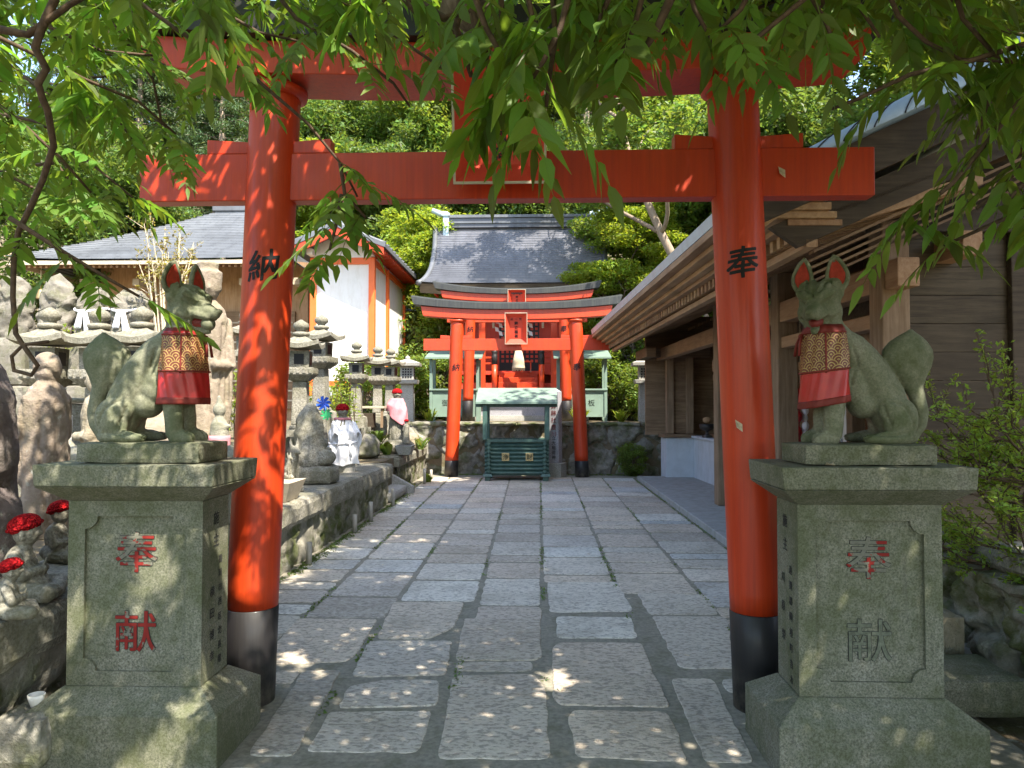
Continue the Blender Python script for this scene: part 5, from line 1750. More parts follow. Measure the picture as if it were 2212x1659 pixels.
tr = thing('offering_tray', 'orange lacquer tray with a small blue bowl on the white sill behind the right fox', 'tray', hall_pt(0.86, 1.6, 0.93))
G().lathe([(0.14, 0), (0.16, 0.03), (0.15, 0.03), (0.13, 0.01)], 20).build('tray_dish', MT['red'], tr, True)
G().lathe([(0.05, 0.012), (0.085, 0.10), (0.08, 0.10), (0.045, 0.02)], 18).build('bowl', MT['copper'], tr, True)
dl = thing('paper_garland', 'bundle of folded red and white cloths hanging by the porch post behind the right fox', 'garland', hall_pt(0.3, 2.75, 1.0))
g = G()
for k in range(7):
    g.ell((0.02 * (k % 2), 0.02 * (k % 3), 0.1 + 0.09 * k), (0.05, 0.05, 0.07), None, 10, 8)
g.build('red_strand', MT['cloth_red'], dl, True)
g = G()
for k in range(7):
    g.ell((0.10, 0.03 * (k % 2), 0.08 + 0.09 * k), (0.04, 0.045, 0.06), None, 10, 8)
g.build('white_strand', MT['cloth_white'], dl, True)
G().tube([(0.05, 0, 0.75), (0.05, 0, 1.55)], 0.008, 6).build('cord', MT['straw'], dl)
kb = thing('prayer_bell', 'small dark metal bowl on a stand by the white porch wall', 'bowl', hall_pt(0.60, 7.9, 0.90))
G().lathe([(0.09, 0), (0.10, 0.03), (0.03, 0.06), (0.03, 0.12), (0.13, 0.16), (0.15, 0.25), (0.12, 0.25)], 20).build('bowl_stand', MT['black'], kb, True)
G().lathe([(0.02, 0.25), (0.08, 0.30), (0.075, 0.36), (0.01, 0.38)], 16).build('cushion', MT['wood_warm'], kb, True)
# ------------------------------------------------------------------ rocks and statues of the left terrace
def rock(name, label, cat, loc, r, mat, seed, lean=(0, 0), parent=None, pw=0.75, amp=0.16, n=(40, 30), flat=0.0):
    g = G()
    nu, nv = n
    for j in range(nv + 1):
        t = j / nv
        for i in range(nu):
            a = i * 2 * math.pi / nu
            k = (1 - abs(2 * t - 1) ** 2.4) ** 0.5 if t > 0.5 else (1 - (1 - min(1, t * 6)) ** 2 * 0.25)
            k = max(k, 0.0)
            ca, sa = math.cos(a), math.sin(a)
            x = r[0] * k * math.copysign(abs(ca) ** pw, ca) + lean[0] * t
            y = r[1] * k * math.copysign(abs(sa) ** pw, sa) + lean[1] * t
            g.v.append((x, y, r[2] * t))
    g.f = [(j * nu + i, j * nu + (i + 1) % nu, (j + 1) * nu + (i + 1) % nu, (j + 1) * nu + i) for j in range(nv) for i in range(nu)]
    g.f.append(tuple(range(nu - 1, -1, -1)))
    v = np.array(g.v)
    s = min(r[0], r[1])
    q = v / s
    d = np.stack([fbm(q * 1.1 + 7, seed + k, 5) for k in range(3)], 1)
    v = v + s * amp * d * np.clip(v[:, 2:3] / (0.15 * r[2]), 0, 1)
    g.v = [tuple(p) for p in v]
    o = g.build(name, mat, parent, True, loc=loc)
    if parent is None: tag(o, label, cat)
    return o


rock('boulder', 'big dark rough boulder at the left edge, behind the small knit-capped statues', 'boulder', (-3.03, 3.35, 0.58), (0.60, 0.42, 1.32), MT['rock_dark'], 3, (-0.05, 0), n=(70, 60))


def figure(name, label, loc, rz, h, r, head, mat, folds, seed, hat=False, arms=True, group=None, voxel=0.011):
    """a standing robed stone figure facing +X before turning"""
    T = thing(name, label, 'statue', loc, rz, group)
    g = G()
    zs = h - head * 2.3
    prof = [(r * 1.02, 0.0), (r * 1.05, h * 0.10), (r * 0.98, h * 0.35), (r * 0.96, zs * 0.72), (r * 0.98, zs * 0.88), (r * 0.78, zs * 0.97), (head * 0.62, zs + head * 0.2), (head * 0.5, zs + head * 0.5)]
    g.lathe(prof, 28, (0, 0, 0), 0.82, 1.0)
    g.ell((0, 0, zs + head * 1.15), (head * 0.98, head * 0.88, head * 1.15), None, 18, 12)
    g.ell((head * 0.95, 0, zs + head * 1.05), (head * 0.16, head * 0.14, head * 0.22), None, 8, 6)        # nose
    for s in (-1, 1):
        g.ell((-head * 0.05, s * head * 0.88, zs + head * 1.05), (head * 0.16, head * 0.10, head * 0.36), None, 8, 6)   # ears
        if arms:
            g.chain([(0, s * r * 0.82, zs * 0.9), (r * 0.25, s * r * 1.0, zs * 0.66), (r * 0.9, s * r * 0.35, zs * 0.66)], [r * 0.30, r * 0.30, r * 0.24], 12)
            g.ell((r * 0.2, s * r * 1.0, zs * 0.52), (r * 0.34, r * 0.16, zs * 0.20), None, 10, 8)          # sleeve
    if hat:
        g.lathe([(head * 0.98, zs + head * 0.9), (head * 1.0, zs + head * 2.3), (head * 0.72, zs + head * 2.34), (head * 0.76, zs + head * 2.9), (head * 0.5, zs + head * 2.98)], 20)
    rn = random.Random(seed)
    lines = []
    for k in range(folds):
        a = -math.pi + (k + rn.random() * 0.5) * 2 * math.pi / folds
        w = 0.5 * (-1) ** k
        lines.append([(r * 0.86 * math.cos(a + w * q * q) * 0.84, r * math.sin(a + w * q * q) * 1.02, zs * (0.88 - 0.86 * q)) for q in (0, 0.2, 0.4, 0.6, 0.8, 1.0)])
    lines.append([(r * 0.8 * math.cos(a), r * 1.0 * math.sin(a), zs * (0.80 - 0.30 * math.cos(a * 1.0 + 0.6))) for a in np.linspace(-3.1, 3.1, 20)])
    def fn(co, no):
        co = groove(co, no, lines, r * 0.10, r * 0.10)
        return co + no * (0.004 * fbm(co * 22, seed, 4))[:, None]
    blend(g, 'body', mat, T, voxel, 3, fn)
    return T


figure('monk_statue', 'sunlit brownish monk statue with a rough bald head, seen from behind at the far left', (-3.36, 5.0, 0.60), R(150), 1.27, 0.145, 0.098, MT['robe'], 7, 1)
figure('monk_statue', 'brownish monk statue bowing beside the tail of the left fox, half hidden by it', (-3.62, 6.05, 0.60), R(200), 1.22, 0.165, 0.105, MT['robe'], 8, 2)
figure('robed_statue', 'very tall brown robed statue with a cylinder cap behind the head of the left fox', (-3.60, 8.0, 0.60), R(-60), 2.36, 0.23, 0.15, MT['robe'], 9, 5, hat=True, voxel=0.016)

# natural standing stones on block pedestals, two of them tied with white cloth
for k, (px, w, h, lab) in enumerate([(4, 0.19, 0.72, 'pointed natural standing stone cut by the left edge of the photo, above the lanterns'), (98, 0.19, 0.74, 'tall rounded natural standing stone without cloth, second from the left edge'),
                                     (178, 0.165, 0.60, 'small-headed standing stone with a white cloth knotted on its front'), (262, 0.175, 0.60, 'carved standing stone with a white cloth band and long tail, nearest the sapling')]):
    x = (px - 1160) / 1609 * 8.5
    T = thing('standing_stone', lab, 'standing stone', (x, 8.5, 1.1), 0, 'natural stones on blocks')
    rough_box(G(), -0.26, -0.22, 0, 0.26, 0.22, 0.62, 0.01, (6, 6, 6), 100 + k).build('block', MT['rock_pale'], T)
    rough_box(G(), -0.20, -0.17, 0.622, 0.20, 0.17, 1.18, 0.008, (6, 6, 6), 110 + k).build('upper_block', MT['rock_pale'], T)
    rock('stone', None, None, (0, 0, 1.16), (w, 0.15, h), MT['rock_pale'], 20 + k, (0.02, 0), T, n=(48, 44), amp=0.30)
    if k >= 2:
        c = thing('cloth_band', 'white cloth band knotted around the ' + ('small-headed standing stone' if k == 2 else 'carved standing stone nearest the sapling'), 'cloth band', (x, 8.5, 2.62))
        g = G()
        pts = [((w + 0.015) * math.cos(a), 0.17 * math.sin(a), -0.05 * math.sin(a) ** 2 * (1 if math.sin(a) < 0 else 0)) for a in np.linspace(0, 2 * math.pi, 30)]
        g.tube(pts, 0.016, 6)
        g.build('band', MT['cloth_white'], c, True)
        def tail(i, j, q=1): return Vector((q * 0.02 + (i - 0.5) * (0.05 + 0.05 * j) + q * 0.05 * j, -0.185 - 0.01 * math.sin(i * 9), -0.03 - 0.27 * j))
        sheet('tail', lambda i, j: tail(i, j, 1), 6, 8, MT['cloth_white'], c)
        sheet('tail', lambda i, j: tail(i, j * 0.8, -1), 6, 8, MT['cloth_white'], c)

# memorial slab and vase
ms = thing('memorial_slab', 'weathered upright memorial slab with a small stone cap between the two monk statues', 'memorial slab', (-4.75, 7.6, 0.6))
rough_box(G(), -0.26, -0.06, 0.0, 0.26, 0.06, 0.92, 0.006, (8, 3, 10), 121).build('slab', MT['granite_old'], ms)
rough_box(G(), -0.33, -0.10, 0.92, 0.33, 0.10, 0.97, 0.006, (8, 3, 2), 122).build('slab_cap', MT['rock_pale'], ms)
va = G().lathe([(0.035, 0), (0.038, 0.4), (0.03, 0.4), (0.03, 0.3)], 12)
tag(va.build('flower_vase', MT['white'], None, True, loc=(-4.62, 7.2, 1.0)), 'slim white tube vase standing before the memorial slab', 'vase')
for k, (px, py, Y, s) in enumerate([(150, 990, 5.6, 0.2), (205, 985, 6.8, 0.16), (120, 960, 6.6, 0.2), (350, 935, 6.2, 0.3), (330, 900, 7.0, 0.26), (495, 985, 5.5, 0.14), (470, 1000, 5.0, 0.14)]):
    p = at(px, py, Y)
    rock('field_stone', ['pale stone with yellow moss at the foot of the monk seen from behind', 'pale stone low behind the fox tail', 'squat pale stone below the memorial slab', 'red-brown stone seen under the belly of the left fox',
                         'upper red-brown stone behind the belly of the left fox', 'pale stone right of the paws of the left fox', 'nearest pale stone right of the left fox plinth'][k], 'stone',
         (p.x, p.y, 0.56), (s, s * 0.8, max(0.2, p.z - 0.56 + s * 0.5)), MT['rock_pale'] if k not in (3, 4) else MT['robe'], 40 + k, n=(26, 20))

# small statue with pale bib on a round basin
sbn = thing('small_statue', 'small stone figure with a pink bib in a round basin right of the left fox', 'statue', (-2.72, 6.3, 0.60))
rough_box(G(), -0.16, -0.16, 0, 0.16, 0.16, 0.28, 0.008, (5, 5, 4), 131).build('block', MT['rock_pale'], sbn)
G().lathe([(0.07, 0.28), (0.13, 0.33), (0.145, 0.45), (0.13, 0.50), (0.11, 0.50), (0.10, 0.46)], 22).build('basin', MT['robe'], sbn, True)
g = G().lathe([(0.075, 0.45), (0.08, 0.62), (0.07, 0.74), (0.035, 0.80)], 18)
g.ell((0, 0, 0.86), (0.055, 0.05, 0.065)).cap((0.02, 0.05, 0.70), (0.08, 0.0, 0.72), 0.025, 0.02).cap((0.02, -0.05, 0.70), (0.08, 0.0, 0.72), 0.025, 0.02).cap((0, 0, 0.9), (-0.005, 0, 0.97), 0.03, 0.015)
blend(g, 'body', MT['rock_pale'], sbn, 0.009, 3)
sheet('bib', lambda i, j: Vector((0.09 * math.cos((i - 0.5) * 3.6 - 0.6), 0.09 * math.sin((i - 0.5) * 3.6 - 0.6), 0.64 - 0.14 * j)) * 1.0 + Vector((0, 0, 0.0)), 20, 6, MT['cloth_pink'], sbn)

# grey stele and white-robed child saint
stl = thing('stone_stele', 'weathered grey natural stele with a swelling foot on a square block behind the red pillar', 'stele', (-2.50, 8.35, 0.62))
rough_box(G(), -0.20, -0.22, 0.0, 0.24, 0.2, 0.20, 0.006, (7, 6, 4), 141).build('block', MT['granite_old'], stl)
g = G().chain([(-0.06, 0, 0.25), (-0.08, 0, 0.55), (-0.07, 0, 0.80)], [0.19, 0.16, 0.10], 18).ell((0.09, 0, 0.28), (0.14, 0.15, 0.10)).ell((-0.07, 0, 0.60), (0.16, 0.12, 0.32))
blend(g, 'stone', MT['granite_old'], stl, 0.013, 4, lambda co, no: co + no * (0.02 * fbm(co * 7, 3, 5))[:, None])


def jizo(label, loc, rz, h, hat=True):
    T = thing('jizo_statue', label, 'statue', loc, rz)
    g = G().lathe([(h * 0.17, 0), (h * 0.165, h * 0.2), (h * 0.14, h * 0.55), (h * 0.15, h * 0.70), (h * 0.10, h * 0.80), (h * 0.05, h * 0.84)], 24, (0, 0, 0), 0.85, 1)
    g.ell((0, 0, h * 0.91), (h * 0.088, h * 0.08, h * 0.10), None, 16, 12).ell((h * 0.085, 0, h * 0.90), (h * 0.014, h * 0.013, h * 0.02))
    for s in (-1, 1):
        g.ell((0, s * h * 0.08, h * 0.90), (h * 0.015, h * 0.01, h * 0.035))
        g.chain([(0, s * h * 0.13, h * 0.72), (h * 0.05, s * h * 0.15, h * 0.55), (h * 0.14, s * h * 0.05, h * 0.56)], [h * 0.045, h * 0.045, h * 0.035])
    lines = [[(h * 0.15 * math.cos(a), h * 0.165 * math.sin(a), h * 0.5), (h * 0.15 * math.cos(a + 0.1), h * 0.17 * math.sin(a + 0.1), 0.0)] for a in np.linspace(0, 6, 11)]
    lines += [[(h * 0.092, s * h * 0.02, h * 0.925), (h * 0.075, s * h * 0.05, h * 0.922)] for s in (-1, 1)] + [[(h * 0.088, -h * 0.02, h * 0.862), (h * 0.088, h * 0.02, h * 0.862)]]
    blend(g, 'body', MT['granite_old'], T, h * 0.011, 2, lambda co, no: groove(co, no, lines, h * 0.012, h * 0.010))
    if hat:
        g = G().ell((-h * 0.012, 0, h * 0.955), (h * 0.105, h * 0.10, h * 0.070), None, 20, 12).lathe([(h * 0.098, h * 0.928), (h * 0.108, h * 0.94), (h * 0.10, h * 0.955)], 20, (-h * 0.012, 0, 0))
        g.build('knit_cap', MT['knit'], T, True)
    return T


j1 = jizo('child-saint statue in a white cotton robe and red cap on the ledge before the steps', (-2.56, 9.75, 0.62), R(-50), 0.88)
rough_box(G(), -0.13, -0.13, -0.0, 0.13, 0.13, 0.14, 0.004, (4, 4, 3), 151).build('block', MT['granite_grey'], j1)
def robe_fn(i, j):
    a = i * 2 * math.pi
    h = 0.70 - 0.60 * j
    r = 0.085 + 0.085 * min(1, j * 3.2) - 0.012 * math.exp(-((j - 0.52) / 0.06) ** 2) + 0.03 * max(0, j - 0.55)
    r += (0.004 + 0.016 * j) * (math.sin(a * 5 + 4 * j) + 0.6 * math.sin(a * 11 - 7 * j)) + 0.004 * math.sin(a * 17 + 20 * j)
    return Vector((r * math.cos(a) * 0.95, r * math.sin(a) * 1.12, h + 0.012 * math.sin(a * 4)))
sheet('robe', robe_fn, 90, 40, MT['cloth_white'], j1)
for s in (-1, 1):
    sheet('sleeve', lambda i, j, s=s: Vector((0.03 + 0.10 * j + (0.07 + 0.03 * j) * math.cos(i * 6.283) * 0.7, s * (0.135 + 0.03 * j) + 0.035 * math.sin(i * 6.283), 0.62 - 0.20 * j + (0.05 + 0.05 * j) * math.cos(i * 6.283 + 0.6) + 0.008 * math.sin(i * 31))), 24, 14, MT['cloth_white'], j1)
g = G().tube([(0.165 * math.cos(a), 0.195 * math.sin(a), 0.385 + 0.01 * math.sin(2 * a)) for a in np.linspace(0, 2 * math.pi, 30)], 0.012, 6)
g.ell((0.185, 0, 0.39), (0.02, 0.055, 0.025)).tube([(0.185, 0.01, 0.38), (0.20, 0.02, 0.28), (0.19, 0.03, 0.2)], 0.012, 5)
g.build('sash', MT['cloth_white'], j1, True)
g = G().tube([(0.1 * math.cos(a), 0.1 * math.sin(a), 0.70) for a in np.linspace(0, 2 * math.pi, 24)], 0.018, 6)
g.build('red_collar', MT['cloth_pink'], j1, True)
pw = thing('pinwheel', 'blue and green foil pinwheel stuck behind the white-robed child saint', 'pinwheel', (-2.76, 9.62, 0.78))
G().tube([(0.1, 0, 0), (0.02, 0, 0.45), (0, 0, 0.72)], 0.006, 5).build('stick', MT['straw'], pw)
for m_, cz, cx, s in (('blue', 0.74, -0.01, 1.0), ('green_foil', 0.60, 0.03, 0.8)):
    g = G()
    for k in range(8):
        a = k * math.pi / 4
        c, d = Vector((math.cos(a), 0, math.sin(a))), Vector((math.cos(a + 0.75), 0, math.sin(a + 0.75)))
        o = Vector((cx, -0.02, cz))
        g.add([o, o + c * 0.10 * s, o + (c + d) * 0.05 * s + Vector((0, -0.035, 0)), o + d * 0.055 * s], [(0, 1, 2, 3)])
    g.build('foil_vanes', MT[m_], pw).modifiers.new('thickness', 'SOLIDIFY').thickness = 0.002

# pink-shawled statue with child on a lotus stand
j2 = jizo('child-saint statue in a pink shawl and red cap on a lotus stone beyond steps', (-2.53, 13.4, 0.86), R(-75), 0.92)
g = G()
for k in range(22):
    pass
lot = G().lathe([(0.20, -0.23), (0.27, -0.20), (0.30, -0.10), (0.24, 0.0), (0.2, 0.02)], 30)
for k in range(12):
    a = k * math.pi / 6
    lot.ell((0.265 * math.cos(a), 0.265 * math.sin(a), -0.11), (0.06, 0.06, 0.085), None, 10, 8)
blend(lot, 'lotus_stand', MT['granite_old'], j2, 0.013, 2)
def shawl(i, j):
    a = (i - 0.5) * 5.2
    drop = 0.34 + 0.16 * math.cos(a - 0.9)
    r = 0.10 + 0.075 * min(1, j * 2.5) + (0.004 + 0.012 * j) * math.sin(a * 6 + 5 * j)
    return Vector((r * math.cos(a), r * math.sin(a) * 1.05, 0.76 - drop * j))
sheet('shawl', shawl, 60, 18, MT['cloth_pink'], j2)
G().tube([(0.16 * math.cos(1.9), 0.17 * math.sin(1.9), 0.5 - 0.06 * k) for k in range(9)], 0.018, 6).build('red_cord', MT['cloth_red'], j2, True)
ch = jizo('small child figure in a red knit cap clinging to the pink-shawled statue', (-2.33, 13.22, 0.82), R(150), 0.42)
tg = thing('stone_trough', 'small square stone trough on the slab before the pink-shawled statue', 'trough', (-2.30, 12.95, 0.637))
g = G().frus((0, 0), 0.20, 0.26, 0, 0.30, 0.36, 0.15)
g.frus((0, 0), 0.30, 0.36, 0.151, 0.305, 0.365, 0.165)
g.build('basin', MT['granite_grey'], tg, bevel=0.008)
G().box(-0.12, -0.15, 0.160, 0.12, 0.15, 0.168).build('water_face', MT['carve_dark'], tg)
wt_ = thing('wooden_shelf', 'small weathered wooden offering shelf between the lantern trio and the pink-shawled statue', 'shelf', (-3.0, 13.2, 1.1))
G().box(-0.24, -0.16, 0.34, 0.30, 0.16, 0.38).build('shelf_board', MT['wood_pale'], wt_, bevel=0.004)
G().box(-0.2, -0.13, 0.0, 0.1, 0.13, 0.26).build('cabinet', MT['wood_dark'], wt_, bevel=0.004)
for x in (-0.2, 0.26):
    G().box(x - 0.02, -0.13, 0, x + 0.02, -0.09, 0.34).build('leg', MT['wood_v'], wt_)
for k, (x, y, z, s) in enumerate([(-2.55, 14.6, 0.62, 0.24), (-2.75, 15.4, 0.62, 0.3), (-2.45, 15.2, 0.62, 0.2), (-2.95, 12.55, 0.62, 0.28)]):
    rock('field_stone', ['pinkish stone beside the child figure on the slab', 'large stone against the back wall above the slab', 'small stone at the far end of the slab', 'grey stone at the top of the steps below the lantern trio'][k],
         'stone', (x, y, z), (s, s, s * 1.5), MT['rock'] if k else MT['robe'], 60 + k, n=(26, 20))

# little seated foxes, bowls and offering box on the ledge by the red pillar
def mini_fox(label, loc, rz, s):
    T = thing('fox_figurine', label, 'fox figurine', loc, rz, 'small seated foxes')
    g = G().box(-0.16 * s, -0.09 * s, 0, 0.16 * s, 0.09 * s, 0.08 * s)
    g.ell((-0.06 * s, 0, 0.19 * s), (0.10 * s, 0.075 * s, 0.12 * s)).chain([(-0.02 * s, 0, 0.25 * s), (0.05 * s, 0, 0.42 * s), (0.07 * s, 0, 0.5 * s)], [0.085 * s, 0.065 * s, 0.05 * s])
    for w in (-1, 1):
        g.chain([(0.06 * s, w * 0.035 * s, 0.36 * s), (0.08 * s, w * 0.035 * s, 0.10 * s), (0.13 * s, w * 0.035 * s, 0.095 * s)], [0.032 * s, 0.025 * s, 0.022 * s])
        g.cap((-0.06 * s, w * 0.075 * s, 0.11 * s), (0.03 * s, w * 0.075 * s, 0.10 * s), 0.035 * s, 0.025 * s)
        g.tube([(0.05 * s, w * 0.035 * s, 0.58 * s), (0.045 * s, w * 0.05 * s, 0.65 * s), (0.04 * s, w * 0.06 * s, 0.74 * s)], [0.03 * s, 0.024 * s, 0.004 * s], 8)
    g.cap((0.07 * s, 0, 0.56 * s), (0.17 * s, 0, 0.53 * s), 0.062 * s, 0.025 * s)
    g.chain([(-0.13 * s, 0, 0.13 * s), (-0.17 * s, 0, 0.28 * s), (-0.15 * s, 0, 0.42 * s)], [0.03 * s, 0.06 * s, 0.025 * s])
    blend(g, 'body', MT['granite_old'], T, 0.011 * s + 0.002, 2)
    return T


mini_fox('small grey stone fox, darker one, seated on the ledge just right of the red pillar', (-2.50, 7.55, 0.62), R(-40), 0.75)
mini_fox('tiny sunlit pale stone fox on a square base before the darker small fox', (-2.36, 7.0, 0.80), R(-30), 0.36)
rough_box(G(), -0.14, -0.14, 0, 0.14, 0.14, 0.18, 0.004, (4, 4, 3), 171)
ib = thing('offering_trough', 'tapered pale wooden offering trough on the ledge by the red pillar', 'trough', (-2.40, 6.85, 0.62))
g = G().frus((0, 0), 0.26, 0.34, 0, 0.38, 0.48, 0.18)
g.build('trough_body', MT['wood_pale'], ib, bevel=0.004)
bw = G().lathe([(0.03, 0), (0.06, 0.02), (0.08, 0.07), (0.074, 0.07), (0.05, 0.03)], 18)
tag(bw.build('white_bowl', MT['white'], None, True, loc=(-2.49, 6.72, 0.80)), 'small sunlit white bowl on the wooden offering trough', 'bowl')
bk = thing('stone_bucket', 'small dark cup held out beside the grey stele, half behind the white robe', 'cup', (-2.66, 9.2, 0.98))
G().lathe([(0.05, 0), (0.065, 0.05), (0.06, 0.10), (0.05, 0.10)], 14).build('cup_body', MT['rock'], bk, True)
rough_box(G(), -0.10, -0.10, -0.4, 0.10, 0.10, 0.0, 0.006, (4, 4, 4), 172).build('cup_stand', MT['granite_old'], bk)

# knit-capped stone figures at the near left
def seated(label, loc, rz, s, cap_mats, halfcap=False):
    T = thing('seated_statue', label, 'statue', loc, rz, 'knit-capped stone figures on the ledge')
    g = G()
    g.ell((0.0, 0, 0.12 * s), (0.20 * s, 0.19 * s, 0.11 * s), None, 18, 10)
    g.ell((-0.03 * s, 0, 0.28 * s), (0.12 * s, 0.145 * s, 0.17 * s), None, 18, 12)
    for w in (-1, 1):
        g.chain([(-0.04 * s, w * 0.13 * s, 0.36 * s), (0.02 * s, w * 0.17 * s, 0.22 * s), (0.13 * s, w * 0.04 * s, 0.24 * s)], [0.055 * s, 0.052 * s, 0.04 * s])
        g.chain([(-0.02 * s, w * 0.13 * s, 0.09 * s), (0.20 * s, w * 0.21 * s, 0.075 * s), (0.24 * s, -w * 0.02 * s, 0.06 * s)], [0.085 * s, 0.075 * s, 0.055 * s])
        g.ell((0.0, w * 0.105 * s, 0.53 * s), (0.02 * s, 0.014 * s, 0.05 * s))
    for q in range(5):
        g.cap((0.13 * s, (q - 2) * 0.012 * s, 0.25 * s), (0.155 * s, (q - 2) * 0.011 * s, (0.33 - 0.008 * abs(q - 2)) * s), 0.010 * s, 0.007 * s, 6)
    g.cap((0, 0, 0.42 * s), (0.01 * s, 0, 0.48 * s), 0.055 * s, 0.05 * s)
    g.ell((0.01 * s, 0, 0.55 * s), (0.105 * s, 0.10 * s, 0.12 * s), None, 18, 12).ell((0.112 * s, 0, 0.535 * s), (0.018 * s, 0.018 * s, 0.024 * s))
    lines = [[(0.10 * s, w * 0.025 * s, 0.56 * s), (0.085 * s, w * 0.065 * s, 0.555 * s)] for w in (-1, 1)] + [[(0.11 * s, -0.025 * s, 0.495 * s), (0.11 * s, 0.025 * s, 0.495 * s)]]
    folds = [[(0.09 * s, -0.12 * s, (0.40 - 0.05 * k) * s), (0.11 * s, 0.0, (0.33 - 0.05 * k) * s), (0.07 * s, 0.13 * s, (0.36 - 0.05 * k) * s)] for k in range(4)]
    folds += [[(0.02 * s, -0.2 * s, (0.16 - 0.03 * k) * s), (0.18 * s, -0.22 * s, (0.14 - 0.035 * k) * s), (0.28 * s, -0.1 * s, (0.12 - 0.035 * k) * s)] for k in range(3)]
    blend(g, 'body', MT['granite_old'], T, 0.0085 * s + 0.0015, 2, lambda co, no: groove(groove(co, no, lines, 0.010 * s, 0.010 * s), no, folds, 0.010 * s, 0.009 * s))
    c = G()
    Mx = Matrix.Rotation(R(-16), 3, 'Y')
    c.ell((-0.008 * s, 0, 0.605 * s), (0.125 * s, 0.12 * s, 0.088 * s), Mx, 26, 14)
    c.tube([Mx @ Vector((0.124 * s * math.cos(a), 0.12 * s * math.sin(a), -0.012 * s)) + Vector((-0.008 * s, 0, 0.605 * s)) for a in np.linspace(0, 2 * math.pi, 28)], 0.016 * s, 7)
    c.build('knit_cap', cap_mats, T, True)
    return T


seated('larger seated stone figure in a red crocheted cap with praying hands, at the left edge', (at(52, 1300, 3.35).x, 3.35, 0.615), R(20), 0.56, MT['knit'])
seated('seated stone figure in a black and red knit cap, half hidden by the left pedestal', (at(128, 1200, 4.15).x, 4.15, 0.615), R(10), 0.50, MT['knit'])
seated('smallest stone figure in a bright red cap at the lip of the ledge, lower left', (at(22, 1320, 3.05).x, 3.05, 0.615), R(35), 0.36, MT['knit'])
cp = G().lathe([(0.02, 0), (0.03, 0.03), (0.034, 0.05), (0.030, 0.05), (0.02, 0.01)], 20)
tag(cp.build('white_cup', MT['white'], None, True, loc=(at(78, 1530, 3.1).x, 3.1, 0.235)), 'small white cup standing low behind the left pedestal base', 'cup')
cs_ = G()
rough_box(cs_, -0.14, -0.14, 0, 0.10, 0.14, 0.225, 0.01, (4, 4, 4), 180)
tag(cs_.build('support_stone', MT['rock'], None, loc=(at(78, 1530, 3.1).x, 3.12, 0)), 'rough stone carrying the white cup behind the left pedestal base', 'stone')
# ------------------------------------------------------------------ foliage
DIA = [(0, 1, 2), (0, 2, 3)]


def unit(r, n):
    v = r.normal(size=(n, 3))
    return v / np.linalg.norm(v, axis=1, keepdims=True)


def leaf_quads(pos, size, r, aspect=0.45, droop=0.25, jitter=0.35):
    n = len(pos)
    a = unit(r, n)
    a[:, 2] = a[:, 2] * 0.6 - droop
    a /= np.linalg.norm(a, axis=1, keepdims=True)
    nrm = unit(r, n) * 0.8
    nrm[:, 2] += 0.9
    w = np.cross(a, nrm)
    w /= np.linalg.norm(w, axis=1, keepdims=True) + 1e-9
    up = np.cross(w, a)
    s = size * r.uniform(1 - jitter, 1 + jitter, (n, 1))
    V = np.empty((n, 4, 3))
    V[:, 0] = pos - a * s * 0.5
    V[:, 1] = pos + w * s * aspect * 0.5 + up * s * 0.07
    V[:, 2] = pos + a * s * 0.5 - up * s * 0.06
    V[:, 3] = pos - w * s * aspect * 0.5 + up * s * 0.07
    return V


def clumps(centres, rad, per, r, flat=0.6):
    n = len(centres)
    k = np.repeat(np.arange(n), per)
    d = unit(r, n * per) * (r.uniform(0, 1, (n * per, 1)) ** 0.45)
    d[:, 2] *= flat
    return centres[k] + d * np.asarray(rad).reshape(-1, 1)[k]


def limb(g, p, d, L, r0, rn, depth, ends):
    pts, rad = [p], [r0]
    n = 6
    for k in range(n):
        d = (d + Vector((rn.uniform(-.22, .22), rn.uniform(-.22, .22), rn.uniform(-.08, .16)))).normalized()
        pts.append(pts[-1] + d * L / n)
        rad.append(r0 * (1 - 0.55 * (k + 1) / n))
    g.tube(pts, rad, 8 if depth else 5)
    if depth == 0:
        ends += [pts[-1], pts[-3]]
        return
    for k in range(3 if depth > 1 else 4):
        j = rn.randint(3, n)
        a = rn.uniform(0, 6.28)
        nd = (d * 0.8 + Vector((math.cos(a), math.sin(a), rn.uniform(0, 0.6))) * 0.85).normalized()
        limb(g, pts[j], nd, L * rn.uniform(0.55, 0.75), rad[j] * 0.7, rn, depth - 1, ends)


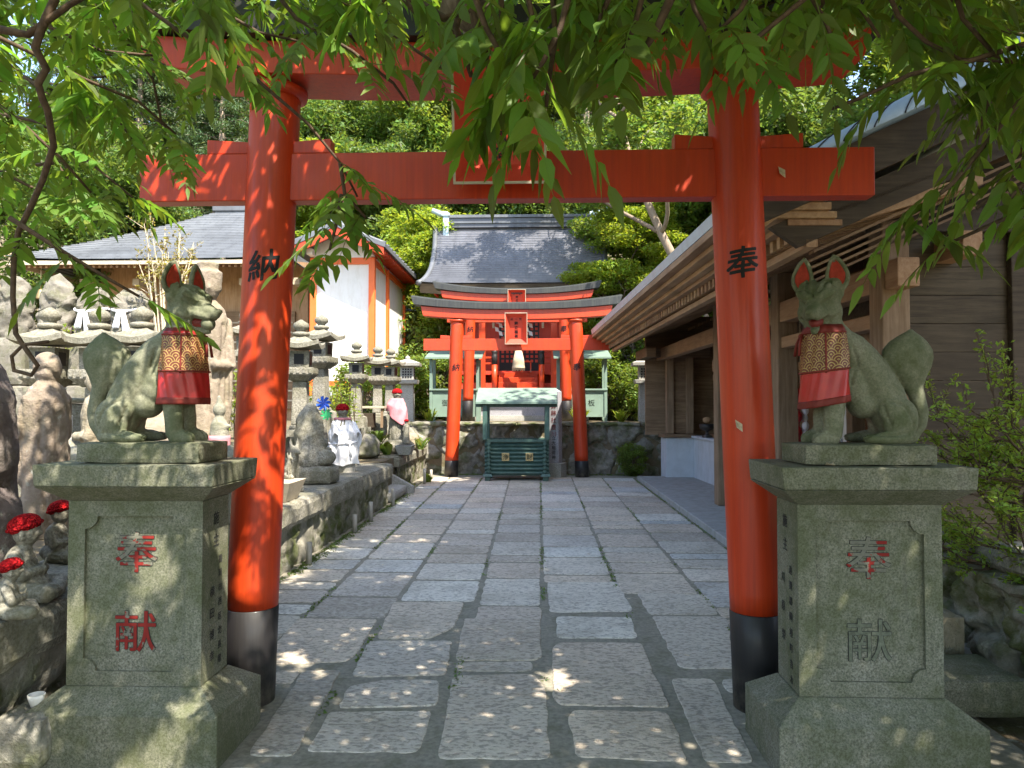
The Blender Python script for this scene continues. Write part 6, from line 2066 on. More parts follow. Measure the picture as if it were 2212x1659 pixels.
def tree(name, label, loc, H, trunk_h, crown, leafmat, barkmat, seed, nclump, per, size, rz=0, rclump=0.75, r0=0.16, lean=(0, 0), group=None, flat=0.6, aspect=0.45):
    """tapered trunk with limbs; crown of leaf clumps round the limb ends and through the crown volume"""
    rn = random.Random(seed)
    r = np.random.default_rng(seed)
    T = thing(name, label, 'tree', loc, rz, group)
    g = G()
    ends = []
    pts, rad = [], []
    for k in range(9):
        t = k / 8
        pts.append(Vector((lean[0] * t + 0.12 * math.sin(t * 7 + seed), lean[1] * t + 0.10 * math.cos(t * 6 + seed), H * 0.72 * t)))
        rad.append(r0 * (1.25 if k == 0 else 1) * (1 - 0.6 * t))
    g.tube(pts, rad, 12)
    for k in range(9):
        j = rn.randint(3, 8)
        if pts[j].z < trunk_h: j = 7
        a = k * 2.4 + rn.random()
        limb(g, pts[j], Vector((math.cos(a), math.sin(a), rn.uniform(0.15, 0.9))).normalized(), crown[0] * rn.uniform(0.6, 0.95), rad[j] * 0.6, rn, 1, ends)
    g.build('trunk', barkmat, T, True)
    c0 = np.array([lean[0], lean[1], H - crown[2]])
    cc = c0 + unit(r, nclump) * np.array(crown) * (r.uniform(0.25, 1, (nclump, 1)) ** 0.5)
    e = np.array([tuple(p) for p in ends])
    cc = np.concatenate([cc, e])
    rad = r.uniform(0.55, 1.15, len(cc)) * rclump
    pos = clumps(cc, rad, per, r, flat)
    me = np_mesh('crown', leaf_quads(pos, size, r, aspect), DIA)
    link('crown', me, leafmat, T)
    return T


def cedar(label, loc, H, seed, group=None):
    r = np.random.default_rng(seed)
    T = thing('cedar_tree', label, 'tree', loc, 0, group)
    G().tube([(0, 0, -0.5), (0.02, 0, H * 0.4), (0.05, 0.02, H)], [0.26, 0.2, 0.03], 12).build('trunk', MT['bark_pale'], T, True)
    g = G()
    cc, rr = [], []
    for k in range(90):
        z = H * (0.36 + 0.64 * (k / 90))
        a = k * 2.399
        L = (H * 1.02 - z) * 0.24 + 0.3
        g.tube([(0, 0, z), (math.cos(a) * L * 0.6, math.sin(a) * L * 0.6, z + 0.05), (math.cos(a) * L, math.sin(a) * L, z - 0.25)], [0.035, 0.02, 0.006], 4)
        for q in (0.45, 0.75, 1.0):
            cc.append((math.cos(a) * L * q, math.sin(a) * L * q, z - 0.3 * q * q))
            rr.append(0.32 + 0.22 * L * 0.4)
    g.build('branches', MT['bark'], T)
    pos = clumps(np.array(cc), rr, 85, r, 0.55)
    link('crown', np_mesh('crown', leaf_quads(pos, 0.16, r, 0.26, 0.6), DIA), MT['leaf_d'], T)
    return T


def mate(T, label, loc, rz, s):
    c = copy_tree(T)
    c.location, c.rotation_euler, c.scale = loc, (0, 0, rz), (s, s, s)
    c['label'] = label
    return c


GR = 'trees on the slope behind the precinct'
A = tree('broadleaf_tree', 'broadleaf tree with a pale twisting trunk just right of the shrine roof', (3.05, 21.6, 1.0), 10.4, 3.6, (2.4, 2.3, 2.6), MT['leaf_a'], MT['bark_pale'], 5, 84, 330, 0.15, 0, 0.62, 0.15, (1.1, 0.8), GR)
B = tree('evergreen_tree', 'dark evergreen tree rising directly behind the shrine ridge', (-1.6, 27.5, hill_z(-1.6, 27.5)), 10.5, 2.5, (3.0, 2.8, 4.2), MT['leaf_b'], MT['bark'], 9, 130, 300, 0.17, 0.3, 0.85, 0.2, (0, 0), GR)
Cc = tree('maple_tree', 'bright yellow-green maple between the white hall and the shrine roof', (-3.3, 23.0, 1.0), 6.6, 1.6, (1.9, 1.9, 1.9), MT['leaf_c'], MT['bark'], 14, 75, 330, 0.12, 0, 0.6, 0.1, (0.3, 0), GR, 0.4)
mate(Cc, 'bright maple whose spray reaches over the right corner of the shrine roof', (2.55, 19.7, 1.05), 2.2, 0.86)
mate(Cc, 'bright maple behind the right booth, low and leaning to the wooden hall', (3.7, 19.2, 0.8), 4.0, 0.6)
mate(Cc, 'sunlit maple filling the gap under the left end of the large gate beam', (-8.0, 26.0, 2.6), 1.0, 1.25)
mate(Cc, 'sunlit pale tree high at the upper right above the copper verge', (9.2, 14.0, 3.2), 0.6, 1.5)
mate(Cc, 'yellow-green tree at the top right corner behind the roof ridge', (11.5, 11.0, 3.6), 2.6, 1.6)
for k, (x, y, rz, s, src, lab) in enumerate([
        (-12.5, 30, 0.4, 1.15, 'B', 'dark evergreen behind the pale hipped roof, far left'), (-9.0, 31, 1.9, 1.2, 'B', 'dark evergreen behind the pale hipped roof, right half'),
        (-5.6, 27.2, 2.7, 1.05, 'B', 'dark evergreen behind the white hall'), (1.6, 28.0, 3.9, 1.05, 'B', 'dark evergreen right behind the shrine, near the pale trunk'),
        (5.6, 26.5, 5.0, 1.1, 'A', 'leafy tree behind the pale-trunked one, between the gate pillar and the shrine'), (8.6, 24.0, 0.9, 1.2, 'A', 'leafy tree behind the wooden hall roof at its far end'),
        (-3.9, 31.5, 4.4, 1.4, 'A', 'tall leafy tree seen through the upper opening of the large gate, left half'), (3.4, 32.0, 2.2, 1.45, 'A', 'tall leafy tree seen through the upper opening of the large gate, right half'),
        (0.2, 35.0, 0.2, 1.6, 'B', 'tallest dark evergreen on the slope above the shrine'), (7.4, 31.5, 1.2, 1.5, 'A', 'tall leafy tree over the far eave of the wooden hall'),
        (-8.5, 36.0, 5.5, 1.6, 'A', 'tall leafy tree high on the left slope'), (-15.5, 35.0, 3.0, 1.6, 'B', 'tall dark evergreen high on the far left slope'),
        (-19.0, 24.0, 2.0, 1.3, 'A', 'leafy tree beyond the left corner of the hipped roof'), (-17.0, 15.0, 0.7, 1.3, 'A', 'leafy tree at the left edge beyond the standing stones'),
        (12.0, 19.0, 4.0, 1.35, 'A', 'leafy tree above the middle of the wooden hall roof'), (12.8, 26.0, 2.9, 1.6, 'A', 'tall leafy tree far behind the wooden hall'),
        (4.9, 22.8, 4.6, 0.85, 'A', 'small leafy tree beside the pale trunk, toward the wooden hall'), (-13.5, 22.5, 1.3, 0.9, 'B', 'dark evergreen against the left corner of the pale hipped roof'), (6.5, 20.5, 0.2, 0.95, 'B', 'dark evergreen above the far end of the wooden hall eave')]):
    mate(A if src == 'A' else B, lab, (x, y, hill_z(x, y) if y > 25 or x < -17 else 0.9), rz, s)
tree('leaning_tree', 'leafy tree leaning over the front of the shrine roof from behind the wooden hall', (5.2, 18.6, 0.9), 10.6, 4.5, (2.3, 2.2, 1.3), MT['leaf_a'], MT['bark_pale'], 25, 24, 200, 0.15, 0, 0.5, 0.16, (-3.3, -0.6))
D = cedar('straight cedar with a pale bare trunk, leftmost of those behind the hipped roof', (-17.3, 26.5, hill_z(-17.3, 26.5)), 17, 3, 'cedars behind the left hall')
for x, y, s, lab in ((-15.8, 27.5, 1.0, 'straight cedar second from the left behind the hipped roof'), (-14.4, 26.3, 0.95, 'straight cedar above the left slope of the hipped roof'),
                     (-13.0, 27.6, 1.1, 'straight cedar above the sapling and the hipped roof'), (-11.4, 26.4, 0.9, 'straight cedar nearest the left end of the gate beam'),
                     (-3.2, 34.0, 1.1, 'distant cedar above the ridge between maple and shrine'), (2.0, 30.0, 1.0, 'cedar with a stout pale trunk over the right end of the shrine ridge')):
    mate(D, lab, (x, y, hill_z(x, y)), s * 5, s)

# tall trees standing outside the picture whose crowns shade the path
tree('camphor_tree', 'huge spreading camphor tree outside the frame on the right, shading the path', (10.2, 2.0, 0), 9.8, 4.5, (4.7, 6.0, 1.7), MT['leaf_b'], MT['bark'], 21, 420, 200, 0.21, 0, 0.95, 0.38, (-5.2, 4.0))

# shrubs
SH = thing('shrub', 'glossy dark shrub filling the corner left of the small toriis', 'shrub', (-3.5, 19.0, 1.1), 0, 'shrubs round the shrine')
r = np.random.default_rng(31)
g = G()
ee = []
for k in range(12):
    a = k * 2.4
    e_ = Vector((0.55 * math.cos(a), 0.5 * math.sin(a), 0.9 + 0.5 * (k % 3) / 2))
    g.tube([(0, 0, 0), e_ * 0.5 + Vector((0, 0, 0.1)), e_], [0.03, 0.02, 0.008], 5)
    ee.append(tuple(e_))
g.build('stems', MT['bark'], SH)
cc = np.array(ee + [tuple(x) for x in (unit(r, 40) * [0.7, 0.6, 0.75] + [0, 0, 0.85])])
link('crown', np_mesh('crown', leaf_quads(clumps(cc, r.uniform(0.2, 0.36, len(cc)), 110, r), 0.10, r), DIA), MT['leaf_a'], SH)
for x, y, z, s, rz, lab in ((-2.9, 20.4, 1.1, 1.3, 1, 'shrub behind the left green booth'), (1.9, 19.6, 1.1, 1.15, 2, 'shrub behind the right green booth'), (2.7, 18.2, 1.1, 0.85, 3, 'shrub between the right booth and the square lantern'),
                            (3.6, 19.5, 1.1, 1.5, 4, 'large shrub behind the right square lantern'), (-4.1, 17.4, 1.1, 0.9, 5, 'shrub at the foot of the white hall'), (1.6, 22.5, 1.1, 1.9, 0.5, 'large shrub against the right side of the shrine'),
                            (-2.9, 22.5, 1.1, 2.0, 2.5, 'large shrub against the left side of the shrine'), (4.6, 20.8, 1.1, 2.2, 5.2, 'tall shrub under the pale-trunked tree'), (2.0, 15.85, 0.0, 0.42, 1.4, 'low leafy shrub at the foot of the back wall beside the wooden hall')):
    mate(SH, lab, (x, y, z), rz, s)


def tuft(label, loc, n, L, seed, mat='leaf_c', w=0.018):
    rn = random.Random(seed)
    g = G()
    for k in range(n):
        a = rn.uniform(0, 6.28); t = rn.uniform(0.25, 0.9); l = L * rn.uniform(0.6, 1.1)
        d = Vector((math.cos(a) * t, math.sin(a) * t, 1)).normalized()
        s = Vector((-math.sin(a), math.cos(a), 0)) * w
        b = Vector((rn.uniform(-.05, .05), rn.uniform(-.05, .05), 0))
        m1, m2, e = b + d * l * 0.45, b + d * l * 0.8 + Vector((0, 0, -0.05 * l)), b + d * l + Vector((d.x, d.y, -0.6)) * 0.25 * l
        g.add([b - s * .5, b + s * .5, m1 + s, m1 - s, m2 + s * .8, m2 - s * .8, e], [(0, 1, 2, 3), (3, 2, 4, 5), (5, 4, 6)])
    o = g.build('grass_tuft', MT[mat], None, loc=loc)
    return tag(o, label, 'plant')


tuft('spiky green tuft left of the shrine, between lantern and green booth', (-2.45, 17.0, 1.1), 40, 0.42, 1)
tuft('bright yellow-green tuft at the foot of the right green booth', (0.95, 16.9, 1.1), 90, 0.45, 2, 'leaf_c', 0.03)
tuft('yellow-green tuft between the right booth and the right square lantern', (1.9, 17.0, 1.1), 40, 0.4, 3, 'leaf_c', 0.025)
tuft('bright green agave-like tuft on the slab by the pink-shawled statue', (-2.25, 14.4, 0.64), 18, 0.35, 4, 'leaf_a', 0.03)
tuft('small green weed at the foot of the slab beyond the steps', (-2.2, 12.75, 0.0), 22, 0.22, 5, 'leaf_a', 0.03)
tuft('small green weed by the left pillar of the front small torii', (-2.1, 14.4, 0.0), 26, 0.25, 6, 'leaf_a', 0.03)
tuft('broad-leaved weed on the bank below the lantern trio', (-2.75, 12.75, 0.80), 26, 0.34, 7, 'leaf_a', 0.06)
tuft('broad-leaved weed between the steps and the lotus stone', (-2.62, 12.9, 0.64), 22, 0.30, 8, 'leaf_a', 0.06)


def weed(label, loc, n, H, spread, seed, mat, size, per=26):
    """upright leafy stems"""
    r = np.random.default_rng(seed)
    T = thing('leafy_weed', label, 'plant', loc)
    g = G()
    P = []
    for k in range(n):
        a, q = r.uniform(0, 6.28), spread * r.uniform(0, 1) ** 0.5
        b = Vector((q * math.cos(a), q * math.sin(a), 0))
        h = H * r.uniform(0.6, 1)
        e = b + Vector((r.normal() * 0.08 * H, r.normal() * 0.08 * H, h))
        m_ = (b + e) / 2 + Vector((r.normal() * 0.02 * H, 0, 0))
        g.tube([b, m_, e], [0.008, 0.006, 0.003], 5)
        t = r.uniform(0.2, 1, per)
        P.append(np.array(b)[None] * (1 - t[:, None]) + np.array(e)[None] * t[:, None] + r.normal(size=(per, 3)) * size * 0.7)
    g.build('stems', MT['vine'], T)
    link('leaves', np_mesh('leaves', leaf_quads(np.concatenate(P), size, r, 0.35), DIA), MT[mat], T)
    return T


weed('bright green flowering weeds between the stele and the lantern trio', (-3.15, 11.4, 1.1), 30, 0.85, 0.42, 4, 'leaf_c', 0.075)
weed('tall bright green weeds in the gap between the left fox and the red pillar', (-3.35, 8.6, 1.1), 26, 0.95, 0.22, 5, 'leaf_c', 0.07)
weed('pale green sprig beside the tall standing stones at far left', (-5.35, 8.1, 1.9), 6, 0.6, 0.08, 6, 'leaf_c', 0.06)
# thin sapling between the standing stones and the left fox
sp_ = thing('sapling', 'thin yellowish sapling with tiny leaves before the pale hipped roof, beside the fox ears', 'sapling', tuple(at(362, 760, 8.2)))
r = np.random.default_rng(8)
g = G()
P = []
for k in range(16):
    a = r.uniform(-1, 1)
    e = Vector((a * 0.28 + r.normal() * 0.05, r.normal() * 0.12, 0.75 + 0.75 * r.uniform()))
    m_ = e * 0.5 + Vector((r.normal() * 0.04, 0, 0.1))
    g.tube([(0.03 * a, 0, -0.5), m_, e], [0.012, 0.008, 0.003], 5)
    for q in range(3):
        f = m_.lerp(e, r.uniform(0, 1)); h = f + Vector((r.normal() * 0.1, r.normal() * 0.06, 0.12))
        g.tube([f, h], [0.004, 0.002], 4)
        t = r.uniform(0, 1, 12)[:, None]
        P.append(np.array(f)[None] * (1 - t) + np.array(h)[None] * t + r.normal(size=(12, 3)) * 0.02)
    t = r.uniform(0.2, 1, 22)[:, None]
    P.append(np.array(m_)[None] * (1 - t) + np.array(e)[None] * t + r.normal(size=(22, 3)) * 0.03)
g.build('stems', MT['straw'], sp_)
link('leaves', np_mesh('leaves', leaf_quads(np.concatenate(P), 0.04, r, 0.5), DIA), mk_leaf('pale leaf', (0.20, 0.19, 0.06), 0.4), sp_)

# azalea at the right
az = thing('azalea_bush', 'twiggy azalea with small bright leaves beside the right pedestal, before the dark plank wall', 'bush', (2.88, 4.25, 0.5))
rn = random.Random(12)
g = G()
P = []
def twig(p, d, L, rad, dep):
    pts = [p]
    for k in range(4):
        d = (d + Vector((rn.uniform(-.3, .3), rn.uniform(-.3, .3), rn.uniform(-.22, .22)))).normalized()
        pts.append(pts[-1] + d * L / 4)
    g.tube(pts, [rad, rad * .85, rad * .7, rad * .6, rad * .45], 5)
    if dep == 0:
        for q in pts[1:]:
            for _ in range(7):
                P.append(np.array(q) + np.array([rn.gauss(0, .018), rn.gauss(0, .018), rn.gauss(0.006, .010)]))
        return
    for k in range(4):
        j = rn.randint(1, 4)
        nd = (d + Vector((rn.uniform(-.9, .9), rn.uniform(-.9, .9), rn.uniform(-.5, .6)))).normalized()
        twig(pts[j], nd, L * rn.uniform(.55, .8), rad * .6, dep - 1)
for k in range(24):
    a = rn.uniform(1.6, 5.2)
    twig(Vector((rn.uniform(-.15, .15), rn.uniform(-.3, .3), rn.uniform(0, .75))), Vector((math.cos(a) * 1.0 - 0.25, math.sin(a) * 0.8, rn.uniform(0.0, 0.9))).normalized(), rn.uniform(.32, .50), 0.011, 2)
g.build('branches', MT['vine'], az)
r = np.random.default_rng(5)
link('leaves', np_mesh('leaves', leaf_quads(np.array(P), 0.031, r, 0.5, 0.0), DIA), MT['leaf_bush'], az)

# ------------------------------------------------------------------ wisteria overhead
LT = [(0, 1, 2), (0, 2, 3), (2, 1, 4, 5), (3, 2, 5, 6), (5, 4, 7, 8), (6, 5, 8, 9), (8, 7, 10), (9, 8, 10)]
LUV = [(0, 0), (1, .2), (0, .2), (-1, .2), (1, .45), (0, .45), (-1, .45), (1, .74), (0, .74), (-1, .74), (0, 1)]


def leaflets(base, d, nrm, L, wd, droop):
    """lance-shaped leaflets, folded along the midrib and curling at the tip: 11 vertices each"""
    n = len(base)
    d = d / np.linalg.norm(d, axis=1, keepdims=True)
    w = np.cross(d, nrm); w /= np.linalg.norm(w, axis=1, keepdims=True) + 1e-9
    u = np.cross(w, d)
    L, wd = L[:, None], wd[:, None]
    r = np.random.default_rng(n)
    dn = np.array([0, 0, -1.0])[None] + w * r.normal(0, .5, (n, 1))
    V = np.empty((n, 11, 3))
    V[:, 0] = base
    for k, (t, hw, up, dr) in enumerate(((.17, .36, .07, .02), (.43, .50, .12, .08), (.73, .30, .08, .20))):
        m_ = base + d * L * t + dn * droop * L * dr
        V[:, 1 + 3 * k] = m_ + w * wd * hw + u * wd * up * r.uniform(.2, 1.8, (n, 1))
        V[:, 2 + 3 * k] = m_
        V[:, 3 + 3 * k] = m_ - w * wd * hw + u * wd * up * r.uniform(.2, 1.8, (n, 1))
    V[:, 10] = base + d * L * 1.02 + dn * droop * L * .38
    return V


def compound(p, d, L, pairs, rn, ll, out, stems, dr=1.0):
    """one pinnate leaf: a drooping stalk with opposite leaflets and one at the tip"""
    d = d.normalized()
    pts = [p]
    for k in range(5):
        d = (d + Vector((0, 0, -0.22 * dr)) + Vector((rn.gauss(0, .05), rn.gauss(0, .05), 0))).normalized()
        pts.append(pts[-1] + d * L / 5)
    stems.append(pts)
    side = d.cross(Vector((0, 0, 1)))
    if side.length < 0.2: side = Vector((math.cos(rn.random() * 6), math.sin(rn.random() * 6), 0))
    side.normalize()
    for k in range(pairs):
        t = 0.18 + 0.80 * k / pairs
        j = min(4, int(t * 5))
        q = pts[j].lerp(pts[j + 1], t * 5 - j)
        dd = (pts[j + 1] - pts[j]).normalized()
        for s in (-1, 1):
            v = dd * rn.uniform(.45, .8) + side * s * rn.uniform(.7, 1.0) + Vector((0, 0, rn.uniform(-.55, -.05) * dr))
            nn = dd.cross(side) + Vector((rn.gauss(0, .35), rn.gauss(0, .35), rn.gauss(0, .2)))
            if nn.z < 0: nn = -nn
            sz = ll * rn.uniform(.8, 1.15) * (0.75 + 0.5 * math.sin(math.pi * (0.25 + 0.65 * t)))
            out.append((q, v, nn, sz))
    out.append((pts[-1], d, Vector((rn.gauss(0, .4), rn.gauss(0, .4), 1)), ll * 1.1))


def thin(p):
    """how much of the vine is in leaf at a point: it is sparse in front of the gate's lintel and beam"""
    v = CR.transposed() @ (p - EYE)
    x, y = 1106 + FPX * v.x / v.y, 829.5 - FPX * v.z / v.y
    for x0, x1, y0, y1, k in ((290, 640, 70, 240, .45), (640, 985, 75, 330, .36), (1440, 1900, 105, 330, .42), (290, 700, 240, 460, .5), (1280, 1520, 140, 360, .6)):
        if x0 < x < x1 and y0 < y < y1: return k
    return 1.0


def grow(paths, rn, step, Lr, ll, spread=1.0):
    out, stems, wood = [], [], G()
    for pts in paths:
        pts = [Vector(p) for p in pts]
        n = len(pts)
        wood.tube(pts, [0.0065 * (1 - 0.6 * k / n) for k in range(n)], 6)
        acc = 0
        for a, b in zip(pts, pts[1:]):
            d = b - a
            m = max(1, int(d.length / (step * (0.85 if a.y > 1.7 else 1))))
            for k in range(m):
                p = a.lerp(b, (k + rn.random()) / m)
                if rn.random() > thin(p + Vector((0, 0, -0.10))): continue
                an = rn.uniform(0, 2 * math.pi)
                v = d.normalized() * 0.45 + Vector((math.cos(an) * spread, math.sin(an) * spread * 0.8, rn.uniform(-.55, .25)))
                far = p.y > 1.7
                compound(p, v, rn.uniform(*Lr) * (0.95 if far else 1), rn.randint(6, 7) if far else rn.randint(5, 6), rn, ll * (0.72 if far else 0.74 if p.x > 0.35 else 0.88), out, stems, 0.5 if far else 1.0)
    return out, stems, wood


def leaf_object(name, out, parent, mat, aspect=0.36):
    b = np.array([tuple(o[0]) for o in out]); d = np.array([tuple(o[1]) for o in out]); nn = np.array([tuple(o[2]) for o in out]); L = np.array([o[3] for o in out])
    r = np.random.default_rng(3)
    return link(name, np_mesh(name, leaflets(b, d, nn, L, L * aspect * r.uniform(.75, 1.25, len(L)), r.uniform(.2, 1.0, len(L))[:, None]), LT, LUV), mat, parent, True)


rn = random.Random(77)
PX = [
    [(240, -40, 1.9), (392, 71, 1.9), (544, 163, 1.95), (664, 266, 2.0), (735, 352, 2.05), (772, 425, 2.1)],
    [(735, 352, 2.05), (745, 420, 2.08), (790, 470, 2.1)], [(738, 420, 2.1), (725, 490, 2.1), (712, 540, 2.1)],
    [(20, 470, 1.7), (143, 548, 1.75), (230, 600, 1.8), (300, 640, 1.85)],
    [(-90, 40, 1.8), (60, 110, 1.8), (180, 170, 1.9), (300, 220, 2.0), (380, 290, 2.1)], [(-90, 160, 1.9), (40, 260, 2.0), (130, 340, 2.0), (200, 420, 2.1)],
    [(150, -60, 2.2), (250, 60, 2.2), (330, 170, 2.2), (350, 270, 2.25)], [(-90, 330, 2.1), (20, 380, 2.1), (120, 430, 2.1)], [(30, -60, 2.0), (110, 60, 2.0), (220, 110, 2.0), (330, 120, 2.05)],
    [(420, -60, 2.1), (470, 20, 2.1), (560, 70, 2.1), (650, 90, 2.15)],
    [(820, -60, 1.75), (900, 30, 1.75), (960, 60, 1.75), (1000, 80, 1.75)], [(560, -60, 2.0), (640, 40, 2.0), (760, 110, 2.0), (850, 180, 2.05), (885, 230, 2.1)], [(700, -60, 2.0), (800, 40, 2.0), (900, 110, 2.0), (960, 150, 2.0)],
    [(1010, -50, 1.38), (1050, 60, 1.38), (1095, 140, 1.38), (1105, 190, 1.4)], [(1240, -50, 1.33), (1210, 60, 1.33), (1175, 130, 1.33), (1150, 170, 1.35)], [(1130, -60, 1.45), (1150, 40, 1.45), (1190, 120, 1.45)],
    [(1080, -60, 1.5), (1085, 60, 1.5), (1060, 150, 1.5), (1070, 200, 1.5)], [(1190, -60, 1.5), (1200, 80, 1.5), (1185, 180, 1.5), (1180, 230, 1.5)],
    [(2330, 20, 1.7), (2200, 110, 1.7), (2140, 200, 1.7), (2110, 300, 1.7)], [(2330, 300, 1.45), (2250, 360, 1.45), (2180, 430, 1.45)], [(2050, -60, 1.6), (2080, 40, 1.6), (2150, 120, 1.6), (2230, 150, 1.6)],
    [(1400, -60, 1.4), (1370, 60, 1.4), (1330, 140, 1.4)], [(1340, -60, 1.45), (1300, 30, 1.45), (1270, 120, 1.45)],
    [(1800, -60, 1.45), (1735, 0, 1.45), (1637, 80, 1.45), (1580, 130, 1.5)], [(1480, -60, 1.55), (1500, 20, 1.55), (1540, 90, 1.55)], [(1640, -60, 1.5), (1600, 20, 1.5), (1560, 60, 1.5)], [(1720, -60, 1.6), (1780, 40, 1.6), (1800, 90, 1.6)],
    [(1900, -60, 1.65), (1940, 34, 1.65), (2000, 90, 1.65), (2074, 128, 1.65), (2300, 141, 1.65)], [(2330, 60, 1.55), (2100, 130, 1.55), (1966, 161, 1.55), (1850, 215, 1.55), (1785, 240, 1.55)],
    [(2330, 120, 1.5), (2210, 210, 1.5), (2130, 310, 1.5), (2057, 397, 1.5), (1990, 450, 1.55), (1920, 490, 1.6)], [(2330, 240, 1.5), (2240, 310, 1.5), (2170, 400, 1.5), (2110, 450, 1.5)],
    [(2330, 380, 1.6), (2220, 450, 1.6), (2130, 490, 1.6), (2040, 530, 1.6)], [(1950, -60, 1.8), (2050, 0, 1.8), (2150, 60, 1.8), (2300, 100, 1.8)], [(1830, -60, 1.7), (1860, 20, 1.7), (1900, 80, 1.7)],
]
for k in range(36):
    x = -60 + k * 66 + rn.uniform(-30, 30)
    Y = rn.uniform(1.5, 2.3)
    PX.append([(x, -110, Y), (x + rn.uniform(-40, 40), -30, Y), (x + rn.uniform(-60, 60), rn.uniform(-25, 10), Y)])
# finer, farther sprays filling the upper left and the upper right corner
for k in range(34):
    x, y, Y = rn.uniform(-80, 330), rn.uniform(-60, 420), rn.uniform(2.3, 3.1)
    if y > 480 - x * 0.6: continue
    PX.append([(x, y, Y), (x + rn.uniform(20, 70), y + rn.uniform(-10, 40), Y), (x + rn.uniform(60, 140), y + rn.uniform(0, 80), Y)])
for k in range(16):
    x, y, Y = rn.uniform(330, 900), rn.uniform(-90, -10), rn.uniform(2.3, 2.9)
    PX.append([(x, y, Y), (x + rn.uniform(20, 70), y + rn.uniform(-10, 40), Y), (x + rn.uniform(60, 140), y + rn.uniform(0, 50), Y)])
for k in range(20):
    x, y, Y = rn.uniform(1150, 2100), rn.uniform(-110, -20), rn.uniform(1.5, 2.3)
    PX.append([(x, y, Y), (x + rn.uniform(-50, 50), y + rn.uniform(10, 40), Y), (x + rn.uniform(-70, 70), y + rn.uniform(30, 70), Y)])
paths = [[at(*q) for q in p] for p in PX]
wz = thing('wisteria_vine', 'wisteria vine with drooping pinnate leaves hanging across the top of the view from the pergola', 'vine', (0, 0, 0))
out, stems, wood = grow(paths, rn, 0.052, (0.16, 0.27), 0.068)
bare = [[(125, -40, 1.6), (118, 0, 1.6), (90, 60, 1.6), (76, 103, 1.6), (100, 149, 1.62), (82, 180, 1.62), (92, 215, 1.64), (103, 239, 1.65), (116, 315, 1.7), (92, 390, 1.73), (66, 448, 1.75), (40, 500, 1.78), (30, 560, 1.8), (28, 640, 1.8), (34, 720, 1.8), (60, 760, 1.8), (82, 790, 1.8), (68, 810, 1.8), (30, 800, 1.8), (25, 770, 1.8), (50, 745, 1.8), (105, 738, 1.8)],
        [(830, -40, 1.65), (960, 40, 1.65), (1020, 20, 1.62), (1045, 90, 1.62), (1060, 170, 1.62)], [(1460, -30, 1.4), (1420, 60, 1.4), (1390, 110, 1.4)], [(1000, -30, 1.7), (985, 60, 1.7), (1005, 120, 1.7), (1018, 165, 1.7)],
        [(-20, 60, 1.6), (60, 75, 1.6), (150, 10, 1.6), (240, -40, 1.6)]]
for p in bare:
    wood.tube([at(*q) for q in p], [0.010 - 0.006 * k / len(p) for k in range(len(p))], 7)
wood.build('stems', MT['vine'], wz, True)
gst = G()
for pts in stems:
    gst.tube(pts, [0.0016] * 4 + [0.001, 0.0007], 3, cap=False)
gst.build('leaf_stalks', MT['leaf_a'], wz)
leaf_object('leaves', out, wz, MT['wist'])

# the same vine's roof over and behind the camera, which shades the gate and the pedestals
r = np.random.default_rng(44)
n = 15500
X, Y = r.uniform(-3.8, 4.2, n), r.uniform(-3.2, 3.9, n)
Z = 2.86 + r.uniform(0, 0.30, n) + np.clip(Y - 1.0, 0, 3) * 0.42
base = np.repeat(np.stack([X, Y, Z], 1), 9, 0) + r.normal(size=(n * 9, 3)) * [0.085, 0.085, 0.05]
# gaps cut along the sun's direction to place sun spots, many left, few right
nh = 640
hx, hy = r.uniform(-3.4, 3.2, nh), r.uniform(-2.2, 2.9, nh)
hk = r.uniform(0, 1, nh) < np.where(hx < -0.15, 1.0, np.where(hx < 0.5, 0.2, 0.03))
hx, hy = hx[hk], hy[hk]
hr = r.uniform(0.05, 0.13, len(hx))
q = base[:, :2] - (base[:, 2:3] - 3.0) * np.array([[SUN_DIR.x / SUN_DIR.z, SUN_DIR.y / SUN_DIR.z]])
ok = np.ones(len(base), bool)
for a_, b_, c_ in zip(hx, hy, hr):
    ok &= ((q[:, 0] - a_) ** 2 / (c_ * 0.8) ** 2 + (q[:, 1] - b_) ** 2 / (c_ * 1.3) ** 2) > 1.35
# unseen leaves thinned towards the left to let sun onto the gate and terrace
keep = r.uniform(0, 1, len(base)) < np.where(base[:, 0] < -2.2, 0.10, np.where(base[:, 0] < -1.4, 0.42, np.where((base[:, 0] < -0.55) & (base[:, 1] > 2.55), 0.5, 1.0)))
base = base[ok & keep]
d = unit(r, len(base)); d[:, 2] = d[:, 2] * 0.35 - 0.3
nn = unit(r, len(base)) * 0.5; nn[:, 2] += 1
L = r.uniform(0.08, 0.115, len(base))
roofv = thing('wisteria_canopy', 'leafy wisteria roof spread over the pergola above the top edge of the picture', 'vine', (0, 0, 0))
link('leaves', np_mesh('leaves', leaflets(base, d, nn, L, L * 0.44, r.uniform(.2, 1, len(L))[:, None]), LT, LUV), MT['wist'], roofv)

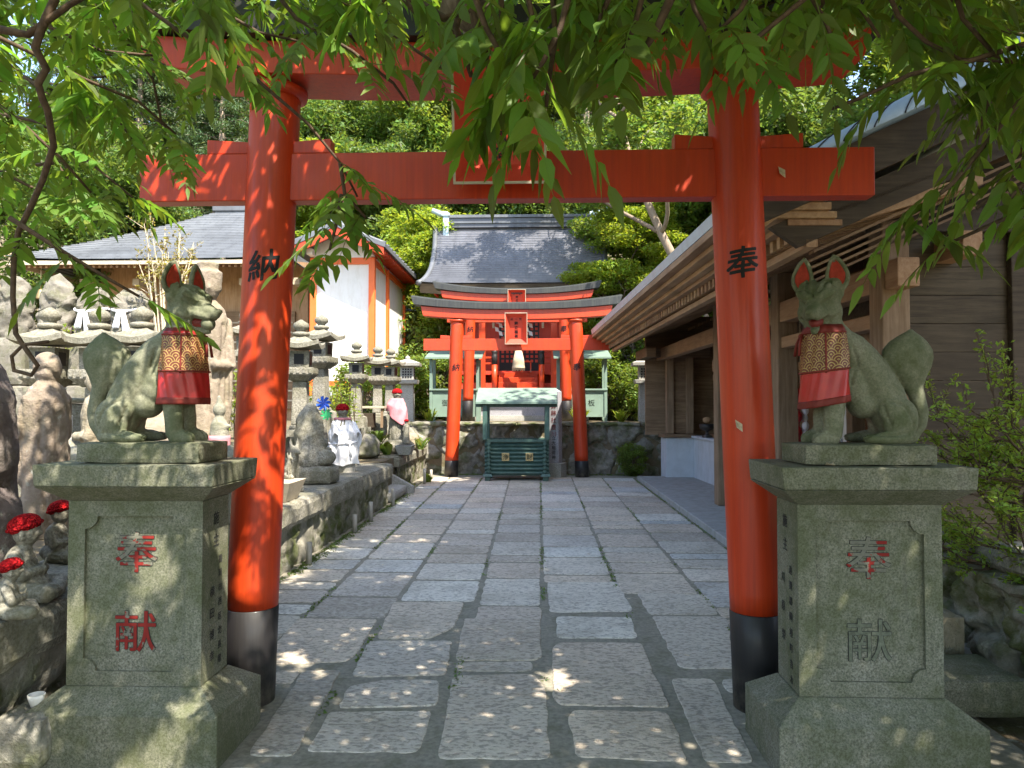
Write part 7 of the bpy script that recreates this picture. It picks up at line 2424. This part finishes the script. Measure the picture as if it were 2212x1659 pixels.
# pergola of imitation logs
pg = thing('pergola', 'brown log pergola overhead, its white-banded beam end poking into view at top centre', 'pergola', (0, 0, 0))
p0, p1 = at(1000, -330, 1.45), at(1034, 84, 2.02)
dv = (p1 - p0).normalized()
G().tube([p0 - dv * 3.5, p0, p1 - dv * 0.14], [0.043, 0.043, 0.040], 18).build('log_beam', MT['bark'], pg, True)
G().tube([p1 - dv * 0.15, p1], [0.0415, 0.0415], 18).build('white_band', MT['concrete'], pg, True)
c0 = at(1012, 30, 1.88)
G().tube([c0 + Vector((-0.055, 0.0, 0.035)), c0 + Vector((0.0, 0, 0.0)), c0 + Vector((0.06, 0.0, 0.03))], [0.035, 0.05, 0.035], 12).build('log_joint', MT['bark'], pg, True)
for y in (-1.6, 0.2):
    G().tube([(-3.8, y, 2.72), (3.9, y, 2.74)], 0.05, 12).build('cross_log', MT['bark'], pg, True)
for x in (-3.6, 3.7):
    for y in (-1.6, 0.2):
        G().tube([(x, y, -0.02), (x, y, 2.7)], 0.07, 12).build('post', MT['bark'], pg, True)

# fallen leaves on the path, caps and pillar
rn = random.Random(6)
for k, (x, y, z, lab) in enumerate([(-1.02, 3.0, 0.02, 'dry curled leaf on the long paving slab beside the left pedestal'), (1.18, 3.05, 1.256, 'dry curled leaf on the cap of the right pedestal'),
                                    (0.975, 3.64, 1.40, 'dry leaf caught on the face of the right pillar of the large gate'), (1.22, 3.725, 2.66, 'dry leaf caught on the right end of the large gate beam'),
                                    (0.98, 3.52, 0.02, 'small dry leaf on the mortar beside the right gate pillar'), (0.12, 3.95, 0.01, 'small pale leaf in the mortar at mid path')]):
    g = G()
    for s in (-1, 1):
        g.add([(-0.035, 0, 0), (0, s * 0.016, 0.012), (0.035, 0, 0.004), (0, 0, 0.002)], [(0, 3, 1), (3, 2, 1)] if s > 0 else [(0, 1, 3), (3, 1, 2)])
    o = g.build('fallen_leaf', MT['straw'], None, loc=(x, y, z))
    o.rotation_euler = (0, 0, rn.uniform(0, 6)) if z < 1.3 else (R(90), R(60), 0)
    tag(o, lab, 'leaf')

# moss and small weeds in the joints, dry litter along the edges: nobody could count them
r = np.random.default_rng(91)
P = []
for k in range(8):
    n = 420
    y = r.uniform(3.6, 15.2, n)
    x = lines[k][0] + (lines[k][1] - lines[k][0]) * (y - 5) / 10 + r.normal(0, 0.008, n)
    on = vnoise(np.stack([y * 1.7, np.full(n, k * 3.1), y * 0], 1), 8) > (0.12 if k not in (0, 7) else -0.5)
    P.append(np.stack([x, y, np.full(n, 0.008)], 1)[on])
n = 2600
y = r.uniform(2.5, 12.5, n)
x = -2.19 + np.abs(r.normal(0, 0.05, n))
P.append(np.stack([x, y, r.uniform(0.0, 0.02, n)], 1)[vnoise(np.stack([y * 1.3, y * 0, y * 0], 1), 4) > -0.15])
n = 1400
x = r.uniform(-2.1, 2.0, n)
P.append(np.stack([x, 16.0 - np.abs(r.normal(0, 0.06, n)), r.uniform(0, 0.03, n)], 1))
P = np.concatenate(P)
P = np.repeat(P, 3, 0) + r.normal(size=(len(P) * 3, 3)) * [0.012, 0.012, 0.004]
tag(link('moss', np_mesh('moss', leaf_quads(P, 0.020, r, 0.6, -0.3), DIA), MT['leaf_b']), kind='stuff')
n = 420
x, y = r.uniform(-2.2, 2.0, n), r.uniform(2.6, 15.3, n)
edge = np.abs(x + 0.1) / 2.1
ok = r.uniform(0, 1, n) < edge ** 3 + 0.06
P = np.stack([x, y, np.full(n, 0.024)], 1)[ok]
V = leaf_quads(P, 0.038, r, 0.45, 0.0)
V[:, :, 2] = P[:, None, 2] + (V[:, :, 2] - P[:, None, 2]) * 0.3
tag(link('leaf_litter', np_mesh('leaf_litter', V, DIA), MT['straw']), kind='stuff')
